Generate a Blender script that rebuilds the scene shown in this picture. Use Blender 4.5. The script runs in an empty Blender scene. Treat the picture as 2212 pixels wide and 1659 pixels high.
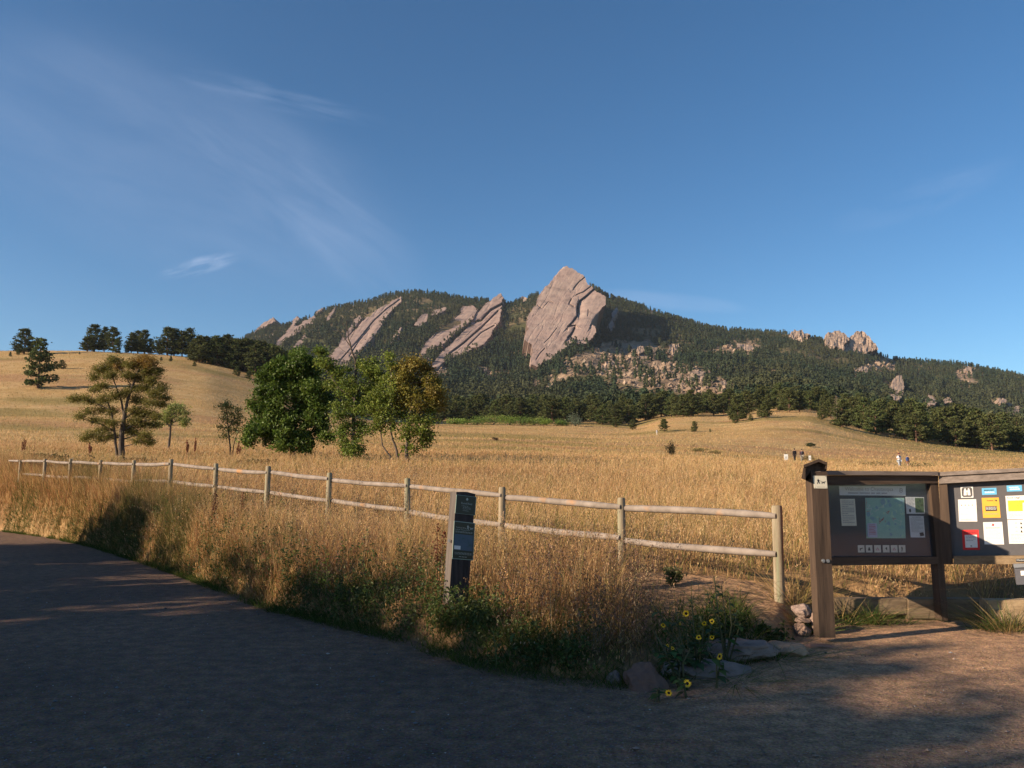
import bpy, bmesh, math, random
import numpy as np
from mathutils import Vector, Matrix, Quaternion

random.seed(7)
rng = np.random.default_rng(7)
scene = bpy.context.scene
COL = scene.collection

# ------------------------------------------------------------------ camera geometry
S = 1024.0 / 2212.0          # measured on a 2212 px wide view of the photograph
F = 804.0; CX = 512.0; CY = 384.0
EYE = 1.6
HOR = 1055.0                 # horizon row in that view
PITCH = math.atan((HOR * S - CY) / F)
cp, sp = math.cos(PITCH), math.sin(PITCH)

def ray(x, y):
    u = (np.asarray(x, float) * S - CX) / F
    w = (CY - np.asarray(y, float) * S) / F
    den = cp - w * sp
    return u / den, (sp + w * cp) / den      # X/Y , (Z-EYE)/Y

def P(x, y, Y):
    a, e = ray(x, y)
    return Vector((float(a) * Y, Y, EYE + float(e) * Y))

def proj(X, Y, Z):
    Z = np.asarray(Z, float) - EYE
    f = Y * cp + Z * sp
    up = -Y * sp + Z * cp
    return (CX + F * X / f) / S, (CY - F * up / f) / S

def ground_pt(x, y, z=0.0):
    a, e = ray(x, y)
    Y = (z - EYE) / e
    return float(a * Y), float(Y)

# ------------------------------------------------------------------ noise
def _hash(ix, iy, seed):
    h = (ix.astype(np.int64) * 374761393 + iy.astype(np.int64) * 668265263 + seed * 974711) & 0xffffffff
    h = ((h ^ (h >> 13)) * 1274126177) & 0xffffffff
    return ((h ^ (h >> 16)) & 0xffff) / 65535.0

def vnoise(x, y, seed=0):
    x = np.asarray(x, float); y = np.asarray(y, float)
    ix = np.floor(x); iy = np.floor(y)
    fx = x - ix; fy = y - iy
    fx = fx * fx * (3 - 2 * fx); fy = fy * fy * (3 - 2 * fy)
    a = _hash(ix, iy, seed); b = _hash(ix + 1, iy, seed)
    c = _hash(ix, iy + 1, seed); d = _hash(ix + 1, iy + 1, seed)
    return (a + (b - a) * fx) * (1 - fy) + (c + (d - c) * fx) * fy

def fbm(x, y, seed=0, oct=4):
    s = 0; amp = 0.5; t = 0
    x = np.asarray(x, float); y = np.asarray(y, float)
    for o in range(oct):
        s = s + amp * (vnoise(x, y, seed + o * 17) * 2 - 1); t += amp
        x = x * 2.03 + 3.1; y = y * 2.03 + 7.7; amp *= 0.5
    return s / t

def sstep(t):
    t = np.clip(t, 0, 1)
    return t * t * (3 - 2 * t)

def inpoly(x, y, poly):
    x = np.asarray(x, float); y = np.asarray(y, float)
    r = np.zeros(x.shape, bool)
    n = len(poly); j = n - 1
    for i in range(n):
        xi, yi = poly[i]; xj, yj = poly[j]
        c = ((yi > y) != (yj > y)) & (x < (xj - xi) * (y - yi) / ((yj - yi) if yj != yi else 1e-9) + xi)
        r ^= c
        j = i
    return r

# ------------------------------------------------------------------ object helpers
def tag(o, label=None, cat=None, group=None, kind=None):
    if label: o['label'] = label
    if cat: o['category'] = cat
    if group: o['group'] = group
    if kind: o['kind'] = kind
    return o

def empty(name, loc=(0, 0, 0), label=None, cat=None, group=None, rz=0.0):
    o = bpy.data.objects.new(name, None); COL.objects.link(o)
    o.empty_display_size = 0.2
    o.location = loc; o.rotation_euler = (0, 0, rz)
    return tag(o, label, cat, group)

def link(name, me, mats, parent=None, world=False):
    o = bpy.data.objects.new(name, me); COL.objects.link(o)
    if mats is not None:
        if not isinstance(mats, (list, tuple)): mats = [mats]
        if len(me.materials) == 0:
            for m in mats: me.materials.append(m)
    if parent is not None:
        o.parent = parent
        if world:      # geometry given in world coordinates
            o.matrix_parent_inverse = Matrix.LocRotScale(parent.location, parent.rotation_euler, None).inverted()
    return o

def np_mesh(name, V, Fc, cols=None, smooth=False, midx=None):
    """V n x 3, Fc m x k (k 3 or 4) or list of such arrays"""
    V = np.ascontiguousarray(V, dtype=np.float32)
    if not isinstance(Fc, (list, tuple)): Fc = [Fc]
    Fc = [np.asarray(f, dtype=np.int32) for f in Fc if len(f)]
    me = bpy.data.meshes.new(name)
    me.vertices.add(len(V)); me.vertices.foreach_set('co', V.ravel())
    loops = np.concatenate([f.ravel() for f in Fc])
    tot = np.concatenate([np.full(len(f), f.shape[1], dtype=np.int32) for f in Fc])
    start = np.concatenate([[0], np.cumsum(tot)[:-1]]).astype(np.int32)
    me.loops.add(len(loops)); me.loops.foreach_set('vertex_index', loops)
    me.polygons.add(len(tot)); me.polygons.foreach_set('loop_start', start)
    try: me.polygons.foreach_set('loop_total', tot)
    except Exception: pass
    if smooth: me.polygons.foreach_set('use_smooth', np.ones(len(tot), dtype=bool))
    else: me.polygons.foreach_set('use_smooth', np.zeros(len(tot), dtype=bool))
    if midx is not None: me.polygons.foreach_set('material_index', np.asarray(midx, dtype=np.int32))
    if cols is not None:
        at = me.color_attributes.new('Col', 'FLOAT_COLOR', 'POINT')
        c = np.ones((len(V), 4), dtype=np.float32); c[:, :3] = cols
        at.data.foreach_set('color', c.ravel())
    me.update(calc_edges=True)
    me.validate(verbose=False)
    return me

class MB:
    """collects shapes, builds one mesh object"""
    def __init__(s): s.v = []; s.f = []; s.m = []; s.sm = []
    def add(s, vs, fs, m=0, smooth=False):
        b = len(s.v); s.v += [tuple(p) for p in vs]
        for f in fs:
            s.f.append([b + i for i in f]); s.m.append(m); s.sm.append(smooth)
    def hexa(s, p, m=0):     # 8 points: front 4 (ccw) then back 4
        s.add(p, [(0, 1, 2, 3), (7, 6, 5, 4), (0, 4, 5, 1), (1, 5, 6, 2), (2, 6, 7, 3), (3, 7, 4, 0)], m)
    def box(s, c, d, m=0, rot=None):
        c = Vector(c); x, y, z = d[0] / 2, d[1] / 2, d[2] / 2
        p = [Vector(q) for q in ((-x, -y, -z), (x, -y, -z), (x, -y, z), (-x, -y, z), (-x, y, -z), (x, y, -z), (x, y, z), (-x, y, z))]
        if rot is not None: p = [rot @ q for q in p]
        s.hexa([c + q for q in p], m)
    def tube(s, pts, rad, n=8, m=0, caps=True, jit=0.0, smooth=True):
        pts = [Vector(p) for p in pts]
        if not isinstance(rad, (list, tuple)): rad = [rad] * len(pts)
        vs = []; fs = []
        up = Vector((0, 0, 1))
        ref = None
        for i, p in enumerate(pts):
            t = (pts[min(i + 1, len(pts) - 1)] - pts[max(i - 1, 0)])
            if t.length < 1e-9: t = Vector((0, 0, 1))
            t.normalize()
            if ref is None:
                ref = t.cross(Vector((1, 0, 0)) if abs(t.x) < .8 else Vector((0, 1, 0))).normalized()
            ref = (ref - t * ref.dot(t)).normalized()
            b = t.cross(ref)
            for k in range(n):
                an = 2 * math.pi * k / n
                r = rad[i] * (1 + random.uniform(-jit, jit))
                vs.append(p + (ref * math.cos(an) + b * math.sin(an)) * r)
        for i in range(len(pts) - 1):
            for k in range(n):
                a = i * n + k; c = i * n + (k + 1) % n
                fs.append((a, c, c + n, a + n))
        s.add(vs, fs, m, smooth)
        if caps:
            s.add(vs[:n], [tuple(reversed(range(n)))], m)
            s.add(vs[-n:], [tuple(range(n))], m)
    def build(s, name, mats, parent=None, world=True, cols=None):
        me = bpy.data.meshes.new(name)
        me.from_pydata(s.v, [], s.f)
        me.polygons.foreach_set('material_index', s.m)
        me.polygons.foreach_set('use_smooth', s.sm)
        me.update()
        return link(name, me, mats, parent, world)

def copy_thing(src, loc, rz=0.0, sc=1.0, label=None, group=None):
    r = src.copy(); COL.objects.link(r)
    r.location = loc; r.rotation_euler = (0, 0, rz); r.scale = (sc, sc, sc) if not isinstance(sc, tuple) else sc
    if label: r['label'] = label
    if group: r['group'] = group
    for ch in list(src.children):
        c = ch.copy(); COL.objects.link(c); c.parent = r
        for g in ch.children:
            d = g.copy(); COL.objects.link(d); d.parent = c
    return r

# ------------------------------------------------------------------ materials
MATS = {}
def newmat(name):
    m = bpy.data.materials.new(name); m.use_nodes = True
    nt = m.node_tree; nt.nodes.clear()
    out = nt.nodes.new('ShaderNodeOutputMaterial')
    MATS[name] = m
    return m, nt, out

def N(nt, t, **kw):
    n = nt.nodes.new(t)
    for k, v in kw.items():
        if k in n.inputs: n.inputs[k].default_value = v
        else: setattr(n, k, v)
    return n

def noise_col(nt, c1, c2, scale=5.0, detail=6.0, rough=.6, lo=.35, hi=.65, stretch=None, coord='Object', dist=0.0):
    tc = N(nt, 'ShaderNodeTexCoord')
    src = tc.outputs[coord]
    if stretch:
        mp = N(nt, 'ShaderNodeMapping'); mp.inputs['Scale'].default_value = stretch
        nt.links.new(src, mp.inputs['Vector']); src = mp.outputs[0]
    no = N(nt, 'ShaderNodeTexNoise'); no.inputs['Scale'].default_value = scale
    no.inputs['Detail'].default_value = detail; no.inputs['Roughness'].default_value = rough
    no.inputs['Distortion'].default_value = dist
    nt.links.new(src, no.inputs['Vector'])
    mr = N(nt, 'ShaderNodeMapRange'); mr.inputs[1].default_value = lo; mr.inputs[2].default_value = hi
    nt.links.new(no.outputs[0], mr.inputs[0])
    mx = N(nt, 'ShaderNodeMix', data_type='RGBA')
    mx.inputs[6].default_value = (*c1, 1); mx.inputs[7].default_value = (*c2, 1)
    nt.links.new(mr.outputs[0], mx.inputs[0])
    return mx, no, mr, src

def mixc(nt, a, b, fac, mode='MIX'):
    mx = N(nt, 'ShaderNodeMix', data_type='RGBA', blend_type=mode)
    for s, v in ((6, a), (7, b)):
        if isinstance(v, tuple): mx.inputs[s].default_value = (*v, 1)
        else: nt.links.new(v, mx.inputs[s])
    if isinstance(fac, (int, float)): mx.inputs[0].default_value = fac
    else: nt.links.new(fac, mx.inputs[0])
    return mx.outputs[2]

def surf(name, c1, c2, scale=5, rough=.8, bump=.3, bscale=None, stretch=None, spec=.3, lo=.3, hi=.7, bdist=.02, detail=6, coord='Object', third=None):
    m, nt, out = newmat(name)
    mx, no, mr, src = noise_col(nt, c1, c2, scale, detail, .6, lo, hi, stretch, coord)
    col = mx.outputs[2]
    if third:
        c3, sc3, lo3, hi3 = third
        n3 = N(nt, 'ShaderNodeTexNoise'); n3.inputs['Scale'].default_value = sc3; n3.inputs['Detail'].default_value = 4
        nt.links.new(src, n3.inputs['Vector'])
        m3 = N(nt, 'ShaderNodeMapRange'); m3.inputs[1].default_value = lo3; m3.inputs[2].default_value = hi3
        nt.links.new(n3.outputs[0], m3.inputs[0])
        col = mixc(nt, col, c3, m3.outputs[0])
    b = N(nt, 'ShaderNodeBsdfPrincipled'); b.inputs['Roughness'].default_value = rough
    b.inputs['Specular IOR Level'].default_value = spec
    nt.links.new(col, b.inputs['Base Color'])
    if bump:
        nb = N(nt, 'ShaderNodeTexNoise'); nb.inputs['Scale'].default_value = bscale or scale * 3; nb.inputs['Detail'].default_value = 6
        nt.links.new(src, nb.inputs['Vector'])
        bp = N(nt, 'ShaderNodeBump'); bp.inputs['Strength'].default_value = bump; bp.inputs['Distance'].default_value = bdist
        nt.links.new(nb.outputs[0], bp.inputs['Height']); nt.links.new(bp.outputs[0], b.inputs['Normal'])
    nt.links.new(b.outputs[0], out.inputs[0])
    return m

def plain(name, c, rough=.6, spec=.3, metal=0.0):
    m, nt, out = newmat(name)
    b = N(nt, 'ShaderNodeBsdfPrincipled'); b.inputs['Base Color'].default_value = (*c, 1)
    b.inputs['Roughness'].default_value = rough; b.inputs['Specular IOR Level'].default_value = spec
    b.inputs['Metallic'].default_value = metal
    tc = N(nt, 'ShaderNodeTexCoord')
    no = N(nt, 'ShaderNodeTexNoise'); no.inputs['Scale'].default_value = 14
    nt.links.new(tc.outputs['Object'], no.inputs['Vector'])
    mr = N(nt, 'ShaderNodeMapRange'); mr.inputs[3].default_value = .82; mr.inputs[4].default_value = 1.15
    nt.links.new(no.outputs[0], mr.inputs[0])
    nt.links.new(mixc(nt, (0, 0, 0), c, mr.outputs[0]), b.inputs['Base Color'])
    nt.links.new(b.outputs[0], out.inputs[0])
    return m

def leafmat(name, trans=.3, gloss=0.0, mul=1.0, tint=(1, 1, 1)):
    """colour read from the leaf's own colour attribute"""
    m, nt, out = newmat(name)
    at = N(nt, 'ShaderNodeAttribute'); at.attribute_name = 'Col'
    d = N(nt, 'ShaderNodeBsdfDiffuse'); t = N(nt, 'ShaderNodeBsdfTranslucent')
    nt.links.new(at.outputs[0], d.inputs[0])
    nt.links.new(mixc(nt, at.outputs[0], tint, 1.0, 'MULTIPLY'), t.inputs[0])
    mx = N(nt, 'ShaderNodeMixShader'); mx.inputs[0].default_value = trans
    nt.links.new(d.outputs[0], mx.inputs[1]); nt.links.new(t.outputs[0], mx.inputs[2])
    last = mx
    if gloss:
        g = N(nt, 'ShaderNodeBsdfGlossy'); g.inputs['Roughness'].default_value = .45
        m2 = N(nt, 'ShaderNodeMixShader'); m2.inputs[0].default_value = gloss
        nt.links.new(mx.outputs[0], m2.inputs[1]); nt.links.new(g.outputs[0], m2.inputs[2]); last = m2
    nt.links.new(last.outputs[0], out.inputs[0])
    return m

M_leaf = leafmat('leaf', .38, .02)
M_needle = leafmat('needle', .12)
M_grass = leafmat('grass_blade', .4, .0)
M_petal = leafmat('petal', .35)
M_bark = surf('bark', (.05, .038, .03), (.12, .095, .075), 6, .95, .6, 14, (1, 1, .25))
M_barkpine = surf('pine_bark', (.08, .045, .03), (.16, .09, .06), 4, .95, .5, 10, (1, 1, .3))
M_deadwood = surf('dead_wood', (.1, .08, .07), (.2, .17, .15), 6, .9, .3)
# weathered fence wood: grey outside with tan grain
def woodmat(name, c1, c2, c3, grain=(30, 30, 1.5), rough=.85, bump=.35):
    return surf(name, c1, c2, 1.0, rough, bump, 2.2, grain, .2, .3, .7, .01, third=(c3, .35, .5, .75))
# ------------------------------------------------------------------ terrain
def ycurve(pts):
    xs = np.array([p[0] for p in pts], float); ys = np.array([p[1] for p in pts], float)
    xx = np.linspace(xs[0], xs[-1], 600)
    yy = np.interp(xx, xs, ys)
    k = np.ones(5) / 5                       # light smoothing
    yy = np.concatenate([yy[:2], np.convolve(yy, k, 'valid'), yy[-2:]])
    a, e = ray(xx, yy)
    o = np.argsort(a)
    return a[o], e[o]

def zcurve(Y, pts):                          # given heights instead of picture rows
    xs = np.array([p[0] for p in pts], float); zs = np.array([p[1] for p in pts], float)
    a, _ = ray(xs, np.full_like(xs, HOR))
    return a, (zs - EYE) / Y

RIDGE = [(-900, 905), (0, 860), (400, 790), (450, 770), (515, 741), (545, 724), (580, 700), (610, 706), (640, 696), (690, 676), (720, 665), (760, 663),
         (800, 656), (840, 641), (870, 636), (920, 637), (960, 640), (1000, 648), (1060, 651), (1100, 660), (1125, 651), (1160, 642), (1190, 634),
         (1230, 615), (1265, 612), (1300, 638), (1330, 651), (1400, 668), (1450, 688), (1500, 701), (1560, 712), (1640, 718), (1700, 720), (1760, 733),
         (1800, 744), (1840, 744), (1885, 760), (1920, 775), (1960, 782), (2000, 788), (2080, 793), (2150, 805), (2212, 820), (2400, 862), (2700, 905), (3400, 940)]
FOOT = [(-900, 830), (0, 815), (400, 815), (560, 822), (700, 868), (800, 893), (945, 903), (1100, 905), (1250, 906), (1400, 896), (1500, 891), (1660, 880), (1750, 878),
        (1850, 896), (1900, 908), (2000, 922), (2100, 935), (2212, 945), (2700, 965), (3400, 980)]
CREST = [(-900, 775), (-300, 757), (0, 758), (180, 758), (330, 765), (400, 770), (480, 785), (560, 806), (620, 835), (700, 882), (800, 906), (945, 915), (1250, 919),
         (1370, 926), (1410, 915), (1440, 906), (1500, 903), (1560, 905), (1600, 901), (1660, 893), (1750, 891), (1800, 902), (1850, 917), (1900, 930), (2000, 948), (2100, 960),
         (2212, 974), (2700, 1000), (3400, 1010)]
def mixrow(A, B, t):
    xs = np.linspace(-900, 3400, 500)
    ya = np.interp(xs, *zip(*A)); yb = np.interp(xs, *zip(*B))
    return list(zip(xs, ya + (yb - ya) * t))
def zrow(vals):
    return list(zip([-2500, -900, 0, 400, 800, 1106, 1500, 1900, 2300, 4500], vals))
ST = [
 (5.0,  zcurve(5.0,  zrow([.05, .05, .05, .08, .10, .12, .10, .0, .0, .0]))),
 (8.0,  zcurve(8.0,  zrow([.05, .05, .08, .10, .16, .18, .14, .0, .0, .0]))),
 (10.0, zcurve(10.0, zrow([.08, .08, .10, .15, .27, .36, .40, .30, .25, .2]))),
 (14.0, zcurve(14.0, zrow([.15, .18, .28, .45, .64, .70, .72, .68, .6, .5]))),
 (24.0, zcurve(24.0, zrow([.7, .85, 1.10, 1.42, 1.50, 1.45, 1.35, 1.25, 1.2, 1.0]))),
 (50.0, ycurve([(-900, 985), (0, 985), (400, 989), (800, 992), (1106, 997), (1500, 1008), (1900, 1023), (2300, 1030), (3400, 1036)])),
 (92.0, ycurve([(-900, 948), (0, 948), (400, 956), (800, 964), (1106, 974), (1500, 988), (1900, 1012), (2300, 1020), (3400, 1028)])),
 (150., ycurve([(-900, 900), (0, 898), (300, 905), (600, 930), (800, 945), (1106, 953), (1500, 968), (1720, 992), (1900, 992), (2300, 1004), (3400, 1016)])),
 (240., ycurve([(-900, 812), (0, 806), (300, 812), (450, 830), (600, 872), (800, 925), (1106, 936), (1300, 943), (1500, 938), (1660, 928), (1750, 930), (1900, 958), (2100, 980), (2300, 990), (3400, 1012)])),
 (330., ycurve(CREST)),
 (430., ycurve(FOOT)),
 (600., ycurve(mixrow(FOOT, RIDGE, .10))),
 (850., ycurve(mixrow(FOOT, RIDGE, .23))),
 (1150., ycurve(mixrow(FOOT, RIDGE, .43))),
 (1400., ycurve(mixrow(FOOT, RIDGE, .67))),
 (1600., ycurve(mixrow(FOOT, RIDGE, .87))),
 (1800., ycurve(RIDGE)),
 (2100., ycurve(mixrow(FOOT, RIDGE, .80))),
 (2900., ycurve(mixrow(FOOT, RIDGE, .2))),
]
SL = np.log(np.array([s[0] for s in ST]))

def Te(a, Y):
    """elevation tangent of the bare ground at bearing a, depth Y"""
    a = np.asarray(a, float); L = np.log(np.clip(Y, ST[0][0], ST[-1][0]))
    E = np.stack([np.interp(a, s[1][0], s[1][1]) for s in ST])      # k x n
    k = np.clip(np.searchsorted(SL, L, side='right') - 1, 0, len(SL) - 2)
    idx = np.arange(a.size)
    def row(i): return E[np.clip(i, 0, len(SL) - 1), idx]
    x0 = SL[k]; x1 = SL[k + 1]; h = x1 - x0; t = (L - x0) / h
    p0 = row(k); p1 = row(k + 1); pm = row(k - 1); pp = row(k + 2)
    hm = np.where(k > 0, x0 - SL[np.clip(k - 1, 0, None)], h); hp = np.where(k < len(SL) - 2, SL[np.clip(k + 2, 0, len(SL) - 1)] - x1, h)
    d = (p1 - p0) / h
    dm = np.where(k > 0, (p0 - pm) / hm, d); dp = np.where(k < len(SL) - 2, (pp - p1) / hp, d)
    m0 = np.where(dm * d > 0, 2 * dm * d / (dm + d + 1e-12), 0)   # monotone tangents
    m1 = np.where(dp * d > 0, 2 * dp * d / (dp + d + 1e-12), 0)
    t2 = t * t; t3 = t2 * t
    return (2 * t3 - 3 * t2 + 1) * p0 + (t3 - 2 * t2 + t) * h * m0 + (-2 * t3 + 3 * t2) * p1 + (t3 - t2) * h * m1

EDGE = [ground_pt(x, y) for x, y in [(-500, 1096), (-200, 1120), (0, 1148), (100, 1162), (200, 1184), (350, 1233), (480, 1285), (560, 1318), (700, 1352), (850, 1390),
        (950, 1425), (1050, 1458), (1200, 1484), (1330, 1492), (1400, 1488), (1480, 1478), (1560, 1455), (1650, 1425), (1730, 1400)]]
EDGE += [(3.05, 8.55), (3.5, 9.2), (3.9, 9.95), (5.0, 10.12), (8.0, 10.0), (14.0, 9.8), (60, 9.8)]
_ex = np.array([p[0] for p in EDGE]); _ey = np.array([p[1] for p in EDGE])
def edge_y(X): return np.interp(X, _ex, _ey)
def edge_sd(X, Y):
    """roughly signed distance in from the path edge; positive on the meadow side"""
    ye = edge_y(X) + 0.10 * fbm(np.asarray(X) * 1.7, np.asarray(X) * 0 + .3, 5)
    sl = (edge_y(np.asarray(X) + .2) - edge_y(np.asarray(X) - .2)) / .4
    return (Y - ye) / np.sqrt(1 + sl * sl)

def TZ(X, Y):
    X = np.asarray(X, float); Y = np.asarray(Y, float)
    shp = X.shape; X = X.ravel(); Y = Y.ravel()
    Yc = np.maximum(Y, 4.0)
    z = EYE + Yc * Te(X / Yc, Yc)
    z += .03 * fbm(X * .9, Y * .9, 3) * sstep((Y - 6) / 4)
    z += .25 * fbm(X * .07, Y * .07, 4) * sstep((Y - 30) / 40) * (1 - .5 * sstep((Y - 280) / 60))
    mt = sstep((Y - 430) / 250)
    z += mt * (26 * fbm(X / 170., Y / 300., 11, 5) * (1 - .72 * sstep((Y - 1350) / 350)) + 5 * fbm(X / 30., Y / 34., 12, 4) + mt * 2.2 * fbm(X / 9., Y / 9., 13, 3))
    sd = edge_sd(X, Y)
    near = Y < 60
    blend = sstep(sd / .55)
    zn = np.where(near, -.22 + (np.maximum(z, .03) + .22) * blend, z)
    return zn.reshape(shp)

def tz(X, Y): return float(TZ(np.array([X]), np.array([Y]))[0])

_tab = {}
def depth_at(x, y, y0=300., y1=1800.):
    """depth where the line of sight through (x, y) first meets the ground"""
    a, e = ray(x, y)
    Ys = np.exp(np.linspace(math.log(y0), math.log(y1), 400))
    z = TZ(Ys * float(a), Ys)
    hit = np.nonzero(z >= EYE + float(e) * Ys)[0]
    return float(Ys[hit[0]]) if len(hit) else y1
def on_ground(x, y, y0=6., y1=1800.):
    Y = depth_at(x, y, y0, y1); a, _ = ray(x, y)
    return float(a) * Y, Y, tz(float(a) * Y, Y)

def polar_sheet(name, y0, y1, ny, a0, a1, na, mat, colf=None):
    Ys = np.exp(np.linspace(math.log(y0), math.log(y1), ny)); As = np.linspace(a0, a1, na)
    A, Y = np.meshgrid(As, Ys)
    X = A * Y
    Z = TZ(X, Y)
    V = np.stack([X.ravel(), Y.ravel(), Z.ravel()], 1)
    i = np.arange(ny - 1)[:, None] * na + np.arange(na - 1)[None, :]
    i = i.ravel()
    Fc = np.stack([i, i + 1, i + 1 + na, i + na], 1)
    cols = colf(X.ravel(), Y.ravel(), Z.ravel()) if colf else None
    me = np_mesh(name, V, Fc, cols, smooth=True)
    return link(name, me, mat)

def lerp3(c1, c2, t):
    c1 = np.asarray(c1, float); c2 = np.asarray(c2, float)
    return c1 * (1 - t[:, None]) + c2 * t[:, None]

DIRT = [(1290, 1255), (1400, 1236), (1560, 1245), (1690, 1268), (1745, 1300), (1775, 1370), (1730, 1430), (1620, 1450), (1500, 1450), (1430, 1410), (1400, 1350), (1330, 1300)]
GOLD = (.42, .27, .115); GOLD2 = (.50, .345, .165); REDG = (.33, .165, .085); GREENG = (.19, .165, .055); DIRTC = (.35, .215, .125)
def meadow_cols(X, Y, Z):
    n1 = fbm(X * .035, Y * .09, 21, 5); n2 = fbm(X * .02, Y * .05, 22, 4); n3 = fbm(X * .3, Y * .5, 23, 4)
    c = lerp3(GOLD, GOLD2, sstep((n3 + n1 + .5)))
    c = c * (1 - .62 * sstep(n1 * 2.2 - .05))[:, None] + np.array(REDG) * (.62 * sstep(n1 * 2.2 - .05))[:, None]
    g = .6 * sstep(n2 * 2.6 - .25)
    c = c * (1 - g)[:, None] + np.array(GREENG) * g[:, None]
    x, y = proj(X, Y, Z)
    g = sstep((x - 1850) / 200) * sstep((Y - 190) / 60) * .7      # greener slope on the far right
    c = c * (1 - g)[:, None] + np.array((.17, .16, .055)) * g[:, None]
    # under the tall grass the soil is darker litter
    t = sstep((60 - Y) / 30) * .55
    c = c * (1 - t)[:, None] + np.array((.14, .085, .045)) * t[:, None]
    d = (inpoly(x, y, DIRT) & (Y < 14)).astype(float)
    sd = edge_sd(X, Y)
    d = np.maximum(d, (sd < .28) & (Y < 60) & (X > .6))
    c = c * (1 - d)[:, None] + np.array(DIRTC) * d[:, None]
    return c
m, nt, out = newmat('meadow_ground')
at = N(nt, 'ShaderNodeAttribute'); at.attribute_name = 'Col'
tc = N(nt, 'ShaderNodeTexCoord')
mp = N(nt, 'ShaderNodeMapping'); mp.inputs['Scale'].default_value = (1, 1.6, 1)
nt.links.new(tc.outputs['Object'], mp.inputs[0])
n1 = N(nt, 'ShaderNodeTexNoise', Scale=1.1); n1.inputs['Detail'].default_value = 10; n1.inputs['Roughness'].default_value = .75
nt.links.new(mp.outputs[0], n1.inputs['Vector'])
mr = N(nt, 'ShaderNodeMapRange'); mr.inputs[1].default_value = .3; mr.inputs[2].default_value = .7; mr.inputs[3].default_value = .55; mr.inputs[4].default_value = 1.35
nt.links.new(n1.outputs[0], mr.inputs[0])
hs = N(nt, 'ShaderNodeHueSaturation'); nt.links.new(at.outputs[0], hs.inputs['Color']); nt.links.new(mr.outputs[0], hs.inputs['Value'])
b = N(nt, 'ShaderNodeBsdfPrincipled', Roughness=.95); b.inputs['Specular IOR Level'].default_value = .05
nt.links.new(hs.outputs[0], b.inputs['Base Color'])
n2 = N(nt, 'ShaderNodeTexNoise', Scale=3.); n2.inputs['Detail'].default_value = 8; nt.links.new(mp.outputs[0], n2.inputs['Vector'])
bp = N(nt, 'ShaderNodeBump', Strength=.8, Distance=.25); nt.links.new(n2.outputs[0], bp.inputs['Height']); nt.links.new(bp.outputs[0], b.inputs['Normal'])
nt.links.new(b.outputs[0], out.inputs[0])
MEADOW_M = m
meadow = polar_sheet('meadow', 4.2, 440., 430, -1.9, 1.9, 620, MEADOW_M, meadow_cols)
tag(meadow, kind='structure')

# ---- mountain side: dry soil and scree between the trees
SCREE = [
 [(1165, 840), (1230, 775), (1300, 745), (1370, 733), (1420, 742), (1450, 772), (1500, 792), (1560, 818), (1592, 850), (1500, 855), (1430, 842), (1350, 832), (1290, 806), (1230, 812)],
 [(1535, 760), (1580, 738), (1640, 742), (1632, 768), (1580, 775)], [(1380, 655), (1430, 660), (1445, 682), (1400, 676)],
 [(900, 800), (950, 785), (980, 825), (935, 840)], [(1030, 790), (1068, 800), (1080, 828), (1040, 825)],
 [(1700, 712), (1765, 712), (1775, 730), (1720, 738)], [(2062, 806), (2100, 795), (2112, 832), (2080, 842)], [(1888, 788), (1920, 770), (1935, 800), (1900, 806)],
 [(1840, 800), (1878, 780), (1880, 812), (1845, 822)], [(2120, 862), (2160, 860), (2212, 880), (2212, 900), (2130, 880)], [(1118, 870), (1160, 820), (1175, 835), (1140, 880)]]
def scree_mask(X, Y, Z):
    x, y = proj(X, Y, Z)
    xn = x + 14 * fbm(x * .05, y * .05, 31, 3); yn = y + 10 * fbm(x * .05 + 9, y * .05, 32, 3)
    r = np.zeros(np.shape(x), bool)
    for p in SCREE: r |= inpoly(xn, yn, p)
    return r & (Y > 480)
def mountain_cols(X, Y, Z):
    n = fbm(X / 40., Y / 40., 41, 5); n2 = fbm(X / 11., Y / 11., 42, 4)
    c = lerp3((.075, .075, .035), (.20, .15, .085), sstep(n * 1.6 + .35))
    s = scree_mask(X, Y, Z).astype(float)
    sc = lerp3((.21, .15, .10), (.37, .265, .18), sstep(n2 * 1.5 + .5))
    return c * (1 - s)[:, None] + sc * s[:, None]
m, nt, out = newmat('mountain_soil')
at = N(nt, 'ShaderNodeAttribute'); at.attribute_name = 'Col'
tc = N(nt, 'ShaderNodeTexCoord')
n1 = N(nt, 'ShaderNodeTexNoise', Scale=.12); n1.inputs['Detail'].default_value = 10; n1.inputs['Roughness'].default_value = .75
nt.links.new(tc.outputs['Object'], n1.inputs['Vector'])
mr = N(nt, 'ShaderNodeMapRange'); mr.inputs[1].default_value = .3; mr.inputs[2].default_value = .7; mr.inputs[3].default_value = .6; mr.inputs[4].default_value = 1.3
nt.links.new(n1.outputs[0], mr.inputs[0])
hs = N(nt, 'ShaderNodeHueSaturation'); nt.links.new(at.outputs[0], hs.inputs['Color']); nt.links.new(mr.outputs[0], hs.inputs['Value'])
b = N(nt, 'ShaderNodeBsdfPrincipled', Roughness=.95); b.inputs['Specular IOR Level'].default_value = .05
nt.links.new(hs.outputs[0], b.inputs['Base Color'])
bp = N(nt, 'ShaderNodeBump', Strength=1., Distance=4.); nt.links.new(n1.outputs[0], bp.inputs['Height']); nt.links.new(bp.outputs[0], b.inputs['Normal'])
nt.links.new(b.outputs[0], out.inputs[0])
mountain = polar_sheet('mountain', 440., 2900., 300, -1.5, 1.9, 780, m, mountain_cols)
tag(mountain, kind='structure')

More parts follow.
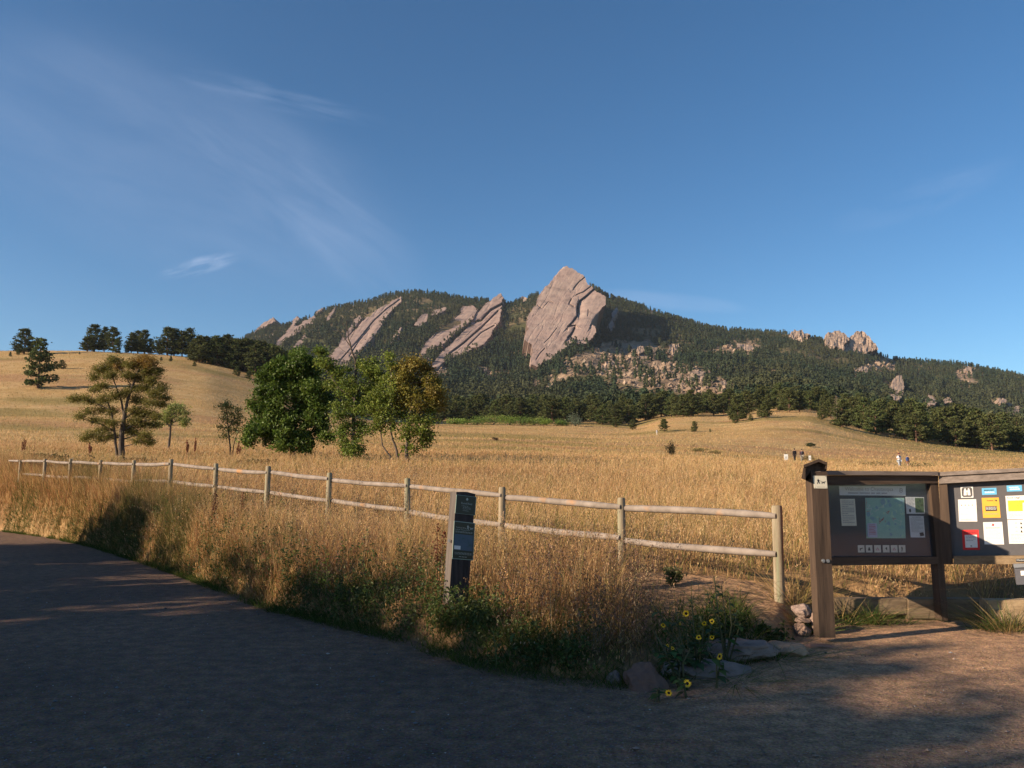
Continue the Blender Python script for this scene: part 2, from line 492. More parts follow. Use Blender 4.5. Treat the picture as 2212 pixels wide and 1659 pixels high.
# ---- gravel path: one flat sheet under the meadow's edge, far beyond the frame
def path_cols(X, Y):
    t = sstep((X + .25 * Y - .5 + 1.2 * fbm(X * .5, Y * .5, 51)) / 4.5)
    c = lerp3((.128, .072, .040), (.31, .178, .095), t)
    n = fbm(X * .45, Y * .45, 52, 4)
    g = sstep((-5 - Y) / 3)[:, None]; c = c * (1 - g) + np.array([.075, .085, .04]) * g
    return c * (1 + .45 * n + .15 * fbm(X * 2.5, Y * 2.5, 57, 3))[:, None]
gx = np.concatenate([np.linspace(-400, -30, 24), np.linspace(-29, -12.2, 60), np.linspace(-12, 10, 500), np.linspace(10.3, 30, 60), np.linspace(40, 400, 24)])
gy = np.concatenate([np.linspace(-400, -10, 24), np.linspace(-9, 2.8, 30), np.linspace(3, 11.5, 300), np.linspace(11.6, 60, 120)])
A, B = np.meshgrid(gx, gy)
Zp = .012 * fbm(A * 1.3, B * 1.3, 53, 4) + .006 * fbm(A * 7, B * 7, 54, 3)
nx, ny = len(gx), len(gy)
i = (np.arange(ny - 1)[:, None] * nx + np.arange(nx - 1)[None, :]).ravel()
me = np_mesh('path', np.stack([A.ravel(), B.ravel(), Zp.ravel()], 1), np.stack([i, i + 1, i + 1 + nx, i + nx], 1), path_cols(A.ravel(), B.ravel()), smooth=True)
m, nt, out = newmat('gravel')
at = N(nt, 'ShaderNodeAttribute'); at.attribute_name = 'Col'
tc = N(nt, 'ShaderNodeTexCoord')
n1 = N(nt, 'ShaderNodeTexNoise', Scale=38.); n1.inputs['Detail'].default_value = 6; n1.inputs['Roughness'].default_value = .7
vo = N(nt, 'ShaderNodeTexVoronoi', Scale=70.)
nt.links.new(tc.outputs['Object'], n1.inputs['Vector']); nt.links.new(tc.outputs['Object'], vo.inputs['Vector'])
mr = N(nt, 'ShaderNodeMapRange'); mr.inputs[1].default_value = .3; mr.inputs[2].default_value = .7; mr.inputs[3].default_value = .35; mr.inputs[4].default_value = 1.9
nt.links.new(n1.outputs[0], mr.inputs[0])
hs = N(nt, 'ShaderNodeHueSaturation'); nt.links.new(at.outputs[0], hs.inputs['Color']); nt.links.new(mr.outputs[0], hs.inputs['Value'])
n9 = N(nt, 'ShaderNodeTexNoise', Scale=7.); n9.inputs['Detail'].default_value = 5; nt.links.new(tc.outputs['Object'], n9.inputs['Vector'])
m9 = N(nt, 'ShaderNodeMapRange'); m9.inputs[1].default_value = .35; m9.inputs[2].default_value = .65; m9.inputs[3].default_value = .68; m9.inputs[4].default_value = 1.35; nt.links.new(n9.outputs[0], m9.inputs[0])
h9 = N(nt, 'ShaderNodeHueSaturation'); nt.links.new(hs.outputs[0], h9.inputs['Color']); nt.links.new(m9.outputs[0], h9.inputs['Value'])
c2 = mixc(nt, h9.outputs[0], vo.outputs['Color'], .05)
b = N(nt, 'ShaderNodeBsdfPrincipled', Roughness=.9); b.inputs['Specular IOR Level'].default_value = .2
nt.links.new(c2, b.inputs['Base Color'])
bp = N(nt, 'ShaderNodeBump', Strength=1., Distance=.02); nt.links.new(n1.outputs[0], bp.inputs['Height'])
bp2 = N(nt, 'ShaderNodeBump', Strength=.8, Distance=.01); nt.links.new(vo.outputs['Distance'], bp2.inputs['Height']); nt.links.new(bp.outputs[0], bp2.inputs['Normal'])
nt.links.new(bp2.outputs[0], b.inputs['Normal'])
nt.links.new(b.outputs[0], out.inputs[0])
tag(link('path', me, m), kind='structure')
# far ground all round, below everything, out to the horizon
mb = MB(); mb.add([(-6000, -3000, -3), (6000, -3000, -3), (6000, 3200, -3), (-6000, 3200, -3)], [(0, 1, 2, 3)])
tag(mb.build('ground', surf('far_ground', (.07, .075, .03), (.12, .11, .05), .02, .95, 0)), kind='structure')

# ------------------------------------------------------------------ rock slabs of the mountain
def rockmat(name, dirv=(.62, 0, .78)):
    m, nt, out = newmat(name)
    tc = N(nt, 'ShaderNodeTexCoord')
    mp = N(nt, 'ShaderNodeMapping'); mp.inputs['Rotation'].default_value = (0, math.radians(48), 0); mp.inputs['Scale'].default_value = (.9, 1, .16)
    nt.links.new(tc.outputs['Object'], mp.inputs[0])
    n1 = N(nt, 'ShaderNodeTexNoise', Scale=.055); n1.inputs['Detail'].default_value = 9; n1.inputs['Roughness'].default_value = .68
    nt.links.new(mp.outputs[0], n1.inputs['Vector'])
    n2 = N(nt, 'ShaderNodeTexNoise', Scale=.02); n2.inputs['Detail'].default_value = 6
    nt.links.new(tc.outputs['Object'], n2.inputs['Vector'])
    cr = N(nt, 'ShaderNodeValToRGB')
    e = cr.color_ramp.elements
    e[0].position = .30; e[0].color = (.15, .115, .10, 1); e[1].position = .72; e[1].color = (.36, .275, .225, 1)
    k = e.new(.47); k.color = (.275, .20, .17, 1)
    nt.links.new(n1.outputs[0], cr.inputs[0])
    mr = N(nt, 'ShaderNodeMapRange'); mr.inputs[1].default_value = .42; mr.inputs[2].default_value = .62
    nt.links.new(n2.outputs[0], mr.inputs[0])
    c = mixc(nt, cr.outputs[0], (.32, .215, .18), .35)
    c = mixc(nt, cr.outputs[0], c, mr.outputs[0])
    b = N(nt, 'ShaderNodeBsdfPrincipled', Roughness=.9); b.inputs['Specular IOR Level'].default_value = .1
    nt.links.new(c, b.inputs['Base Color'])
    bp = N(nt, 'ShaderNodeBump', Strength=.6, Distance=3.0); nt.links.new(n1.outputs[0], bp.inputs['Height'])
    nt.links.new(bp.outputs[0], b.inputs['Normal'])
    nt.links.new(b.outputs[0], out.inputs[0])
    return m
M_slab = rockmat('flatiron_rock')
M_crag = surf('crag_rock', (.20, .145, .11), (.42, .31, .23), .09, .92, 1.0, .2, None, .1, .3, .7, 2.5, 9)

SLABS = []
def seg_dist(x, y, pl):
    d = np.full(np.shape(x), 1e9); side = np.zeros(np.shape(x))
    for (x0, y0), (x1, y1) in zip(pl[:-1], pl[1:]):
        dx, dy = x1 - x0, y1 - y0; L = dx * dx + dy * dy
        t = np.clip(((x - x0) * dx + (y - y0) * dy) / L, 0, 1)
        dd = np.hypot(x - x0 - t * dx, y - y0 - t * dy)
        s = np.sign((x - x0) * dy - (y - y0) * dx)
        side = np.where(dd < d, s, side); d = np.minimum(d, dd)
    return d, side
def slab(poly, label, back=(0, 120, -40), amp=7., step=2.0, cracks=(), ytop=None, ybot=None, cat='rock formation', mat=None, craggy=0., ang=48, name='rock_formation', streak=1.0, off=25.):
    ys = [p[1] for p in poly]; xs = [p[0] for p in poly]
    yb = max(ys); yt = min(ys); xb = [p[0] for p in poly if p[1] == yb][0]
    if ybot is None: ybot = depth_at(xb, yb) - off
    if ytop is None:
        xt = [p[0] for p in poly if p[1] == yt][0]
        ytop = min(depth_at(xt, yt + 3) - off * .6, 1780.)
        ytop = max(ytop, ybot + 12)
    gx = np.arange(min(xs) - step, max(xs) + 2 * step, step); gy = np.arange(yt - step, yb + 2 * step, step)
    X, Y = np.meshgrid(gx, gy); nx, ny = len(gx), len(gy)
    cx = (X[:-1, :-1] + X[1:, 1:]) / 2; cy = (Y[:-1, :-1] + Y[1:, 1:]) / 2
    jm = 3.8 if craggy else 2.6; jx = cx + jm * fbm(cx * .14, cy * .14, 61, 4); jy = cy + jm * fbm(cx * .14 + 5, cy * .14, 62, 4)
    keep = inpoly(jx, jy, poly)
    t = (yb - Y) / max(yb - yt, 1)
    D = ybot + (ytop - ybot) * t
    ca, sa = math.cos(math.radians(ang)), math.sin(math.radians(ang))
    along = X * ca - Y * sa; across = X * sa + Y * ca       # image direction of the dip lines
    D = D + amp * streak * (fbm(across * .16, along * .03, 63, 5)) * 1.4 + amp * .6 * fbm(X * .12, Y * .12, 64, 4)
    r = np.abs(fbm(across * .06, along * .012, 65, 4)); D = D + amp * 1.1 * np.clip(.08 - r, 0, 1) / .08 * streak
    if craggy:
        D = D + craggy * (np.abs(fbm(X * .16, Y * .05, 69, 4)) * 4 + np.floor(fbm(X * .1, Y * .13, 70, 3) * 5) * .5)
        D = D + craggy * fbm(X * .09, Y * .09, 66, 5) * 1.6 + craggy * .8 * np.abs(fbm(X * .2, Y * .15, 67, 4))
    for pl, w, dp, st in cracks:
        d, s = seg_dist(X, Y, pl)
        D = D + dp * np.exp(-(d / w) ** 2) + st * np.exp(-(d / (w * 9)) ** 2) * (s > 0)
    # round the rim backwards
    A, E = ray(X.ravel(), Y.ravel())
    V = np.stack([A * D.ravel(), D.ravel(), EYE + E * D.ravel()], 1)
    ii = (np.arange(ny - 1)[:, None] * nx + np.arange(nx - 1)[None, :])[keep]
    Fq = np.stack([ii + nx, ii + nx + 1, ii + 1, ii], 1)
    # boundary edges -> side walls and a back face
    e = np.concatenate([Fq[:, [0, 1]], Fq[:, [1, 2]], Fq[:, [2, 3]], Fq[:, [3, 0]]])
    key = set(map(tuple, e.tolist()))
    bd = np.array([p for p in key if (p[1], p[0]) not in key])
    nV = len(V); bk = np.array(back, float)
    V2 = V + bk * .35 ; V3 = V + bk
    V2[:, 0] += 3 * fbm(V[:, 0] / 8, V[:, 2] / 8, 68, 3); V3[:, 1] += 4
    Vall = np.concatenate([V, V2, V3])
    w1 = np.stack([bd[:, 1], bd[:, 0], bd[:, 0] + nV, bd[:, 1] + nV], 1)
    w2 = w1.copy(); w2[:, :2] += nV; w2[:, 2:] += nV
    Fb = Fq[:, ::-1] + 2 * nV
    Fa = np.concatenate([Fq, w1, w2, Fb])
    used = np.unique(Fa); rm = np.full(len(Vall), -1); rm[used] = np.arange(len(used))
    me = np_mesh(name, Vall[used], rm[Fa], None, smooth=False)
    o = link(name, me, mat or M_slab)
    tag(o, label, cat)
    SLABS.append((poly, ybot, ytop))
    return o
def c2(l): return [(460.8 + x * .2604, 547.2 + y * .2604) for x, y in l]
def c3(l): return [(979.2 + x * .2604, 547.2 + y * .2604) for x, y in l]

first = c3([(945, 105), (985, 125), (1020, 150), (1095, 190), (1100, 235), (1130, 262), (1165, 290), (1185, 320), (1225, 330), (1268, 365), (1262, 420), (1235, 455), (1195, 510), (1145, 585), (1180, 610),
            (1185, 650), (1150, 700), (1110, 748), (1040, 752), (1000, 720), (960, 760), (900, 810), (860, 850), (800, 895), (740, 900), (705, 945), (640, 910), (640, 870), (665, 820), (650, 760), (590, 710),
            (595, 680), (625, 630), (605, 590), (620, 510), (690, 420), (700, 370), (730, 320), (775, 270), (805, 240), (840, 190), (905, 118)])
crk = [(c3([(1175, 290), (1110, 350), (1045, 400), (1030, 440), (1032, 490)]), 1.3, 30, 14), (c3([(1032, 420), (1025, 520), (990, 570), (950, 610), (1015, 600), (985, 660), (950, 700)]), 1.2, 26, 10),
       (c3([(908, 118), (870, 150), (840, 190)]), 1.2, 22, 0), (c3([(1095, 195), (1040, 240), (1000, 290)]), 1., 10, 4), (c3([(1140, 275), (1080, 320), (1020, 345)]), 1., 10, 4),
       (c3([(980, 380), (960, 420), (1000, 440)]), 1.3, 14, 0), (c3([(1215, 490), (1180, 530), (1140, 600)]), 1.5, 20, 8), (c3([(1120, 470), (1118, 520)]), .9, 12, 0), (c3([(760, 790), (720, 830), (690, 880)]), .9, 10, 0),
       (c3([(700, 430), (740, 460), (790, 400), (830, 410)]), .8, 8, 0), (c3([(860, 620), (800, 700), (760, 740)]), .8, 9, 0)]
slab(first, 'tallest pointed flatiron, a broad pink-brown rock face rising above the ridge', (-15, 160, -90), 1.7, 1.5, [(p_, w_, d_ * .62, s_ * .7) for p_, w_, d_, s_ in crk], ytop=1560., ybot=1130., ang=58, streak=.7)
slab(c3([(1350, 450), (1368, 470), (1340, 510), (1325, 560), (1330, 640), (1300, 650), (1270, 615), (1310, 560), (1315, 500)]), 'thin pale rock fin just right of the tallest flatiron', (20, 60, -30), 5, 1.6, off=45.)
slab(c2([(2050, 450), (2150, 432), (2195, 462), (2150, 540), (2060, 620), (1960, 700), (1890, 770), (1800, 820), (1760, 850), (1800, 880), (1740, 900), (1690, 890), (1740, 790), (1760, 740), (1830, 680), (1920, 610), (2000, 540), (2060, 490)]),
     'left slab of the pair of leaning flatirons beside the tallest one', (50, 90, -70), 2.8, 1.6, [(c2([(1740, 860), (1800, 820), (1890, 760)]), 1.2, 16, 0), (c2([(2050, 500), (1950, 580), (1840, 680)]), 1., 8, 4)], ang=40)
slab(c2([(2391, 332), (2398, 372), (2390, 470), (2375, 560), (2320, 640), (2290, 700), (2250, 750), (2150, 790), (2060, 830), (2000, 860), (1930, 890), (1850, 950), (1810, 935), (1870, 850), (1940, 780), (2000, 720), (2080, 640), (2150, 570), (2190, 500), (2250, 430), (2320, 370)]),
     'right slab of the pair of leaning flatirons, ending in a sharp upper tip', (45, 110, -70), 3.2, 1.6, [(c2([(2395, 420), (2300, 470), (2220, 560), (2190, 560)]), 1.8, 30, 12), (c2([(2360, 480), (2240, 600), (2080, 740), (1960, 830)]), 1.5, 18, 8), (c2([(2330, 600), (2220, 660), (2120, 760)]), 1.4, 14, 5)], ang=40)
slab(c2([(1555, 360), (1562, 395), (1500, 450), (1440, 520), (1380, 610), (1340, 680), (1280, 740), (1220, 800), (1170, 870), (1110, 940), (960, 930), (950, 890), (1010, 800), (1060, 740), (1110, 700), (1170, 640), (1240, 560), (1310, 510), (1330, 490), (1380, 450), (1430, 425), (1450, 430), (1480, 400), (1530, 370)]),
     'long leaning flatiron with a deep shaded flank on its lower edge', (75, 110, -105), 2.6, 1.6, [(c2([(1545, 385), (1440, 460), (1330, 560), (1200, 720), (1060, 880)]), 1.1, 12, 6), (c2([(1300, 620), (1200, 740), (1130, 850)]), 1., 10, 4)], ang=48, off=60.)
for pl, lab in [
 ([(840, 515), (845, 550), (790, 610), (700, 650), (640, 700), (590, 770), (520, 800), (460, 840), (500, 770), (560, 700), (620, 650), (650, 610), (700, 600), (760, 560)], 'widest slanting slab at the left end of the rock ridge'),
 ([(600, 650), (640, 610), (655, 585), (660, 555), (690, 520), (708, 545), (665, 600), (620, 645)], 'small knob of rock on the skyline left of the slanting slabs'),
 ([(780, 655), (775, 690), (740, 740), (700, 785), (655, 790), (700, 730), (740, 690)], 'small triangular slab low down among the ridge pines on the left'),
 ([(912, 452), (882, 492), (842, 518), (868, 472)], 'short rock fin on the skyline above the widest left slab'),
 ([(1015, 440), (1000, 490), (960, 550), (925, 578), (948, 530), (980, 480)], 'narrow pointed fin standing alone among trees on the upper left ridge'),
 ([(500, 536), (516, 560), (480, 582), (420, 612), (380, 640), (325, 675), (355, 632), (420, 570), (470, 543)], 'leftmost rock slab breaking the skyline of the ridge'),
 ([(1215, 510), (1228, 540), (1180, 600), (1140, 650), (1060, 745), (1035, 745), (1090, 670), (1130, 620), (1170, 550)], 'thin slab just left of the long leaning flatiron'),
 ([(1662, 598), (1690, 560), (1740, 510), (1785, 500), (1770, 560), (1720, 605)], 'lower of two small pale slabs in the wooded gap below the summit'),
 ([(1800, 520), (1830, 475), (1900, 455), (1938, 448), (1920, 475), (1850, 505)], 'upper of two small pale slabs in the wooded gap below the summit'),
 ([(1555, 612), (1550, 655), (1485, 745), (1462, 740), (1500, 680)], 'thin fin of rock below the shaded flank of the long flatiron'),
 ([(440, 690), (500, 665), (520, 690), (470, 705), (420, 715)], 'low pale ledge under the leftmost skyline slab')]:
    slab(c2(pl), lab, (40, 60, -35), 2.2, 1.5, ang=50, off=40.)
def blobpoly(x0, y0, x1, y1, seed, n=14):
    r = random.Random(seed); cx, cy = (x0 + x1) / 2, (y0 + y1) / 2
    return [(cx + (x1 - x0) / 2 * math.cos(2 * math.pi * k / n) * r.uniform(.5, 1.15), cy + (y1 - y0) / 2 * math.sin(2 * math.pi * k / n) * r.uniform(.5, 1.1)) for k in range(n)]
def crag(box, lab, back=(8, 40, -12), amp=6., poly=None, seed=1, off=28.):
    slab(poly or blobpoly(*box, seed), lab, back, 3., 1.4, craggy=amp, mat=M_crag, name='rock_outcrop', streak=.3, off=off)
crag(None, 'round-headed crag on the right skyline, the higher of the two neighbours', poly=[(1834, 738), (1837, 725), (1846, 722), (1849, 715), (1866, 716), (1872, 723), (1880, 727), (1884, 738), (1893, 744), (1896, 754), (1880, 758), (1862, 770), (1850, 760), (1830, 768), (1812, 758), (1826, 748)], amp=3.6)
crag(None, 'flat-topped crag on the right skyline beside the round-headed one', poly=[(1783, 722), (1790, 717), (1800, 718), (1802, 713), (1814, 714), (1818, 720), (1829, 722), (1836, 736), (1826, 742), (1822, 756), (1806, 748), (1796, 758), (1786, 744)], amp=3.6)
crag((1704, 709, 1752, 742), 'low broken crag on the skyline left of the two high crags', seed=3)
crag(None, 'pale upright rock pinnacle above the pines on the right slope', poly=[(1935, 812), (1948, 812), (1953, 832), (1950, 855), (1940, 868), (1920, 858), (1910, 846), (1926, 832)], off=190, back=(6, 30, -20), amp=5)
crag((1996, 849, 2024, 878), 'square pale boulder with a hollow in its face among right-hand pines', seed=5, off=260, back=(4, 12, -6), amp=2)
crag((1440, 740, 1474, 772), 'pale jagged crag at the top of the scree slope', seed=6)
crag((1358, 740, 1396, 768), 'brown ledge crag near the upper left of the scree slope', seed=7)
crag((1290, 776, 1340, 806), 'wide ledge of broken rock on the left of the scree slope', seed=8)
crag((1540, 822, 1588, 850), 'crag at the lower right tip of the scree slope', seed=9)
crag((1484, 800, 1524, 826), 'crag midway down the right arm of the scree slope', seed=10)
crag((1590, 738, 1632, 760), 'tan ledge in the clearing on the upper middle slope', seed=11)
crag((2150, 858, 2176, 874), 'small pale boulder between the pines near the right edge of the slope', seed=12, off=120)
crag((2176, 876, 2206, 900), 'pale twin boulder lowest on the right slope', seed=13, off=120)
crag((2080, 790, 2104, 812), 'small crag above the bare gully on the right slope', seed=14)
crag((1124, 640, 1140, 652), 'tiny rock knob on the skyline left of the tallest flatiron', seed=15)
crag((1850, 790, 1878, 806), 'small tan crag under the skyline crags', seed=16)
crag((2036, 858, 2056, 872), 'small grey boulder between the pinnacle and the hollowed boulder slope', seed=17, off=150)
crag((1180, 826, 1200, 846), 'small pale rock beside the foot of the tallest flatiron', seed=18)
crag((950, 755, 962, 770), 'lone pale rock in the trees under the paired slabs', seed=19)
# ------------------------------------------------------------------ foliage helpers
def rand_unit(n, r=rng):
    v = r.normal(size=(n, 3)); return v / np.linalg.norm(v, axis=1, keepdims=True)

def leaf_quads(C, size, nrm, r=rng, aspect=1.6, droop=0.0):
    """one small four-cornered leaf at each of the points C"""
    n = len(C)
    t = rand_unit(n, r); t -= nrm * (t * nrm).sum(1, keepdims=True); t /= np.linalg.norm(t, axis=1, keepdims=True) + 1e-9
    b = np.cross(nrm, t)
    s = size[:, None] if np.ndim(size) else np.full((n, 1), size)
    V = np.stack([C - t * s * .5 * aspect, C - b * s * .42 + nrm * s * .12, C + t * s * .5 * aspect, C + b * s * .42 + nrm * s * .12], 1).reshape(-1, 3)
    Fq = np.arange(n * 4).reshape(n, 4)
    return V, Fq

def colvar(c, n, dv=.25, dh=.12, r=rng):
    c = np.asarray(c, float)
    k = 1 + r.uniform(-dv, dv, (n, 1)); h = 1 + r.uniform(-dh, dh, (n, 3))
    return np.clip(c * k * h, 0, 1)

# ---- pines -------------------------------------------------------------------
def pine_meshes(seed, H=10., Rm=2.3, needles=16, levels=15, col=(.078, .088, .034), lean=0., gap=.12, dead=False, size=.34, base=.09):
    r = np.random.default_rng(seed); rr = random.Random(seed)
    mb = MB()
    top = Vector((lean * H, 0, H * .97))
    axis = lambda t: Vector((lean * H * t + .12 * math.sin(t * 5 + seed), .10 * math.sin(t * 4 + seed * 2), H * .97 * t))
    mb.tube([axis(t) for t in (0, .15, .4, .7, 1)], [H * .024, H * .02, H * .015, H * .008, .015], 7)
    C = []; Sz = []; K = []
    for i in range(levels):
        t = base + (1 - base) * (i + rr.uniform(-.3, .3)) / levels
        t = min(max(t, base), .985)
        prof = (1 - ((t - base) / (1 - base)) ** 1.5) ** .8 * (.45 + .55 * min(1, (t - base + .12) / .25))
        nb = rr.randint(4, 7)
        for k in range(nb):
            if rr.random() < gap: continue
            an = 2 * math.pi * (k + rr.uniform(-.35, .35)) / nb + i * 1.3
            Lb = Rm * prof * rr.uniform(.6, 1.18) + .2
            p0 = axis(t); d = Vector((math.cos(an), math.sin(an), rr.uniform(-.08, .38) + .25 * t))
            p1 = p0 + d * Lb * .6; p2 = p0 + d * Lb + Vector((0, 0, .12 * Lb))
            mb.tube([p0, p1, p2], [.045 * (1.15 - t) * H / 10 + .01, .025, .008], 4, caps=False)
            nc = max(2, int(Lb / .42))
            for j in range(nc):
                f = .35 + .65 * (j + .5) / nc
                p = p0.lerp(p2, f)
                p = p + Vector((rr.gauss(0, .18), rr.gauss(0, .18), rr.gauss(0, .12)))
                rad = (.26 + .2 * rr.random()) * (H / 10) ** .5
                n = needles
                q = r.normal(size=(n, 3)) * np.array([rad, rad, rad * .62]) * .75 + np.array(p)
                C.append(q); shade = .8 + .4 * rr.random(); K.append(np.full(n, shade))
                Sz.append(r.uniform(.6, 1.2, n) * size)
    trunk = mb
    if dead: return trunk, None
    C = np.concatenate(C); K = np.concatenate(K); Sz = np.concatenate(Sz)
    nrm = rand_unit(len(C), r); nrm[:, 2] = np.abs(nrm[:, 2]) * .8 + .15; nrm /= np.linalg.norm(nrm, axis=1, keepdims=True)
    V, Fq = leaf_quads(C, Sz, nrm, r, 1.5)
    cols = np.repeat(colvar(col, len(C), .2, .1, r) * K[:, None], 4, axis=0)
    return trunk, np_mesh('crown', V, Fq, cols)

PINES = []
for i, kw in enumerate([dict(H=10, Rm=3.1, levels=14), dict(H=10, Rm=2.6, levels=16, lean=.02), dict(H=10, Rm=3.0, levels=12, gap=.2, base=.12), dict(H=10, Rm=2.9, levels=14, gap=.24, base=.1),
                        dict(H=10, Rm=2.7, levels=12, gap=.15, base=.05, col=(.080, .098, .036)), dict(H=10, Rm=3.3, levels=10, gap=.1, base=.06, col=(.085, .092, .036))]):
    tr, cr = pine_meshes(100 + i, **kw)
    tm = bpy.data.meshes.new('trunk'); tm.from_pydata(tr.v, [], tr.f); tm.polygons.foreach_set('use_smooth', tr.sm); tm.materials.append(M_barkpine)
    cr.materials.append(M_needle)
    PINES.append((tm, cr))

def pine(loc, h, kind, label, group=None, rz=None, wide=1.0, name='pine_tree', cat='pine tree'):
    o = empty(name, loc, label, cat, group, random.uniform(0, 6.28) if rz is None else rz)
    s = h / 10.; wide = wide * 1.1
    o.scale = (s * wide, s * wide, s)
    tm, cr = PINES[kind]
    t = bpy.data.objects.new('trunk', tm); COL.objects.link(t); t.parent = o
    c = bpy.data.objects.new('crown', cr); COL.objects.link(c); c.parent = o
    return o

def px_pine(x, ytop, ybase, kind, label, group=None, Y=None, wide=1.0, y0=90, y1=430., name='pine_tree', sink=.1):
    """a pine whose foot and tip show at the given rows of the photograph"""
    if Y is None: X, Y, Z = on_ground(x, ybase, y0, y1)
    else:
        a, _ = ray(x, ybase); X = float(a) * Y; Z = tz(X, Y)
    _, et = ray(x, ytop)
    h = EYE + float(et) * Y - Z
    return pine((X, Y, Z - sink), max(h, .5), kind, label, group, None, wide, name)

# pines on the left hill (measured one by one)
px_pine(52, 707, 768, 0, 'tall pine on the hill crest, furthest out toward the left edge', Y=300, wide=1.3)
px_pine(82, 726, 825, 4, 'big pine on the open slope below the hill crest, long shadow beside it', Y=205, wide=.95)
px_pine(38, 752, 768, 4, 'little round pine at the foot of the far left crest pine', Y=296)
px_pine(22, 759, 773, 4, 'smallest pine shrub at the far left end of the crest', Y=290)
px_pine(133, 775, 788, 5, 'small dark juniper right of the big slope pine', Y=255, wide=1.2)
px_pine(121, 778, 789, 5, 'tiny juniper touching the small dark juniper on the slope', Y=255, wide=1.1)
px_pine(171, 759, 772, 4, 'small bright young pine on the crest before the first pine clump', Y=300)
px_pine(150, 764, 773, 4, 'tiniest young pine on the crest grass', Y=300)
px_pine(203, 698, 762, 0, 'tallest pine of the first clump on the hill crest', Y=322, wide=1.15)
px_pine(188, 724, 761, 3, 'low spreading pine on the left side of the first crest clump', Y=316, wide=1.5)
px_pine(224, 703, 763, 3, 'thin pine behind the tallest in the first crest clump', Y=335, wide=.8)
px_pine(243, 704, 764, 2, 'right-hand tall pine of the first crest clump', Y=318, wide=.95)
px_pine(252, 730, 767, 4, 'shorter pine leaning out of the right of the first crest clump', Y=312)
px_pine(283, 716, 765, 3, 'narrow pine opening the second crest clump', Y=325)
px_pine(297, 712, 766, 1, 'slim pine in the middle of the second crest clump', Y=330, wide=1.1)
px_pine(312, 710, 766, 0, 'tallest pine of the second crest clump', Y=324, wide=.95)
px_pine(328, 737, 766, 4, 'low bushy pine between the second and third crest clumps', Y=330)
px_pine(275, 741, 766, 5, 'low pine at the left foot of the second crest clump', Y=328)
px_pine(348, 770, 786, 5, 'round shrub pine on the slope under the third crest clump', Y=290, wide=1.1)
px_pine(368, 768, 788, 5, 'grey-green shrub pine beside the round one under the third clump', Y=290, wide=1.)
px_pine(361, 704, 766, 0, 'broad dark pine that heads the third crest clump', Y=322, wide=1.25)
px_pine(376, 708, 772, 2, 'dense pine pressed against the broad third-clump leader', Y=325)
px_pine(408, 706, 774, 1, 'tallest spire in the crest row, thin topped', Y=330)
px_pine(393, 712, 772, 3, 'pine left of the thin-topped spire', Y=322, wide=1.1)
px_pine(344, 735, 770, 4, 'low pine at the left foot of the broad third-clump leader', Y=325)
k = 0
for x, yt, yb in [(430, 722, 782), (443, 724, 783), (421, 728, 776), (456, 728, 785), (467, 722, 788), (478, 726, 790), (489, 720, 793), (500, 728, 797), (512, 730, 801), (523, 734, 805), (535, 730, 812), (546, 735, 818), (557, 733, 823),
                  (568, 738, 830), (580, 740, 838), (592, 744, 845), (604, 752, 852), (450, 735, 786), (473, 738, 791), (505, 742, 800), (540, 748, 815), (562, 752, 828), (437, 730, 780), (529, 728, 808), (516, 736, 803), (585, 752, 842),
                  (551, 742, 822), (494, 730, 796), (462, 732, 787), (575, 748, 835), (598, 758, 850), (612, 760, 858)]:
    px_pine(x, yt, yb, k % 5, 'dark pine in the unbroken row running down the right flank of the left hill', 'pines in the row down the left hill flank', Y=300 + (k * 7) % 26, wide=1.25); k += 1
for x, yt, yb, lab in [(512, 790, 806, 'young light-green pine in front of the hill row, nearest its middle'), (537, 800, 820, 'young pine in front of the lower hill row'), (420, 780, 787, 'tiny young pine below the start of the hill row'),
                       (565, 795, 832, 'rounded grey-green pine in front of the lowest hill row, beside the big green tree'), (413, 848, 856, 'lone tiny pine in the open grass of the left hill')]:
    px_pine(x, yt, yb, 4, lab, Y=285, wide=1.3)
# isolated pines on the meadow
px_pine(1435, 903, 933, 2, 'round-headed pine alone on the meadow near the person in white', wide=1.25, y0=100)
px_pine(1500, 907, 934, 5, 'conical pine alone on the meadow, second from the forest corner', wide=.95, y0=100)
px_pine(1534, 925, 933, 4, 'tiny pine beside the conical lone meadow pine', y0=100)
px_pine(1366, 905, 929, 2, 'dark spreading pine at the corner where forest meets meadow', wide=1.3, y0=100)
px_pine(1330, 905, 924, 2, 'low spreading pine at the forest corner, behind the dark one', wide=1.4, y0=100)
px_pine(1594, 850, 918, 0, 'tall full pine in front of the forest at the left of the grassy knoll', Y=300, wide=1.1)
px_pine(1588, 890, 920, 5, 'squat pine at the foot of the tall full pine', Y=286, wide=.9)
px_pine(1622, 893, 918, 5, 'squat round pine on the knoll slope right of the tall full pine', Y=290)
px_pine(1655, 862, 912, 1, 'middle-sized pine at the right of the group left of the knoll', Y=296, wide=1.2)
px_pine(1640, 880, 910, 4, 'short pine tucked behind the middle-sized pine by the knoll', Y=310)
px_pine(1776, 874, 915, 5, 'broad dark pine where the grassy knoll drops to the right', Y=300, wide=1.05)
px_pine(1706, 838, 897, 2, 'flat-topped pine standing on the top of the knoll', Y=335, wide=1.1)
px_pine(1728, 840, 896, 3, 'tall pine right of the flat-topped one on the knoll', Y=338)
px_pine(1804, 855, 915, 1, 'bare reddish-grey dead pine among green pines by the knoll', Y=318) if False else None
G2 = 'pines along the upper right meadow edge'
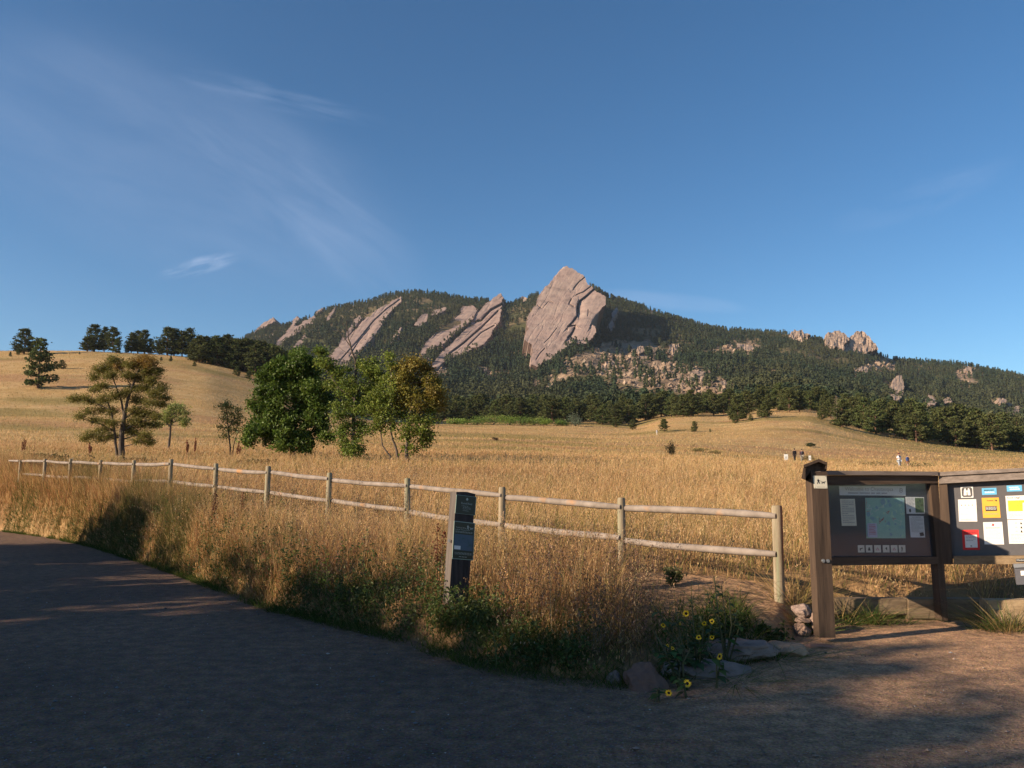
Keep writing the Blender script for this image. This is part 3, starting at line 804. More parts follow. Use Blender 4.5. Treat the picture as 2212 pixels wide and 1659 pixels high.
for i, (x, yt, yb) in enumerate([(1820, 862, 918), (1845, 855, 922), (1868, 858, 926), (1893, 868, 930), (1912, 880, 935), (1832, 875, 922), (1935, 866, 938), (1952, 880, 942), (1970, 860, 944), (1905, 862, 928), (1882, 876, 930),
                               (1990, 870, 952), (2008, 895, 958), (2030, 880, 955), (2048, 878, 957), (2066, 900, 962), (2084, 892, 962), (2104, 900, 966), (2122, 892, 968), (2142, 890, 972), (2160, 905, 976), (2180, 915, 972), (2200, 922, 974),
                               (1980, 892, 950), (2020, 905, 960), (2056, 908, 962), (2092, 912, 966), (2134, 915, 972), (2155, 925, 976), (2195, 935, 978), (2225, 930, 980), (1858, 880, 925), (1795, 862, 914), (2074, 872, 955), (2112, 880, 962), (2170, 890, 965)]):
    px_pine(x, yt - 3, yb, (i * 5 + i // 3) % 6, 'green pine standing shoulder to shoulder along the upper right edge of the meadow', G2, Y=285 + (i * 37 % 50), wide=1.15)
G3 = 'pines at the front of the forest below the mountain'
xs = np.linspace(640, 1790, 92)
for i, x in enumerate(xs):
    x = x + random.uniform(-6, 6)
    hh = random.uniform(34, 62) * (1.0 if x > 1000 else 1.05)
    Yp = random.uniform(345, 400)
    a, _ = ray(x, 905); X = float(a) * Yp; Z = tz(X, Yp)
    h = hh / 1737 * Yp
    pine((X, Yp, Z - .1), h, (i * 7) % 6, 'dark pine in the front ranks of the forest belt above the meadow', G3, wide=random.uniform(1., 1.3))
for i in range(120):
    x = random.uniform(640, 2260); Yp = random.uniform(380, 500)
    a, _ = ray(x, 905); X = float(a) * Yp; Z = tz(X, Yp)
    pine((X, Yp, Z - .1), random.uniform(30, 52) / 1737 * Yp, (i * 5) % 6, 'dark pine in the front ranks of the forest belt above the meadow', G3, wide=random.uniform(1., 1.25))
# the dead tree
tr, _ = pine_meshes(130, H=10, Rm=2.2, levels=18, dead=True, gap=.05)
a, _ = ray(1808, 900); Yd = 312.; X = float(a) * Yd
dt = empty('dead_tree', (X, Yd, tz(X, Yd)), 'bare reddish-grey dead pine among green pines beside the grassy knoll', 'dead tree'); dt.scale = (1.05, 1.05, 1.05)
tr.build('trunk', surf('dead_pine', (.16, .11, .09), (.26, .19, .16), 3, .9, 0), dt, False)

# ---- the far forest: too many to count, one mass
def forest_mass():
    r = np.random.default_rng(5)
    protos = []
    for k in range(7):                       # (verts, quads) of unit trees, height 1
        n = 56; 
        t = np.sort(r.uniform(.12, .98, n)); prof = (1 - t) ** .8 * .24 + .02
        if k % 3 == 2: prof = np.sqrt(np.clip(1 - ((t - .5) / .52) ** 2, 0, 1)) * .22 + .02
        an = r.uniform(0, 6.28, n); rr_ = prof * r.uniform(.5, 1.15, n)
        C = np.stack([np.cos(an) * rr_, np.sin(an) * rr_, t], 1)
        nrm = rand_unit(n, r); nrm[:, 2] = abs(nrm[:, 2]) + .1; nrm[:, :2] += np.stack([np.cos(an), np.sin(an)], 1) * .8; nrm /= np.linalg.norm(nrm, axis=1, keepdims=True)
        V, Fq = leaf_quads(C, r.uniform(.08, .16, n), nrm, r, 1.4)
        # a few dark inner faces so the crown is not see-through
        m_ = 6; ang = np.arange(m_) * 2 * math.pi / m_
        core = np.concatenate([np.stack([np.cos(ang) * .13, np.sin(ang) * .13, np.full(m_, .12)], 1), np.stack([np.cos(ang) * .03, np.sin(ang) * .03, np.full(m_, .85)], 1)])
        f2 = np.array([[i, (i + 1) % m_, m_ + (i + 1) % m_, m_ + i] for i in range(m_)]) + len(V)
        protos.append((np.concatenate([V, core]), np.concatenate([Fq, f2]), len(V)))
    # sites: stratified over bearing and depth
    pts = []
    Y = 470.
    while Y < 1840:
        sp = 4.2 + Y * .0024
        a0, a1 = -.42, 1.02
        nx = int((a1 - a0) * Y / sp)
        a = np.linspace(a0, a1, nx) + r.uniform(-.5, .5, nx) * (a1 - a0) / nx
        yy_ = Y + r.uniform(-.5, .5, nx) * sp
        pts.append(np.stack([a * yy_, yy_], 1)); Y += sp * 1.15
    pts = np.concatenate(pts); X, Yv = pts[:, 0], pts[:, 1]; Z = TZ(X, Yv)
    x, y = proj(X, Yv, Z)
    keep = np.ones(len(X), bool)
    for poly, yb, yt in SLABS:
        ins = inpoly(x, y - 1.0, poly)
        keep &= ~ins
    sc = scree_mask(X, Yv, Z)
    keep &= ~(sc & (r.random(len(X)) > .05 + .4 * (fbm(X / 28., Yv / 28., 75, 2) > .30)))
    yt_ = y - 10.5 * 1737 / Yv; keep &= ~((inpoly(x, yt_, SCREE[0]) | inpoly(x, yt_ - 8, SCREE[0])) & ~sc & (r.random(len(X)) > .04))
    dens = fbm(X / 60., Yv / 60., 71, 4)
    keep &= ~((dens < -.30) & (r.random(len(X)) < .7))
    # thinner on the dry right-hand slope
    keep &= ~((x > 1500) & (fbm(X / 35., Yv / 45., 72, 3) < -.1) & (r.random(len(X)) < .55))
    keep &= ~((x < 560) & (Yv < 900))
    X, Yv, Z = X[keep], Yv[keep], Z[keep]
    n = len(X)
    h = (8 + 7.5 * r.random(n) ** 1.3) * (1 - .22 * sstep((Yv - 1200) / 500)); w = h * r.uniform(.95, 1.5, n); rot = r.uniform(0, 6.28, n); kk = r.integers(0, len(protos), n)
    hue = fbm(X / 90., Yv / 90., 73, 3)
    base = lerp3((.036, .052, .030), (.064, .068, .034), sstep(hue + .5)) * (1 + r.uniform(-.25, .25, (n, 1)))
    Vs, Fs, Cs = [], [], []; off = 0
    for k, (pv, pf, nl) in enumerate(protos):
        s = np.nonzero(kk == k)[0]; m_ = len(s)
        c, sn = np.cos(rot[s])[:, None], np.sin(rot[s])[:, None]
        vx = (pv[None, :, 0] * c - pv[None, :, 1] * sn) * w[s][:, None] + X[s][:, None]
        vy = (pv[None, :, 0] * sn + pv[None, :, 1] * c) * w[s][:, None] + Yv[s][:, None]
        vz = pv[None, :, 2] * h[s][:, None] + Z[s][:, None] - .2
        Vs.append(np.stack([vx, vy, vz], 2).reshape(-1, 3).astype(np.float32))
        Fs.append((pf[None] + (np.arange(m_) * len(pv))[:, None, None] + off).reshape(-1, 4)); off += m_ * len(pv)
        cc = np.repeat(base[s][:, None, :], len(pv), 1); cc[:, :nl] *= (1 + r.uniform(-.25, .3, (m_, nl // 4, 1))).repeat(4, axis=1)
        Cs.append(cc.reshape(-1, 3))
    me = np_mesh('forest', np.concatenate(Vs), np.concatenate(Fs), np.concatenate(Cs))
    print('forest trees', n)
    return link('forest', me, M_needle)
def scree_rocks():
    r = np.random.default_rng(15); n = 90000; a = r.uniform(-.15, .75, n); Y = r.uniform(520, 1700, n); X = a * Y; Z = TZ(X, Y); k = scree_mask(X, Y, Z); X, Y, Z = X[k], Y[k], Z[k]; n = len(X)
    cl = fbm(X / 25., Y / 25., 76, 3); k = cl + r.random(n) > .55; X, Y, Z, cl = X[k], Y[k], Z[k], cl[k]; n = len(X); s = (.5 + 2.3 * r.random(n) ** 4) * (1 + .6 * sstep(cl * 3))
    ico = np.array([(0, 0, 1), (.9, 0, .4), (.3, .85, .4), (-.7, .5, .45), (-.7, -.5, .4), (.3, -.85, .45), (.7, .5, -.4), (-.3, .85, -.4), (-.9, 0, -.4), (-.3, -.85, -.4), (.7, -.5, -.4)])
    f = np.array([(0, 1, 2), (0, 2, 3), (0, 3, 4), (0, 4, 5), (0, 5, 1), (1, 6, 2), (2, 7, 3), (3, 8, 4), (4, 9, 5), (5, 10, 1), (2, 6, 7), (3, 7, 8), (4, 8, 9), (5, 9, 10), (1, 10, 6)])
    V = ico[None] * s[:, None, None] * r.uniform(.6, 1.4, (n, 11, 1)) * r.uniform(.7, 1.3, (n, 1, 3)) + np.stack([X, Y, Z + s * .2], 1)[:, None, :]
    c = pick_cols(n, [(.29, .205, .145), (.25, .175, .125), (.33, .245, .18), (.22, .17, .13)], r)
    o = link('scree', np_mesh('scree', V.reshape(-1, 3), (f[None] + (np.arange(n) * 11)[:, None, None]).reshape(-1, 3), np.repeat(c, 11, 0)), M_needle)
    print('scree', n); tag(o, 'loose broken rock strewn over the bare patches of the mountain', 'scree', kind='stuff')
def pick_cols(n, cols, r): return np.array(cols)[r.integers(0, len(cols), n)] * r.uniform(.75, 1.2, (n, 1))
scree_rocks()
tag(forest_mass(), 'dark pine forest covering the mountain slopes', 'forest', kind='stuff')

# ---- broadleaf trees ----------------------------------------------------------
def broadleaf(x0, ybase, Y, trunks, blobs, col, label, name='deciduous_tree', leaf=.10, dens=1.0, cols2=None, seed=0, tw=.09, flat=.2, twigs=(), trans=M_leaf, sprig=.5, cat='tree', rx=1.0):
    """trunks: lists of (x, y[, depth]) image rows; blobs: (x, y, rx, ry[, depth][, colour]) foliage masses; all at depth Y"""
    r = np.random.default_rng(seed); rr = random.Random(seed)
    a, _ = ray(x0, ybase); X0 = float(a) * Y; Z0 = tz(X0, Y)
    base = P(x0, ybase, Y); root = Vector((X0, Y, Z0))
    o = empty(name, root, label, cat)
    k = Y / 1737.
    def W(x, y, d=0): 
        p = P(x, y, Y); return Vector((p.x * (Y + d) / Y, Y + d, (p.z - EYE) * (Y + d) / Y + EYE))
    mb = MB(); nodes = []
    for tl, (pts, w0, w1) in enumerate(trunks):
        pp = [W(*p) for p in pts]
        if tl == 0 or abs(pts[0][1] - ybase) < 8: pp[0].z = min(pp[0].z, tz(pp[0].x, pp[0].y)) - .1
        # subdivide and roughen
        q = []
        for i in range(len(pp) - 1):
            for s in range(3):
                f = s / 3; q.append(pp[i].lerp(pp[i + 1], f) + Vector((rr.gauss(0, .012), rr.gauss(0, .02), 0)) * (1 if i + s else 0))
        q.append(pp[-1]); rad = [w0 * k / 2 + (w1 - w0) * k / 2 * i / (len(q) - 1) for i in range(len(q))]
        mb.tube(q, rad, 8); nodes += [(q[i], rad[i]) for i in range(len(q) // 5, len(q))]
    C = []; K = []; Cc = []
    for bl in blobs:
        bx, by, bw, bh = bl[:4]; d = bl[4] if len(bl) > 4 and bl[4] is not None else rr.uniform(-.5, .5) * bw * k * rx
        c = bl[5] if len(bl) > 5 else (col if cols2 is None or rr.random() < .5 else cols2)
        ctr = W(bx, by, d)
        # limb from the nearest lower trunk node
        best = min(nodes, key=lambda nd: (nd[0] - ctr).length + max(0, nd[0].z - ctr.z + .05) * 3)
        mid = best[0].lerp(ctr, .55) + Vector((rr.gauss(0, .06), rr.gauss(0, .06), -.05 * (ctr - best[0]).length))
        r0 = min(best[1] * .7, .012 + .03 * (ctr - best[0]).length)
        mb.tube([best[0], mid, ctr], [r0, r0 * .6, .01], 5, caps=False)
        RX, RZ = bw * k, bh * k * (1.5 if flat > .25 else 1); RY = RX * .9
        vol = RX * RY * RZ
        ns = max(9, int(sprig * 48 * (RX * RZ) / .25))
        for s in range(ns):
            u = rand_unit(1, r)[0] * (r.random() ** .4)
            sp_ = np.array(ctr) + u * np.array([RX, RY, RZ])
            if s % 2 == 0:
                mb.tube([mid.lerp(ctr, .7), ctr.lerp(Vector(sp_), .6), Vector(sp_)], [.012, .008, .004], 4, caps=False)
            nl = int(30 * dens); sg = np.array([.17, .17, .17 * (1 - flat)]) * r.uniform(.6, 1.2)
            C.append(sp_ + r.normal(size=(nl, 3)) * sg); K.append(np.full(nl, r.uniform(.75, 1.25))); Cc.append(np.repeat([c], nl, 0))
    for pts, w0, w1 in twigs:
        mb.tube([W(*p) for p in pts], [w0 * k / 2 + (w1 - w0) * k / 2 * i / (len(pts) - 1) for i in range(len(pts))], 5)
    mb.build('trunk', M_bark, o)
    C = np.concatenate(C); K = np.concatenate(K); Cc = np.concatenate(Cc)
    n = len(C); nrm = rand_unit(n, r); nrm[:, 2] = abs(nrm[:, 2]) * (.6 + flat) + .15; nrm /= np.linalg.norm(nrm, axis=1, keepdims=True)
    V, Fq = leaf_quads(C, r.uniform(.7, 1.4, n) * leaf * .92, nrm, r, 1.35)
    cv = Cc * (1 + r.uniform(-.22, .22, (n, 1))) * (1 + r.uniform(-.1, .1, (n, 3))) * K[:, None]
    me = np_mesh('crown', V, Fq, np.repeat(np.clip(cv, 0, 1), 4, 0))
    link('crown', me, trans, o, True)
    return o
def blobfill(poly, n, rad, seed, squash=.8):
    """n foliage masses spread through a traced crown outline"""
    rr = random.Random(seed); xs = [p[0] for p in poly]; ys = [p[1] for p in poly]; out_ = []; t = 0
    while len(out_) < n and t < 9000:
        t += 1; x = rr.uniform(min(xs), max(xs)); y = rr.uniform(min(ys), max(ys))
        if not bool(inpoly(np.array([x]), np.array([y]), poly)[0]): continue
        if any((x - b[0]) ** 2 + (y - b[1]) ** 2 < (rad * .62) ** 2 for b in out_) and t < 5000: continue
        out_.append((x, y, rad * rr.uniform(.7, 1.15), rad * squash * rr.uniform(.7, 1.15)))
    return out_

YT = 47.
OL = (.165, .150, .036); OR = (.235, .145, .036); GR = (.072, .118, .020); YG = (.22, .27, .05)
# 1 sparse spreading tree
broadleaf(264, 990, 46., [([(264, 992), (262, 950), (268, 900), (274, 870)], 15, 6), ([(274, 870), (285, 835), (300, 800), (312, 775)], 6, 2), ([(268, 900), (262, 865), (250, 835), (240, 805)], 5, 2),
  ([(254, 985), (248, 940), (240, 890), (228, 850)], 7, 2), ([(268, 905), (300, 880), (335, 862)], 4, 1.5), ([(266, 930), (300, 912), (335, 905)], 4, 1.5), ([(246, 930), (215, 915), (180, 905)], 3.5, 1.5),
  ([(262, 945), (235, 945), (200, 940)], 3.5, 1.2), ([(264, 950), (290, 940), (325, 945)], 3.5, 1.2), ([(238, 885), (205, 870), (165, 862)], 3.5, 1.2), ([(285, 835), (262, 800), (250, 785)], 3, 1.2)],
  [(312, 775, 16, 8, None, OR), (296, 785, 16, 7, None, OR), (326, 785, 14, 8, None, OR), (280, 790, 16, 6, None, OL), (250, 780, 18, 6, None, OL), (228, 792, 14, 6, None, OL), (215, 800, 14, 5), (258, 795, 14, 6, None, OR), (318, 800, 18, 8, None, OL),
   (340, 800, 10, 7), (205, 815, 12, 4), (240, 812, 16, 6), (275, 812, 16, 6), (300, 815, 16, 7), (330, 822, 16, 8), (348, 838, 12, 6), (335, 850, 18, 6), (310, 838, 16, 6), (355, 858, 12, 4), (285, 840, 14, 5), (225, 835, 16, 5), (205, 842, 12, 4),
   (180, 860, 16, 4), (160, 862, 12, 3), (200, 865, 14, 4), (222, 862, 14, 5), (248, 855, 14, 6), (270, 850, 12, 6), (300, 862, 18, 6), (325, 870, 16, 5), (345, 872, 12, 4), (215, 885, 14, 4), (190, 888, 12, 4), (172, 900, 12, 3), (240, 888, 14, 5),
   (290, 888, 18, 6), (315, 892, 18, 6), (335, 898, 14, 5), (205, 908, 12, 4), (228, 912, 14, 4), (285, 910, 16, 5), (308, 915, 18, 6), (330, 918, 14, 5), (200, 938, 14, 4), (222, 930, 16, 4), (185, 946, 12, 3), (240, 942, 12, 4), (290, 935, 16, 5), (315, 940, 16, 5),
   (275, 925, 12, 5), (300, 952, 14, 4), (322, 955, 10, 3), (215, 950, 14, 4), (250, 915, 12, 5)],
  OL, 'tall sparse tree with layered olive and rust leaves, leftmost of the big trees', leaf=.058, dens=2.6, seed=11, flat=.3, sprig=.85, rx=2.2)
# 2 small soft green tree
broadleaf(366, 940, 60., [([(366, 942), (368, 925), (372, 905)], 6, 3), ([(368, 922), (352, 908), (345, 900)], 3, 1.5), ([(370, 915), (388, 905), (398, 900)], 3, 1.5), ([(372, 905), (378, 885), (382, 875)], 3, 1)],
  [(378, 876, 13, 8), (390, 880, 10, 7), (368, 884, 11, 8), (382, 890, 14, 8), (360, 896, 12, 7), (396, 892, 9, 8), (350, 906, 12, 6), (372, 900, 14, 7), (390, 905, 12, 6), (402, 908, 8, 5), (344, 916, 9, 4), (362, 912, 10, 5), (396, 916, 8, 4)],
  (.24, .27, .08), 'small pale green tree right of the sparse rust-leaved one', leaf=.09, dens=.9, seed=12)
# 3 sapling
broadleaf(500, 985, 48., [([(500, 987), (496, 955), (493, 925), (490, 895), (488, 872)], 4, 1.2), ([(500, 985), (508, 950), (516, 925)], 2.5, 1.), ([(493, 925), (505, 905), (514, 885)], 2, .8)],
  [(488, 872, 8, 5), (478, 878, 9, 4), (496, 880, 9, 4), (513, 886, 6, 4), (490, 892, 11, 4), (505, 898, 10, 4), (516, 902, 6, 3), (484, 905, 9, 4), (500, 910, 12, 4), (512, 916, 8, 3), (478, 922, 9, 3), (495, 926, 10, 4), (508, 930, 8, 3), (486, 942, 8, 3)],
  (.22, .22, .065), 'thin open sapling between the pale green tree and the big green tree', leaf=.08, dens=.55, seed=13, sprig=.5, cat='sapling', name='sapling')
# 4 dense green tree
pg = [(655, 755), (668, 775), (680, 790), (690, 820), (700, 860), (706, 905), (710, 940), (700, 960), (672, 966), (640, 962), (618, 968), (590, 975), (570, 972), (548, 960), (532, 942), (538, 925), (548, 905), (560, 890), (550, 870), (552, 850), (566, 830), (572, 800), (590, 785), (600, 770), (618, 785), (630, 762)]
broadleaf(632, 988, YT, [([(632, 990), (632, 960), (636, 920), (640, 870), (645, 800)], 12, 3), ([(634, 940), (600, 920), (570, 915)], 5, 2), ([(634, 935), (670, 920), (695, 920)], 5, 2), ([(638, 890), (600, 860), (575, 850)], 5, 2), ([(640, 880), (670, 850), (685, 840)], 4, 2), ([(624, 985), (610, 972), (590, 972)], 3, 1.2)],
  blobfill(pg, 62, 19, 3) + [(652, 762, 9, 10), (604, 780, 12, 10), (640, 775, 12, 10), (590, 795, 12, 10), (668, 790, 10, 12)], GR, 'largest dense bright green tree in the row behind the fence', leaf=.115, dens=1.35, cols2=(.10, .15, .026), seed=14, sprig=.62, rx=2.6)
# 5 tree with bare top and leafy column
p5 = [(690, 750), (705, 775), (735, 795), (760, 790), (790, 778), (815, 785), (828, 810), (815, 850), (800, 880), (790, 900), (800, 925), (790, 945), (775, 960), (768, 992), (750, 985), (735, 960), (728, 930), (712, 905), (725, 880), (715, 845), (705, 810), (680, 775)]
broadleaf(761, 996, 45., [([(761, 998), (762, 960), (764, 900), (768, 830), (768, 780)], 9, 4), ([(768, 780), (758, 750), (752, 725), (748, 695)], 4.5, 1.2), ([(764, 860), (735, 840), (705, 800)], 4, 1.5), ([(766, 850), (795, 830), (812, 805)], 4, 1.5)],
  [(b[0], b[1], b[2], b[3]) for b in blobfill(p5, 44, 15, 4)] + [(692, 758, 8, 8), (700, 785, 10, 9), (806, 783, 12, 8), (790, 800, 14, 10, None, YG), (815, 815, 12, 10, None, YG), (775, 970, 9, 6), (755, 975, 9, 6), (762, 985, 7, 6)],
  (.13, .175, .034), 'tree with bare twigs poking out of its top and leaves down its stem', leaf=.10, dens=1.0, cols2=(.15, .19, .036), seed=15, sprig=.36, rx=2.,
  twigs=[([(757, 748), (740, 725), (728, 708)], 2.6, .9), ([(766, 775), (782, 755), (796, 735)], 2.6, .9), ([(755, 735), (766, 715), (770, 700)], 1.2, .4), ([(764, 765), (745, 760), (730, 748)], 1.4, .4), ([(750, 715), (742, 702), (738, 690)], 1, .4), ([(785, 750), (792, 752), (800, 748)], .9, .4), ([(768, 790), (755, 780), (740, 778)], 1.4, .5)])
# 6 orange and green, several stems
p6 = [(842, 765), (852, 790), (870, 790), (880, 778), (900, 772), (925, 788), (940, 800), (935, 820), (960, 835), (965, 860), (950, 885), (945, 915), (935, 950), (918, 960), (905, 975), (888, 980), (876, 955), (862, 935), (832, 925), (815, 935), (805, 915), (815, 900), (800, 870), (815, 840), (830, 810)]
def c6(x, y):
    if (y < 800 and x > 868 or (x > 905 and y < 905)) and int(x * 7 + y) % 3: return (.215, .17, .04)
    if x > 860 and y < 880: return (.20, .175, .034)
    return (.155, .19, .034)
broadleaf(880, 1000, 44., [([(880, 1002), (878, 970), (884, 920), (890, 860), (892, 810)], 9, 2.5), ([(860, 1000), (858, 975), (848, 950), (842, 920)], 7, 2.5), ([(850, 1000), (842, 985), (826, 962), (822, 930)], 5, 2), ([(842, 920), (845, 860), (845, 790)], 3, 1.5), ([(884, 915), (915, 880), (935, 860)], 4, 1.5), ([(884, 925), (905, 950)], 3, 1.5)],
  [(b[0], b[1], b[2], b[3], None, c6(b[0], b[1])) for b in blobfill(p6, 58, 16, 6)] + [(842, 772, 7, 8, None, YG), (848, 790, 9, 9, None, YG), (896, 785, 14, 9, None, (.23, .165, .038)), (925, 798, 13, 9, None, (.23, .165, .038)), (838, 815, 12, 10, None, YG), (850, 830, 12, 10, None, YG)],
  (.10, .12, .022), 'many-stemmed tree turning orange at its top, rightmost of the big trees', leaf=.10, dens=.9, seed=16, sprig=.46, rx=2.2)
# shrubs at the foot of the forest
def shrub(x, yb, w, h, Y, col, label, group=None, seed=0, name='shrub', leaf=.35, n=9, cat='shrub', dens=1.):
    r = np.random.default_rng(seed + 900); rr = random.Random(seed)
    a, _ = ray(x, yb); X = float(a) * Y; Z = tz(X, Y); k = Y / 1737.
    o = empty(name, (X, Y, Z), label, cat, group)
    mb = MB(); C = []
    for i in range(n):
        an = rr.uniform(0, 6.28); f = rr.random() ** .5
        p = Vector((math.cos(an) * f * w * k * .5, math.sin(an) * f * w * k * .5, h * k * rr.uniform(.3, .85) * (1 - .3 * f)))
        mb.tube([(0, 0, -.1), tuple(p * .6), tuple(p)], [.03 * h * k / 2, .02 * h * k / 2, .01 * h * k / 2], 5, caps=False)
        m_ = int(70 * dens)
        C.append(np.array(p) + r.normal(size=(m_, 3)) * np.array([w * k * .17, w * k * .17, h * k * .17]))
    mb.build('stem', M_bark, o, False)
    C = np.concatenate(C); C[:, 2] = np.maximum(C[:, 2], .02); nn = len(C)
    nrm = rand_unit(nn, r); nrm[:, 2] = abs(nrm[:, 2]); 
    V, Fq = leaf_quads(C, r.uniform(.6, 1.2, nn) * leaf, nrm, r, 1.4)
    link('foliage', np_mesh('foliage', V, Fq, np.repeat(colvar(col, nn, .3, .12, r), 4, 0)), M_leaf, o, False)
    return o
gl = (.17, .25, .04)
for i, (x, w, h, lab) in enumerate([(1000, 30, 14, 'bright green shrub at the left end of the shrub line under the forest'), (1030, 36, 20, 'light green shrub, tallest near the left end of the shrub line'), (1062, 44, 26, 'biggest bright green shrub at the forest foot'), (1100, 36, 22, 'round green shrub right of the biggest one'),
       (1128, 34, 20, 'mid-green shrub in the middle of the shrub line'), (1152, 32, 20, 'dark green shrub in the shrub line'), (1180, 28, 16, 'low green shrub before the silvery bush'), (1212, 26, 14, 'small yellow-green shrub beside the silvery bush'), (980, 26, 14, 'small shrub just right of the orange tree, under the forest')]):
    shrub(x, 919, w, h, 322., (gl, (.13, .20, .035), (.19, .25, .05))[i % 3], lab, 'shrubs along the foot of the forest', i, n=14)
shrub(1243, 920, 26, 28, 322., (.13, .16, .10), 'silvery grey-green bush at the foot of the forest', seed=31, n=14)
shrub(1449, 990, 17, 30, 95., (.075, .06, .03), 'small dark brown bush alone in the middle of the meadow', seed=32, leaf=.12, n=12)
shrub(1750, 945, 16, 9, 190., (.05, .065, .025), 'low dark green bush on the slope under the knoll', seed=33, leaf=.2)
shrub(1070, 946, 10, 9, 150., (.10, .06, .03), 'tiny flat-topped brown bush on the left meadow', seed=34, leaf=.12, n=6)
for i, (x, y, w, h, lab) in enumerate([(80, 978, 50, 22, 'dark weedy bush behind the far left end of the fence'), (125, 977, 30, 20, 'smaller dark weedy bush behind the fence, next to the bigger one'), (290, 990, 70, 12, 'low dark green growth at the foot of the sparse rust-leaved tree'),
       (160, 1035, 75, 42, 'dark bush growing through the fence near its left end'), (555, 992, 60, 10, 'low olive undergrowth left of the big green tree'), (20, 972, 40, 14, 'low olive bush at the left edge behind the fence')]):
    shrub(x, y, w, h, 42. if i != 3 else 33., (.075, .065, .025) if i != 3 else (.055, .05, .025), lab, seed=40 + i, leaf=.11, n=14)
for i, (x, y, w, h, lab) in enumerate([(1880, 1018, 60, 18, 'scrubby olive bush left of the two hikers on the right'), (1985, 1020, 45, 18, 'scrubby bush behind the hiker in blue'), (1745, 1005, 26, 14, 'olive bush beside the small trail marker'), (1510, 958, 30, 10, 'low olive bush right of the meadow path'), (1545, 966, 26, 7, 'low scrub trailing right of the low olive bush')]):
    shrub(x, y, w, h, 82. if i in (0, 1) else 120., (.16, .13, .05), lab, seed=60 + i, leaf=.13, n=12, dens=.5)
# trees beyond the left of the frame: they throw the shade on the path
SHADE = []
# ------------------------------------------------------------------ the rail fence
WOOD_POST = woodmat('weathered_post', (.17, .135, .09), (.33, .27, .19), (.20, .22, .14), (26, 26, 2.0))
WOOD_RAIL = surf('weathered_rail', (.155, .128, .108), (.285, .24, .208), 5, .85, .4, 12, None, .15, .3, .7, .01, third=((.36, .20, .10), 2.2, .62, .74))
fx = [1678, 1342, 1085, 880, 712, 580, 467, 370, 290, 218, 153, 98, 45]
fy = [1092, 1075, 1052, 1033, 1021, 1007, 1001, 992, 994, 994, 991, 991, 993]
fd = [9.6]
for i in range(1, len(fx)):
    p0 = P(fx[i - 1], fy[i - 1], fd[-1]); lo_, hi_ = fd[-1], fd[-1] + 6
    for _ in range(40):
        mid = (lo_ + hi_) / 2; q = P(fx[i], fy[i], mid)
        if math.hypot(q.x - p0.x, q.y - p0.y) < (2.42 if i < 8 else 2.75): lo_ = mid
        else: hi_ = mid
    fd.append(mid)
fence = empty('wooden_fence', P(fx[0], 1285, fd[0]), 'weathered log fence with round posts and two rails along the meadow edge', 'fence')
for i in range(len(fx)):
    p = P(fx[i], fy[i], fd[i]); g = tz(p.x, p.y); mb = MB(); r = .055 if i != 5 else .06
    g = min(g, p.z - .7) - .25
    tx = random.uniform(-.02, .02)
    if i == 0: r = .062
    n = 12; h = p.z - g
    mb.tube([(p.x + tx, p.y, g), (p.x + tx * .5, p.y, g + h * .5), (p.x, p.y, p.z - .025), (p.x, p.y, p.z)], [r * 1.08, r * 1.02, r, r * .86], n, jit=.03)
    mb.build('post', WOOD_POST, fence)
top_r = [((1350, 1098), (1668, 1114)), ((1095, 1075), (1335, 1095)), ((888, 1051), (1078, 1069)), ((720, 1037), (875, 1049)), ((588, 1020), (706, 1034)), ((475, 1014), (574, 1021)), ((377, 1003), (461, 1012)),
         ((296, 1003), (365, 1002)), ((223, 1000), (286, 1003)), ((158, 998), (214, 1002)), ((102, 996), (150, 1000)), ((49, 996), (95, 997))]
low_r = [((1350, 1168), (1668, 1196)), ((1092, 1135), (1333, 1161)), ((886, 1106), (1078, 1133)), ((720, 1082), (873, 1101)), ((586, 1064), (706, 1081)), ((473, 1052), (574, 1063)), ((377, 1041), (461, 1050)),
         ((296, 1038), (365, 1040)), ((223, 1035), (286, 1041)), ((158, 1031), (214, 1034)), ((102, 1028), (150, 1031)), ((49, 1024), (95, 1027))]
for lst in (top_r, low_r):
    for i, (pa, pb) in enumerate(lst):
        da, db = fd[i + 1], fd[i]
        A = P(pa[0], pa[1], da - .0); B = P(pb[0], pb[1], db)
        d = (B - A).normalized(); A = A - d * .10; B = B + d * .06
        mb = MB(); r = random.uniform(.043, .05); k = 7; pts = []
        sag = random.uniform(-.012, .02)
        for j in range(k):
            t = j / (k - 1); pts.append(A.lerp(B, t) + Vector((0, 0, -math.sin(t * math.pi) * sag + random.uniform(-.004, .004))))
        rad = [r * (.55 if j == 0 else .75 if j == k - 1 else 1) * random.uniform(.96, 1.05) for j in range(k)]
        pts.insert(1, pts[0].lerp(pts[1], .12)); rad.insert(1, r * .95)
        mb.tube(pts, rad, 10, jit=.04)
        mb.build('rail', WOOD_RAIL, fence)
# the run of the fence that goes on out of the frame
A = P(20, 995, fd[-1] + .9)
mb = MB(); B = P(42, 996, fd[-1]); mb.tube([A, B], [.03, .045], 8); mb.build('rail', WOOD_RAIL, fence)

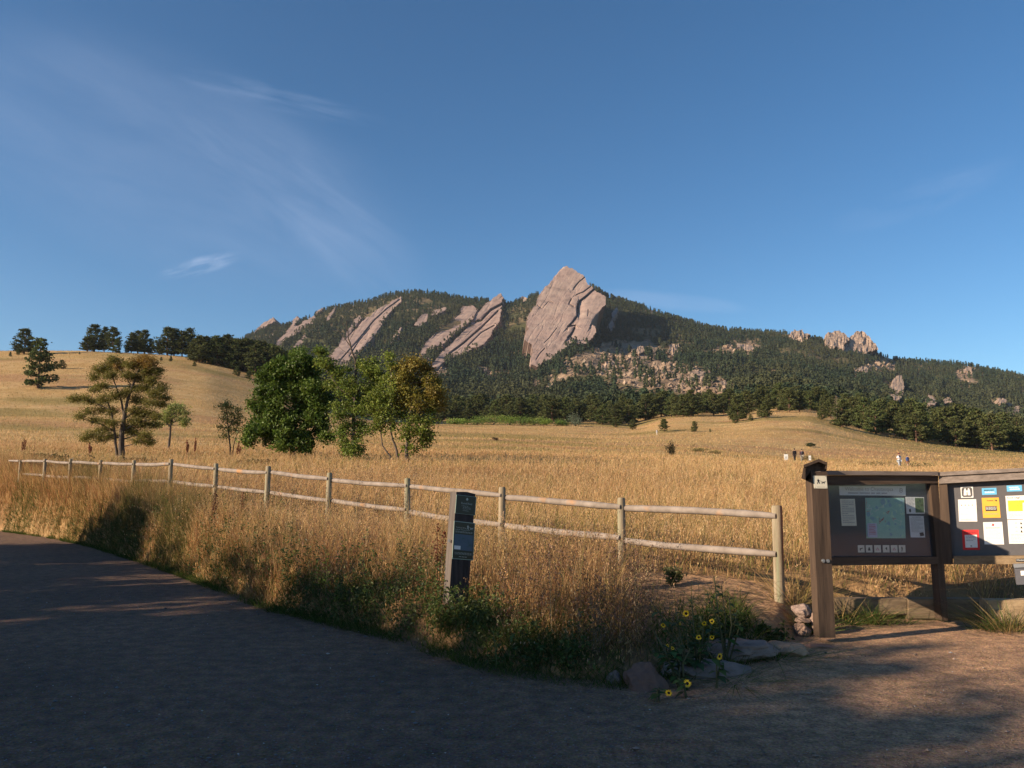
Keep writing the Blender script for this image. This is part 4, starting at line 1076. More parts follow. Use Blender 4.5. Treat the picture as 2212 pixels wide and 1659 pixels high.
# ------------------------------------------------------------------ pictures on planes
class Plane:
    def __init__(s, o, deg):
        a = math.radians(deg); s.o = Vector(o); s.u = Vector((math.cos(a), math.sin(a), 0)); s.n = Vector((math.sin(a), -math.cos(a), 0))  # n toward the viewer
    def hit(s, x, y, d=0.0):
        """point where the line of sight through (x, y) meets the plane pushed d metres toward the viewer"""
        a, e = ray(x, y); v = Vector((float(a), 1, float(e))); c = Vector((0, 0, EYE))
        t = ((s.o + s.n * d) - c).dot(s.n) / v.dot(s.n)
        return c + v * t
    def slabq(s, mb, q, d0, d1, m=0, back=None):
        """box whose front outline is the picture quad q (tl,tr,br,bl); d1 front, d0 back offsets"""
        f = [s.hit(x, y, d1) for x, y in q]; b = [p - s.n * (d1 - d0) for p in f] if back is None else [p + back for p in f]
        tl, tr, br, bl = f; TL, TR, BR, BL = b
        mb.hexa([bl, br, tr, tl, BL, BR, TR, TL], m)
    def sheet(s, mb, q, d, m=0, bow=0):
        f = [s.hit(x, y, d) for x, y in q]
        mb.add([f[3], f[2], f[1], f[0]], [(0, 1, 2, 3)], m)
def quad(x0, y0, x1, y1, sk=0): return [(x0, y0), (x1, y0), (x1 + sk, y1), (x0 + sk, y1)]
def bil(q, u, v):
    tl, tr, br, bl = q
    return (tl[0] * (1 - u) * (1 - v) + tr[0] * u * (1 - v) + br[0] * u * v + bl[0] * (1 - u) * v, tl[1] * (1 - u) * (1 - v) + tr[1] * u * (1 - v) + br[1] * u * v + bl[1] * (1 - u) * v)
def text_mesh(pl, q, txt, d, mb, m=0, fit=True):
    cu = bpy.data.curves.new('t', 'FONT'); cu.body = txt; cu.resolution_u = 3; cu.align_x = 'LEFT'
    ob = bpy.data.objects.new('t', cu); COL.objects.link(ob)
    bpy.context.view_layer.update()
    me = bpy.data.meshes.new_from_object(ob.evaluated_get(bpy.context.evaluated_depsgraph_get()))
    xs = [v.co.x for v in me.vertices]; ysv = [v.co.y for v in me.vertices]
    x0, x1, y0, y1 = min(xs), max(xs), min(ysv), max(ysv)
    vs = [pl.hit(*bil(q, (v.co.x - x0) / (x1 - x0), 1 - (v.co.y - y0) / (y1 - y0)), d) for v in me.vertices]
    mb.add(vs, [tuple(p.vertices) for p in me.polygons], m)
    bpy.data.objects.remove(ob); bpy.data.curves.remove(cu); bpy.data.meshes.remove(me)
def lines(pl, q, n, d, mb, m=0, u0=.1, u1=.9, v0=.1, v1=.9, seed=0, th=.35, words=True):
    """rows of print too small to read: each row broken into word-long dashes"""
    rr = random.Random(seed)
    for i in range(n):
        va = v0 + (v1 - v0) * i / n; vb = va + (v1 - v0) / n * th; u = u0; ue = u1 if i % 4 != 3 else u0 + (u1 - u0) * rr.uniform(.4, .9)
        while u < ue:
            w = min(rr.uniform(.05, .16), ue - u)
            if w > .015: pl.sheet(mb, [bil(q, u, va), bil(q, u + w, va), bil(q, u + w, vb), bil(q, u, vb)], d, m)
            u += w + .02
def polyshape(pl, q, pts, d, mb, m=0):
    vs = [pl.hit(*bil(q, u, v), d) for u, v in pts]
    mb.add(vs, [tuple(reversed(range(len(vs))))], m)
def walker(pl, q, d, mb, m=0, dog=True, person=True):
    if person:
        polyshape(pl, q, [(.22 + .05 * math.cos(k), .10 + .05 * math.sin(k)) for k in (0, 1, 2, 3, 4, 5)], d, mb, m)
        for s in ([(.17, .18), (.27, .18), (.30, .50), (.17, .50)], [(.17, .48), (.25, .50), (.12, .95), (.05, .95)], [(.22, .50), (.30, .50), (.38, .95), (.31, .95)], [(.26, .22), (.40, .42), (.38, .47), (.24, .32)], [(.10, .25), (.18, .20), (.18, .45), (.11, .45)]): polyshape(pl, q, s, d, mb, m)
    if dog and person: polyshape(pl, q, [(.38, .42), (.86, .58), (.85, .61), (.37, .45)], d, mb, m)
    if dog:
        for s in ([(.55, .66), (.80, .62), (.82, .78), (.57, .80)], [(.57, .78), (.63, .78), (.58, .96), (.53, .96)], [(.77, .76), (.82, .76), (.84, .96), (.79, .96)], [(.79, .64), (.90, .48), (.99, .52), (.92, .62), (.83, .74)], [(.55, .67), (.46, .54), (.48, .52), (.58, .63)]): polyshape(pl, q, s, d, mb, m)

INK = plain('dark_print', (.03, .03, .035)); PAPER = plain('white_paper', (.74, .73, .70)); CREAM = plain('cream_panel', (.62, .58, .46)); GREYINK = plain('grey_print', (.32, .31, .31))
PALEINK = plain('pale_print', (.42, .46, .42)); DARKGREEN = plain('dark_green_enamel', (.018, .030, .020), .35, .5); RIM = plain('pale_green_rim', (.26, .34, .29), .4)
SLATE = plain('slate_board', (.095, .09, .095), .6); NAVY = plain('navy_board', (.028, .034, .050), .45); BLUEC = plain('sky_blue_card', (.13, .42, .68)); ORANGE = plain('orange_card', (.78, .38, .05)); YELL = plain('yellow_card', (.85, .58, .05))
RED = plain('red_card', (.62, .03, .03)); METAL = plain('galvanised', (.5, .5, .5), .35, .5, .9); REDINK = plain('red_print', (.5, .08, .08))

# ------------------------------------------------------------------ trail marker post
def tc_(x, y): return (864.0 + x * .22567, 1008.0 + y * .22567)      # zoomed view of the marker -> photograph rows
MP = Plane(P(1004, 1180, 9.0), 27)
mk = empty('trail_marker', (P(985, 1300, 9.0).x, 9.05, tz(float(P(985, 1300, 9).x), 9.05)), 'dark square post with two green trail plates, leaning beside the fence', 'trail marker')
DARKWOOD = surf('shade_toned_post', (.022, .017, .017), (.075, .058, .055), 1.0, .8, .4, 2, (22, 22, 1.6), .3, .3, .7, .01)  # dark copy of the post wood, shade of the front put into the colour
SUNSIDE = woodmat('sun_toned_side', (.075, .062, .056), (.14, .118, .105), (.11, .09, .075), (22, 22, 1.6))  # paler copy for the left face, sunlight put into the colour
mb = MB()
f = [MP.hit(*tc_(x, y)) for x, y in ((440, 1690), (620, 1720), (722, 262), (540, 243))]
pk = MP.hit(*tc_(640, 241))
bk = [p - MP.n * .17 for p in f]; pkb = pk - MP.n * .17
# shape: front pentagon with a peaked head
vs = [f[0], f[1], f[2], pk, f[3]] + [bk[0], bk[1], bk[2], pkb, bk[3]]
mb.add(vs, [(0, 1, 2, 3, 4), (9, 8, 7, 6, 5), (0, 5, 6, 1), (1, 6, 7, 2), (2, 7, 8, 3), (3, 8, 9, 4)], 0)
mb.add([f[0], f[3], bk[3], bk[0]], [(0, 1, 2, 3)], 1)
c0 = MP.hit(*tc_(575, 900)); 
mb.build('post', [DARKWOOD, SUNSIDE], mk)
q1 = [tc_(543, 268), tc_(732, 290), tc_(720, 468), tc_(528, 446)]
def plate(q, name, inner):
    mb = MB(); MP.slabq(mb, q, .0, .008, 0)
    qi = [bil(q, .025, .02), bil(q, .975, .02), bil(q, .975, .98), bil(q, .025, .98)]
    MP.sheet(mb, qi, .0095, 1)
    o = mb.build(name, [RIM, DARKGREEN], mk); mb = MB(); inner(qi, mb)
    mb.build('lettering', [PALEINK, plain('map_blue', (.09, .13, .17)), PAPER, plain('map_teal', (.07, .12, .12))], o, True) if mb.v else None
    return o
def sub(q, u0, v0, u1, v1): return [bil(q, u0, v0), bil(q, u1, v0), bil(q, u1, v1), bil(q, u0, v1)]
def in1(q, mb):
    text_mesh(MP, sub(q, .25, .36, .82, .46), 'Bluebell Road', .011, mb)
    for i, t in enumerate(['To  Mesa Trail', 'Bluebell Shelter', 'Royal Arch Trail', 'and Flatirons']):
        text_mesh(MP, sub(q, .27 if i == 0 else .36, .53 + i * .085, .62 if i == 0 else (.78 if i < 3 else .66), .585 + i * .085), t, .011, mb)
    c = [(.55 + .055 * math.cos(k * math.pi / 6), .17 + .075 * math.sin(k * math.pi / 6)) for k in range(12)]
    polyshape(MP, q, c, .011, mb)
plate(q1, 'name_plate', in1)
q2 = [tc_(520, 518), tc_(718, 540), tc_(700, 898), tc_(500, 882)]
def in2(q, mb):
    text_mesh(MP, sub(q, .07, .13, .60, .165), 'Trailhead Area', .011, mb); text_mesh(MP, sub(q, .07, .19, .76, .225), 'Leash Required', .011, mb)
    walker(MP, sub(q, .60, .05, .97, .19), .011, mb)
    lines(MP, q, 2, .011, mb, 0, .07, .93, .25, .30, 3, .35)
    MP.sheet(mb, sub(q, .03, .33, .96, .77), .011, 1)
    rr = random.Random(4)
    for k in range(14):
        u, v = rr.uniform(.1, .9), rr.uniform(.37, .73); polyshape(MP, q, [(u + .09 * rr.random() * math.cos(j), v + .04 * rr.random() * math.sin(j)) for j in (0, 1, 2, 3, 4, 5)], .0125 + k * .0002, mb, 3)
    MP.sheet(mb, sub(q, .04, .65, .36, .75), .0165, 2)
    lines(MP, q, 3, .011, mb, 0, .07, .93, .83, .90, 5, .3); lines(MP, q, 1, .011, mb, 0, .3, .7, .94, .97, 5, .4)
plate(q2, 'map_plate', in2)
mb = MB(); p = MP.hit(*tc_(492, 712)) - MP.n * .05; mb.box(p - MP.u * .004, (.012, .03, .03)); mb.build('bolt', METAL, mk)

# ------------------------------------------------------------------ information board
def kc(x, y): return (1670.5 + x * .26044, 950.5 + y * .26044)       # zoomed view of the board -> photograph rows
BW = surf('stained_timber', (.040, .026, .018), (.098, .064, .043), 1.0, .75, .4, 2.2, (16, 16, 1.5), .3, .3, .7, .01)
BWH = surf('stained_rail', (.045, .029, .020), (.11, .075, .053), 1.0, .75, .4, 2.2, (1.6, 16, 20), .3, .3, .7, .01)
CAPW = surf('grey_cap_timber', (.13, .105, .09), (.26, .215, .19), 1.0, .85, .4, 2.2, (1.6, 16, 20), .2)
KP = Plane(P(*kc(445, 620), 8.70), 3.0)
K1 = Plane(P(*kc(445, 620), 9.82), 7.0)
B1 = K1.hit(*kc(1368, 620))
K2 = Plane(B1, -28.0)
gz0 = tz(K1.o.x, 8.7)
kb = empty('information_board', (K1.hit(*kc(440, 1600)).x, 8.7, 0), 'dark timber trailhead notice board with two glazed or postered bays and a small gabled cap', 'notice board')
VIEWB = Vector((.385, 1, 0)).normalized()
def kp(name, pl, quads, d0, d1, mat, label=None, parent=None, back=None):
    mb = MB()
    for q in quads: pl.slabq(mb, [kc(*p) for p in q], d0, d1, 0, back)
    o = mb.build(name, mat, parent or kb)
    if label: o['label'] = label
    return o
# posts
kp('post', KP, [[(312, 262), (447, 262), (517, 1640), (385, 1640)]], -.10, .05, BW)
kp('side_board', KP, [[(318, 275), (345, 275), (385, 1045), (352, 1045)]], -1.5, -.09, surf('red_side_board', (.12, .045, .03), (.2, .08, .055), 3, .8, .3), back=VIEWB * 1.12)
kp('post', K1, [[(1302, 330), (1366, 330), (1450, 1500), (1400, 1500)]], -.12, .012, BW)
kp('post', K2, [[(1372, 350), (1440, 350), (1490, 960), (1452, 1500), (1412, 1500), (1405, 960)]] if False else [[(1372, 350), (1440, 350), (1492, 1030), (1405, 1030)]], -.12, .0, BW)
# bay 1
kp('top_rail', K1, [[(425, 292), (1368, 296), (1367, 358), (425, 378)]], -.03, .03, BWH)
kp('cap_board', K1, [[(425, 254), (1368, 262), (1368, 294), (425, 288)]], -.14, .085, CAPW)
kp('bottom_rail', K1, [[(440, 972), (1368, 970), (1368, 1030), (440, 1042)]], -.06, .03, BWH)
kp('back_panel', K1, [[(425, 340), (1330, 340), (1380, 990), (440, 990)]], -.10, -.08, NAVY)
kp('side_jamb', K1, [[(1250, 372), (1304, 372), (1372, 972), (1300, 972)]], -.108, -.001, BW) if False else None
# bay 2
kp('top_rail', K2, [[(1372, 300), (2560, 236), (2560, 300), (1372, 362)]], -.03, .03, CAPW, 'grey weathered top rail')
kp('cap_board', K2, [[(1368, 266), (2560, 206), (2560, 234), (1368, 298)]], -.14, .06, CAPW)
kp('bottom_rail', K2, [[(1495, 965), (2560, 957), (2560, 1026), (1495, 1032)]], -.06, .04, surf('sun_toned_rail', (.15, .10, .055), (.28, .20, .12), 1.0, .8, .4, 2.2, (1.6, 16, 20), .2))  # lighter copy of the rail timber, sunshine put into its colour
kp('back_panel', K2, [[(1400, 330), (2560, 280), (2560, 985), (1430, 985)]], -.11, -.09, SLATE)
kp('post', K2, [[(2480, 250), (2560, 250), (2600, 1700), (2520, 1700)]], -.10, .03, BW)
# glass of bay 1
g, nt, out = newmat('acrylic_glazing')
gl_ = N(nt, 'ShaderNodeBsdfGlossy', Roughness=.06); tr_ = N(nt, 'ShaderNodeBsdfTransparent'); fr = N(nt, 'ShaderNodeFresnel'); fr.inputs[0].default_value = 1.5
tr_.inputs[0].default_value = (.93, .95, .97, 1)
ms = N(nt, 'ShaderNodeMixShader'); ms.inputs[0].default_value = .045; df_ = N(nt, 'ShaderNodeBsdfDiffuse'); df_.inputs[0].default_value = (.55, .62, .75, 1); m0 = N(nt, 'ShaderNodeMixShader'); m0.inputs[0].default_value = .02; nt.links.new(tr_.outputs[0], m0.inputs[1]); nt.links.new(df_.outputs[0], m0.inputs[2]); nt.links.new(m0.outputs[0], ms.inputs[1]); nt.links.new(gl_.outputs[0], ms.inputs[2]); nt.links.new(ms.outputs[0], out.inputs[0])
kp('glass_pane', K1, [[(440, 362), (1300, 352), (1355, 968), (450, 970)]], -.045, -.041, g)
# posters of bay 1 (behind the glass)
DZ = -.078
def poster(name, pl, q, mat, z, label, fn=None, extra=()):
    mb = MB(); qq = [kc(*p) for p in q]; pl.slabq(mb, qq, z - .0015, z)
    o = mb.build(name, mat, kb); o['label'] = label
    if fn:
        mb = MB(); fn(pl, qq, mb, z + .0015)
        mb.build('print', [INK, GREYINK, REDINK, PAPER] + list(extra), o)
    return o
def f_head(pl, q, mb, z):
    text_mesh(pl, sub(q, .085, .12, .81, .62), 'Welcome to Chautauqua', z, mb, 1); lines(pl, q, 1, z, mb, 1, .13, .72, .70, .80, 2, 1.)
    c = [(.93 + .028 * math.cos(k * math.pi / 6), .45 + .24 * math.sin(k * math.pi / 6)) for k in range(12)]; polyshape(pl, q, c, z, mb, 1)
    polyshape(pl, q, [(.93 + .02 * math.cos(k * math.pi / 6), .45 + .17 * math.sin(k * math.pi / 6)) for k in range(12)], z + .001, mb, 4)
    polyshape(pl, q, [(.915, .5), (.93, .35), (.947, .5)], z + .002, mb, 1)
HB = plain('blue_grey_banner', (.78, .80, .76))
poster('header_banner', K1, [(545, 382), (1098, 382), (1098, 462), (550, 458)], HB, DZ, 'pale banner reading Welcome to Chautauqua', f_head, [HB])
poster('notice', K1, [(553, 488), (676, 488), (692, 712), (568, 712)], plain('cream_notice', (.80, .78, .60)), DZ, 'cream notice with rows of text', lambda pl, q, mb, z: lines(pl, q, 13, z, mb, 1, .1, .9, .07, .93, 8, .35))
def f_map(pl, q, mb, z):
    rr = random.Random(9)
    for k in range(46):
        u, v = rr.uniform(.04, .96), rr.uniform(.04, .96); s = rr.uniform(.03, .1)
        polyshape(pl, q, [(min(max(u + s * rr.uniform(.5, 1) * math.cos(j), 0), 1), min(max(v + s * rr.uniform(.5, 1) * math.sin(j), 0), 1)) for j in (0, 1, 2, 3, 4, 5)], z + k * .0001, mb, 4 + k % 3)
    for k in range(7):
        u, v = rr.random(), rr.uniform(.2, .9)
        for j in range(8):
            u2, v2 = u + rr.uniform(-.1, .12), v + rr.uniform(-.1, .1)
            u2 = min(max(u2, .02), .98); v2 = min(max(v2, .02), .98)
            pl.sheet(mb, [bil(q, u, v), bil(q, u2, v2), bil(q, u2 + .006, v2 + .008), bil(q, u + .006, v + .008)], z + .006, 2 if k % 2 else 3); u, v = u2, v2
poster('map_poster', K1, [(762, 480), (1085, 480), (1098, 815), (772, 815)], plain('map_green', (.34, .58, .46)), DZ, 'large green and blue trail map', f_map, [plain('map_light', (.45, .68, .48)), plain('map_mid', (.30, .52, .48)), plain('map_dark', (.26, .42, .46))])
poster('notice', K1, [(780, 690), (858, 690), (865, 808), (784, 808)], plain('lilac_notice', (.52, .54, .66)), DZ + .010, 'small pale notice overlapping the map', lambda pl, q, mb, z: lines(pl, q, 7, z, mb, 2, .15, .85, .1, .85, 3, .4))
def f_half(pl, q, mb, z):
    pl.sheet(mb, sub(q, .5, .05, .97, .93), z, 4); lines(pl, q, 7, z, mb, 1, .05, .46, .06, .6, 1, .35); polyshape(pl, q, [(.16, .72), (.24, .7), (.26, .85), (.2, .93), (.14, .85)], z, mb, 0)
    rr = random.Random(3)
    for k in range(9):
        u, v = rr.uniform(.56, .9), rr.uniform(.15, .85); polyshape(pl, q, [(u + .06 * math.cos(j), v + .08 * math.sin(j)) for j in (0, 1, 2, 3, 4, 5)], z + .001 + k * .0002, mb, 5)
poster('notice', K1, [(1096, 472), (1250, 474), (1256, 612), (1106, 612)], PAPER, DZ, 'white notice with a green picture on its right half', f_half, [plain('leaf_photo', (.08, .13, .05)), plain('leaf_photo_dark', (.04, .07, .03))])
def f_letter(pl, q, mb, z):
    text_mesh(pl, sub(q, .2, .04, .8, .085), 'BEAR AWARE', z, mb, 0); lines(pl, q, 14, z, mb, 1, .08, .92, .13, .78, 5, .4); polyshape(pl, q, [(.62, .78), (.9, .76), (.94, .92), (.66, .94)], z, mb, 0)
poster('notice', K1, [(1126, 628), (1246, 630), (1260, 808), (1140, 808)], PAPER, DZ, 'white letter-sized notice with a dark photo low on it', f_letter)
icons = ['bird', 'fire', 'camp', 'leaf', 'bike', 'hiker']
for i, x in enumerate([700, 766, 836, 907, 974, 1040]):
    def f_ic(pl, q, mb, z, i=i):
        if i == 5: walker(pl, sub(q, .25, .1, 1.25, .95), z, mb, 0, dog=False)
        elif i == 0: polyshape(pl, q, [(.25, .45), (.75, .35), (.7, .5), (.45, .55), (.4, .75), (.3, .75)], z, mb, 0)
        elif i == 1: polyshape(pl, q, [(.5, .2), (.65, .5), (.7, .75), (.3, .75), (.38, .45)], z, mb, 0)
        elif i == 3: polyshape(pl, q, [(.35, .4), (.65, .25), (.65, .75), (.5, .6)], z, mb, 0)
        else: polyshape(pl, q, [(.5, .3), (.75, .7), (.25, .7)], z, mb, 2); polyshape(pl, q, [(.5, .42), (.64, .65), (.36, .65)], z + .001, mb, 3)
    poster('rule_sign', K1, [(x, 872), (x + 55, 872), (x + 58, 932), (x + 3, 932)], plain('tan_tile', (.78, .74, .60)), DZ, ['small square rule sign with a bird', 'small square rule sign with a flame', 'small square rule sign with a red tent', 'small square rule sign with a dark leaf', 'small square rule sign with a red triangle', 'small square rule sign with a hiker'][i], f_ic)
# bay 2 posters, in the open
D2 = -.088
def f_bino(pl, q, mb, z):
    # outline ring then two barrels
    rr_ = lambda ins: [(ins, ins + .12), (ins + .12, ins), (1 - ins - .12, ins), (1 - ins, ins + .12), (1 - ins, 1 - ins - .12), (1 - ins - .12, 1 - ins), (ins + .12, 1 - ins), (ins, 1 - ins - .12)]
    polyshape(pl, q, rr_(.07), z, mb, 4)
    for s in ([(.22, .78), (.25, .35), (.30, .25), (.42, .25), (.46, .4), (.46, .78)], [(.54, .78), (.54, .4), (.58, .25), (.70, .25), (.75, .35), (.78, .78)], [(.44, .36), (.56, .36), (.56, .5), (.44, .5)], [(.3, .17), (.42, .17), (.42, .25), (.3, .25)], [(.58, .17), (.7, .17), (.7, .25), (.58, .25)]): polyshape(pl, q, s, z + .001, mb, 3)
poster('binoculars_emblem', K2, [(1552, 388), (1655, 384), (1660, 478), (1558, 480)], PAPER, D2, 'white outlined binoculars emblem', f_bino, [SLATE])
poster('notice', K2, [(1728, 400), (1850, 396), (1854, 452), (1732, 456)], BLUEC, D2, 'light blue card, left of two', lambda pl, q, mb, z: (lines(pl, q, 1, z, mb, 0, .15, .8, .25, .4, 4, .9), lines(pl, q, 1, z, mb, 3, .2, .85, .55, .75, 6, .9)))
poster('notice', K2, [(1934, 378), (2060, 374), (2064, 424), (1938, 428)], BLUEC, D2, 'light blue card, right of two', lambda pl, q, mb, z: (lines(pl, q, 1, z, mb, 3, .15, .8, .25, .4, 7, .9), lines(pl, q, 1, z, mb, 3, .2, .85, .55, .75, 2, .9)))
poster('notice', K2, [(1532, 494), (1682, 491), (1692, 676), (1540, 676)], PAPER, D2, 'white sheet with four red marks', lambda pl, q, mb, z: ([polyshape(pl, q, [(u + .03 * math.cos(k), .26 + .03 * math.sin(k)) for k in (0, 1, 2, 3, 4, 5)], z, mb, 2) for u in (.18, .38, .58, .77)], lines(pl, q, 4, z, mb, 1, .1, .7, .88, .97, 2, .25), lines(pl, q, 5, z, mb, 4, .1, .9, .4, .75, 3, .3)), [plain('faint_print', (.62, .60, .58))])
def f_or(pl, q, mb, z):
    pl.sheet(mb, sub(q, .17, .42, .83, .66), z, 0); lines(pl, q, 3, z + .001, mb, 3, .2, .8, .46, .62, 4, .4); lines(pl, q, 1, z, mb, 0, .3, .65, .13, .17, 4, .9); polyshape(pl, q, [(.72, .12), (.88, .11), (.86, .2)], z, mb, 0); lines(pl, q, 2, z, mb, 1, .1, .9, .78, .86, 1, .3)
poster('notice', K2, [(1728, 480), (1870, 477), (1886, 644), (1740, 646)], ORANGE, D2, 'orange sheet with a black box across its middle', f_or)
def f_dog(pl, q, mb, z):
    pl.sheet(mb, sub(q, .08, .20, .99, .66), z, 4); text_mesh(pl, sub(q, .06, .04, .62, .14), 'Got tag?', z, mb, 0); lines(pl, q, 4, z + .001, mb, 5, .12, .9, .24, .6, 2, .25); lines(pl, q, 4, z, mb, 1, .1, .9, .72, .95, 3, .25)
poster('notice', K2, [(1925, 464), (2120, 458), (2132, 656), (1940, 658)], PAPER, D2, 'white and yellow sheet headed Got tag?', f_dog, [YELL, ORANGE])
poster('notice', K2, [(2068, 520), (2160, 518), (2166, 664), (2072, 666)], PAPER, D2 + .01, 'white sheet overlapping the yellow one at the edge', lambda pl, q, mb, z: lines(pl, q, 6, z, mb, 1, .1, .9, .1, .8, 5, .3))
def f_red(pl, q, mb, z):
    text_mesh(pl, sub(q, .12, .09, .88, .17), 'WARNING', z, mb, 0); pl.sheet(mb, sub(q, .15, .25, .88, .88), z, 3); lines(pl, q, 4, z + .001, mb, 0, .22, .8, .3, .6, 3, .22); polyshape(pl, q, [(.5 + .06 * math.cos(k), .8 + .045 * math.sin(k)) for k in (0, 1, 2, 3, 4, 5)], z + .001, mb, 1)
poster('notice', K2, [(1564, 746), (1702, 744), (1714, 912), (1574, 912)], RED, D2, 'red-framed warning sheet', f_red)
def f_w2(pl, q, mb, z):
    polyshape(pl, q, [(.42, .16), (.5, .05), (.58, .1), (.55, .18)], z, mb, 2); lines(pl, q, 2, z, mb, 0, .12, .88, .23, .31, 4, .3); lines(pl, q, 9, z, mb, 4, .1, .9, .38, .9, 6, .3)
poster('notice', K2, [(1740, 682), (1898, 679), (1914, 866), (1752, 866)], PAPER, D2, 'white letter with a small red crest at its top', f_w2, [plain('faint_print_b', (.55, .52, .50))])
def f_tree(pl, q, mb, z):
    for k in range(3): polyshape(pl, q, [(.55, .08 + k * .17), (.62, .19 + k * .17), (.52, .19 + k * .17)], z, mb, 0); lines(pl, q, 1, z, mb, 1, .3, .4, .12 + k * .17, .16 + k * .17, 2, .6)
    lines(pl, q, 6, z, mb, 1, .1, .9, .6, .95, 2, .25)
poster('notice', K2, [(1942, 664), (2140, 660), (2150, 860), (1956, 860)], PAPER, D2, 'white sheet with three small dark figures', f_tree)
# leash sign on the near post, its bolts
mb = MB(); q = [kc(*p) for p in [(330, 296), (440, 297), (450, 402), (340, 401)]]; KP.slabq(mb, q, .05, .056)
lo_ = mb.build('leash_sign', CREAM, kb); lo_['label'] = 'cream sign with a walker and a dog on the near post'
mb = MB(); walker(KP, sub(q, .2, .22, .92, .66), .0575, mb); lines(KP, q, 1, .0575, mb, 0, .2, .85, .88, .90, 1, .9)
for u, v in ((.06, .05), (.94, .05), (.94, .95), (.06, .95)): polyshape(KP, q, [(u + .025 * math.cos(k), v + .025 * math.sin(k)) for k in (0, 1, 2, 3, 4, 5)], .0575, mb)
mb.build('print', [INK], lo_)
for x, y in ((412, 1002), (451, 1003)):
    c = KP.hit(*kc(x, y), .05); mb = MB(); mb.tube([c, c + KP.n * .012], [.021, .019], 12); mb.tube([c + KP.n * .012, c + KP.n * .022], [.012, .012], 6); mb.build('bolt', METAL, kb)
# gabled cap at the head of the near post
mb = MB()
q = [KP.hit(*kc(*p), .10) for p in [(375, 157), (446, 186), (441, 240), (250, 206), (232, 318), (250, 330)]]
dk = VIEWB * 1.25; th = .03
R, E1, E2, F1, F2, F3 = q
mb.hexa([F1 - Vector((0, 0, th)), R - Vector((0, 0, th)), R, F1, F1 - Vector((0, 0, th)) + dk, R - Vector((0, 0, th)) + dk, R + dk, F1 + dk])
mb.hexa([R - Vector((0, 0, th)), E1 - Vector((0, 0, th)), E1 + Vector((0, 0, .002)), R + Vector((0, 0, .002)), R - Vector((0, 0, th)) + dk, E1 - Vector((0, 0, th)) + dk, E1 + dk, R + dk])
mb.hexa([F2 - Vector((0, 0, 0)), F3 + Vector((.02, 0, .0)), F1 + Vector((.02, 0, -th - .003)), F1 + Vector((-.004, 0, -th - .003)), F2 + dk, F3 + Vector((.02, 0, 0)) + dk, F1 + Vector((.02, 0, -th - .003)) + dk, F1 + Vector((-.004, 0, -th - .003)) + dk])
mb.hexa([E2 + Vector((-.02, 0, 0)), E2, E1 + Vector((0, 0, -th - .003)), E1 + Vector((-.02, 0, -th - .003)), E2 + Vector((-.02, 0, 0)) + dk, E2 + dk, E1 + Vector((0, 0, -th - .003)) + dk, E1 + Vector((-.02, 0, -th - .003)) + dk])
g_ = [KP.hit(*kc(*p), .03) for p in [(256, 322), (256, 222), (375, 176), (438, 200), (438, 258), (316, 262)]]; gb = [p + VIEWB * .05 for p in g_]
mb.add(g_ + gb, [(0, 5, 4, 3, 2, 1), (6, 7, 8, 9, 10, 11)] + [(i, (i + 1) % 6, 6 + (i + 1) % 6, 6 + i) for i in range(6)])
cp_ = mb.build('gabled_cap', BW, kb)
# brochure box at the right edge
bx = kp('brochure_box', K2, [[(2000, 1062), (2200, 1056), (2206, 1196), (2018, 1200)]], .02, .14, plain('grey_plastic', (.10, .10, .115), .4), 'grey brochure box under the lower rail at the edge')
kp('lid', K2, [[(1992, 1030), (2205, 1022), (2206, 1052), (1998, 1060)]], .01, .16, plain('clear_grey_lid', (.20, .21, .23), .2), None, bx)
kp('sticker', K2, [[(2050, 1085), (2130, 1083), (2134, 1122), (2054, 1124)]], .1405, .142, PAPER, None, bx)
mb = MB(); q = [kc(*p) for p in [(2012, 985), (2110, 982), (2112, 1008), (2014, 1010)]]; K2.slabq(mb, q, .041, .044, 1)
text_mesh(K2, sub(q, .05, .2, .95, .8), 'Chautauqua', .046, mb, 0)
mb.build('name_tag', [PAPER, INK], kb)

# ------------------------------------------------------------------ timbers, stones, boulders
TIMB = surf('border_timber', (.12, .085, .055), (.26, .19, .12), 1.0, .85, .5, 3, (2, 14, 14), .15)
def qy(x, y): return (1670.5 + x * .24480, 1180.8 + y * .24480)
def bar(name, x0, x1, yt, yb, Y0, Y1, dep, label, cat, mat=TIMB):
    a0 = P(*qy(x0, yb), Y0); a1 = P(*qy(x1, yb), Y1); t0 = P(*qy(x0, yt), Y0); t1 = P(*qy(x1, yt), Y1)
    a0.z -= .06; a1.z -= .06
    v = Vector((0, dep, 0)); mb = MB(); o = Vector((a0.x, a0.y, a0.z))
    mb.hexa([a0, a1, t1, t0, a0 + v, a1 + v, t1 + v, t0 + v])
    ob = mb.build(name, mat); me = ob.data
    bm = bmesh.new(); bm.from_mesh(me); bmesh.ops.bevel(bm, geom=bm.edges[:], offset=.012, segments=2, affect='EDGES'); bm.to_mesh(me); bm.free()
    return tag(ob, label, cat)
bar('border_timber', 548, 1180, 460, 560, 10.15, 10.15, .18, 'dark border timber under the first bay of the notice board', 'timber')
bar('border_timber', 1185, 1885, 462, 600, 10.13, 10.15, .18, 'dark border timber behind the middle post of the notice board', 'timber')
bar('border_timber', 1895, 2500, 474, 560, 9.75, 9.6, .2, 'border timber coloured pale as if sunlit at the right edge, upper of two', 'timber', surf('sun_toned_timber', (.24, .17, .10), (.42, .31, .19), 1.0, .85, .5, 3, (2, 14, 14), .15))  # paler copy of the border timber, sun painted into the colour
bar('border_timber', 1930, 2500, 562, 640, 9.7, 9.55, .2, 'border timber coloured pale as if sunlit at the right edge, lower of two', 'timber', surf('sun_toned_timber_low', (.22, .15, .09), (.40, .29, .18), 1.0, .85, .5, 3, (2, 14, 14), .15))  # lower timber also paler, with the sunlight in its colour
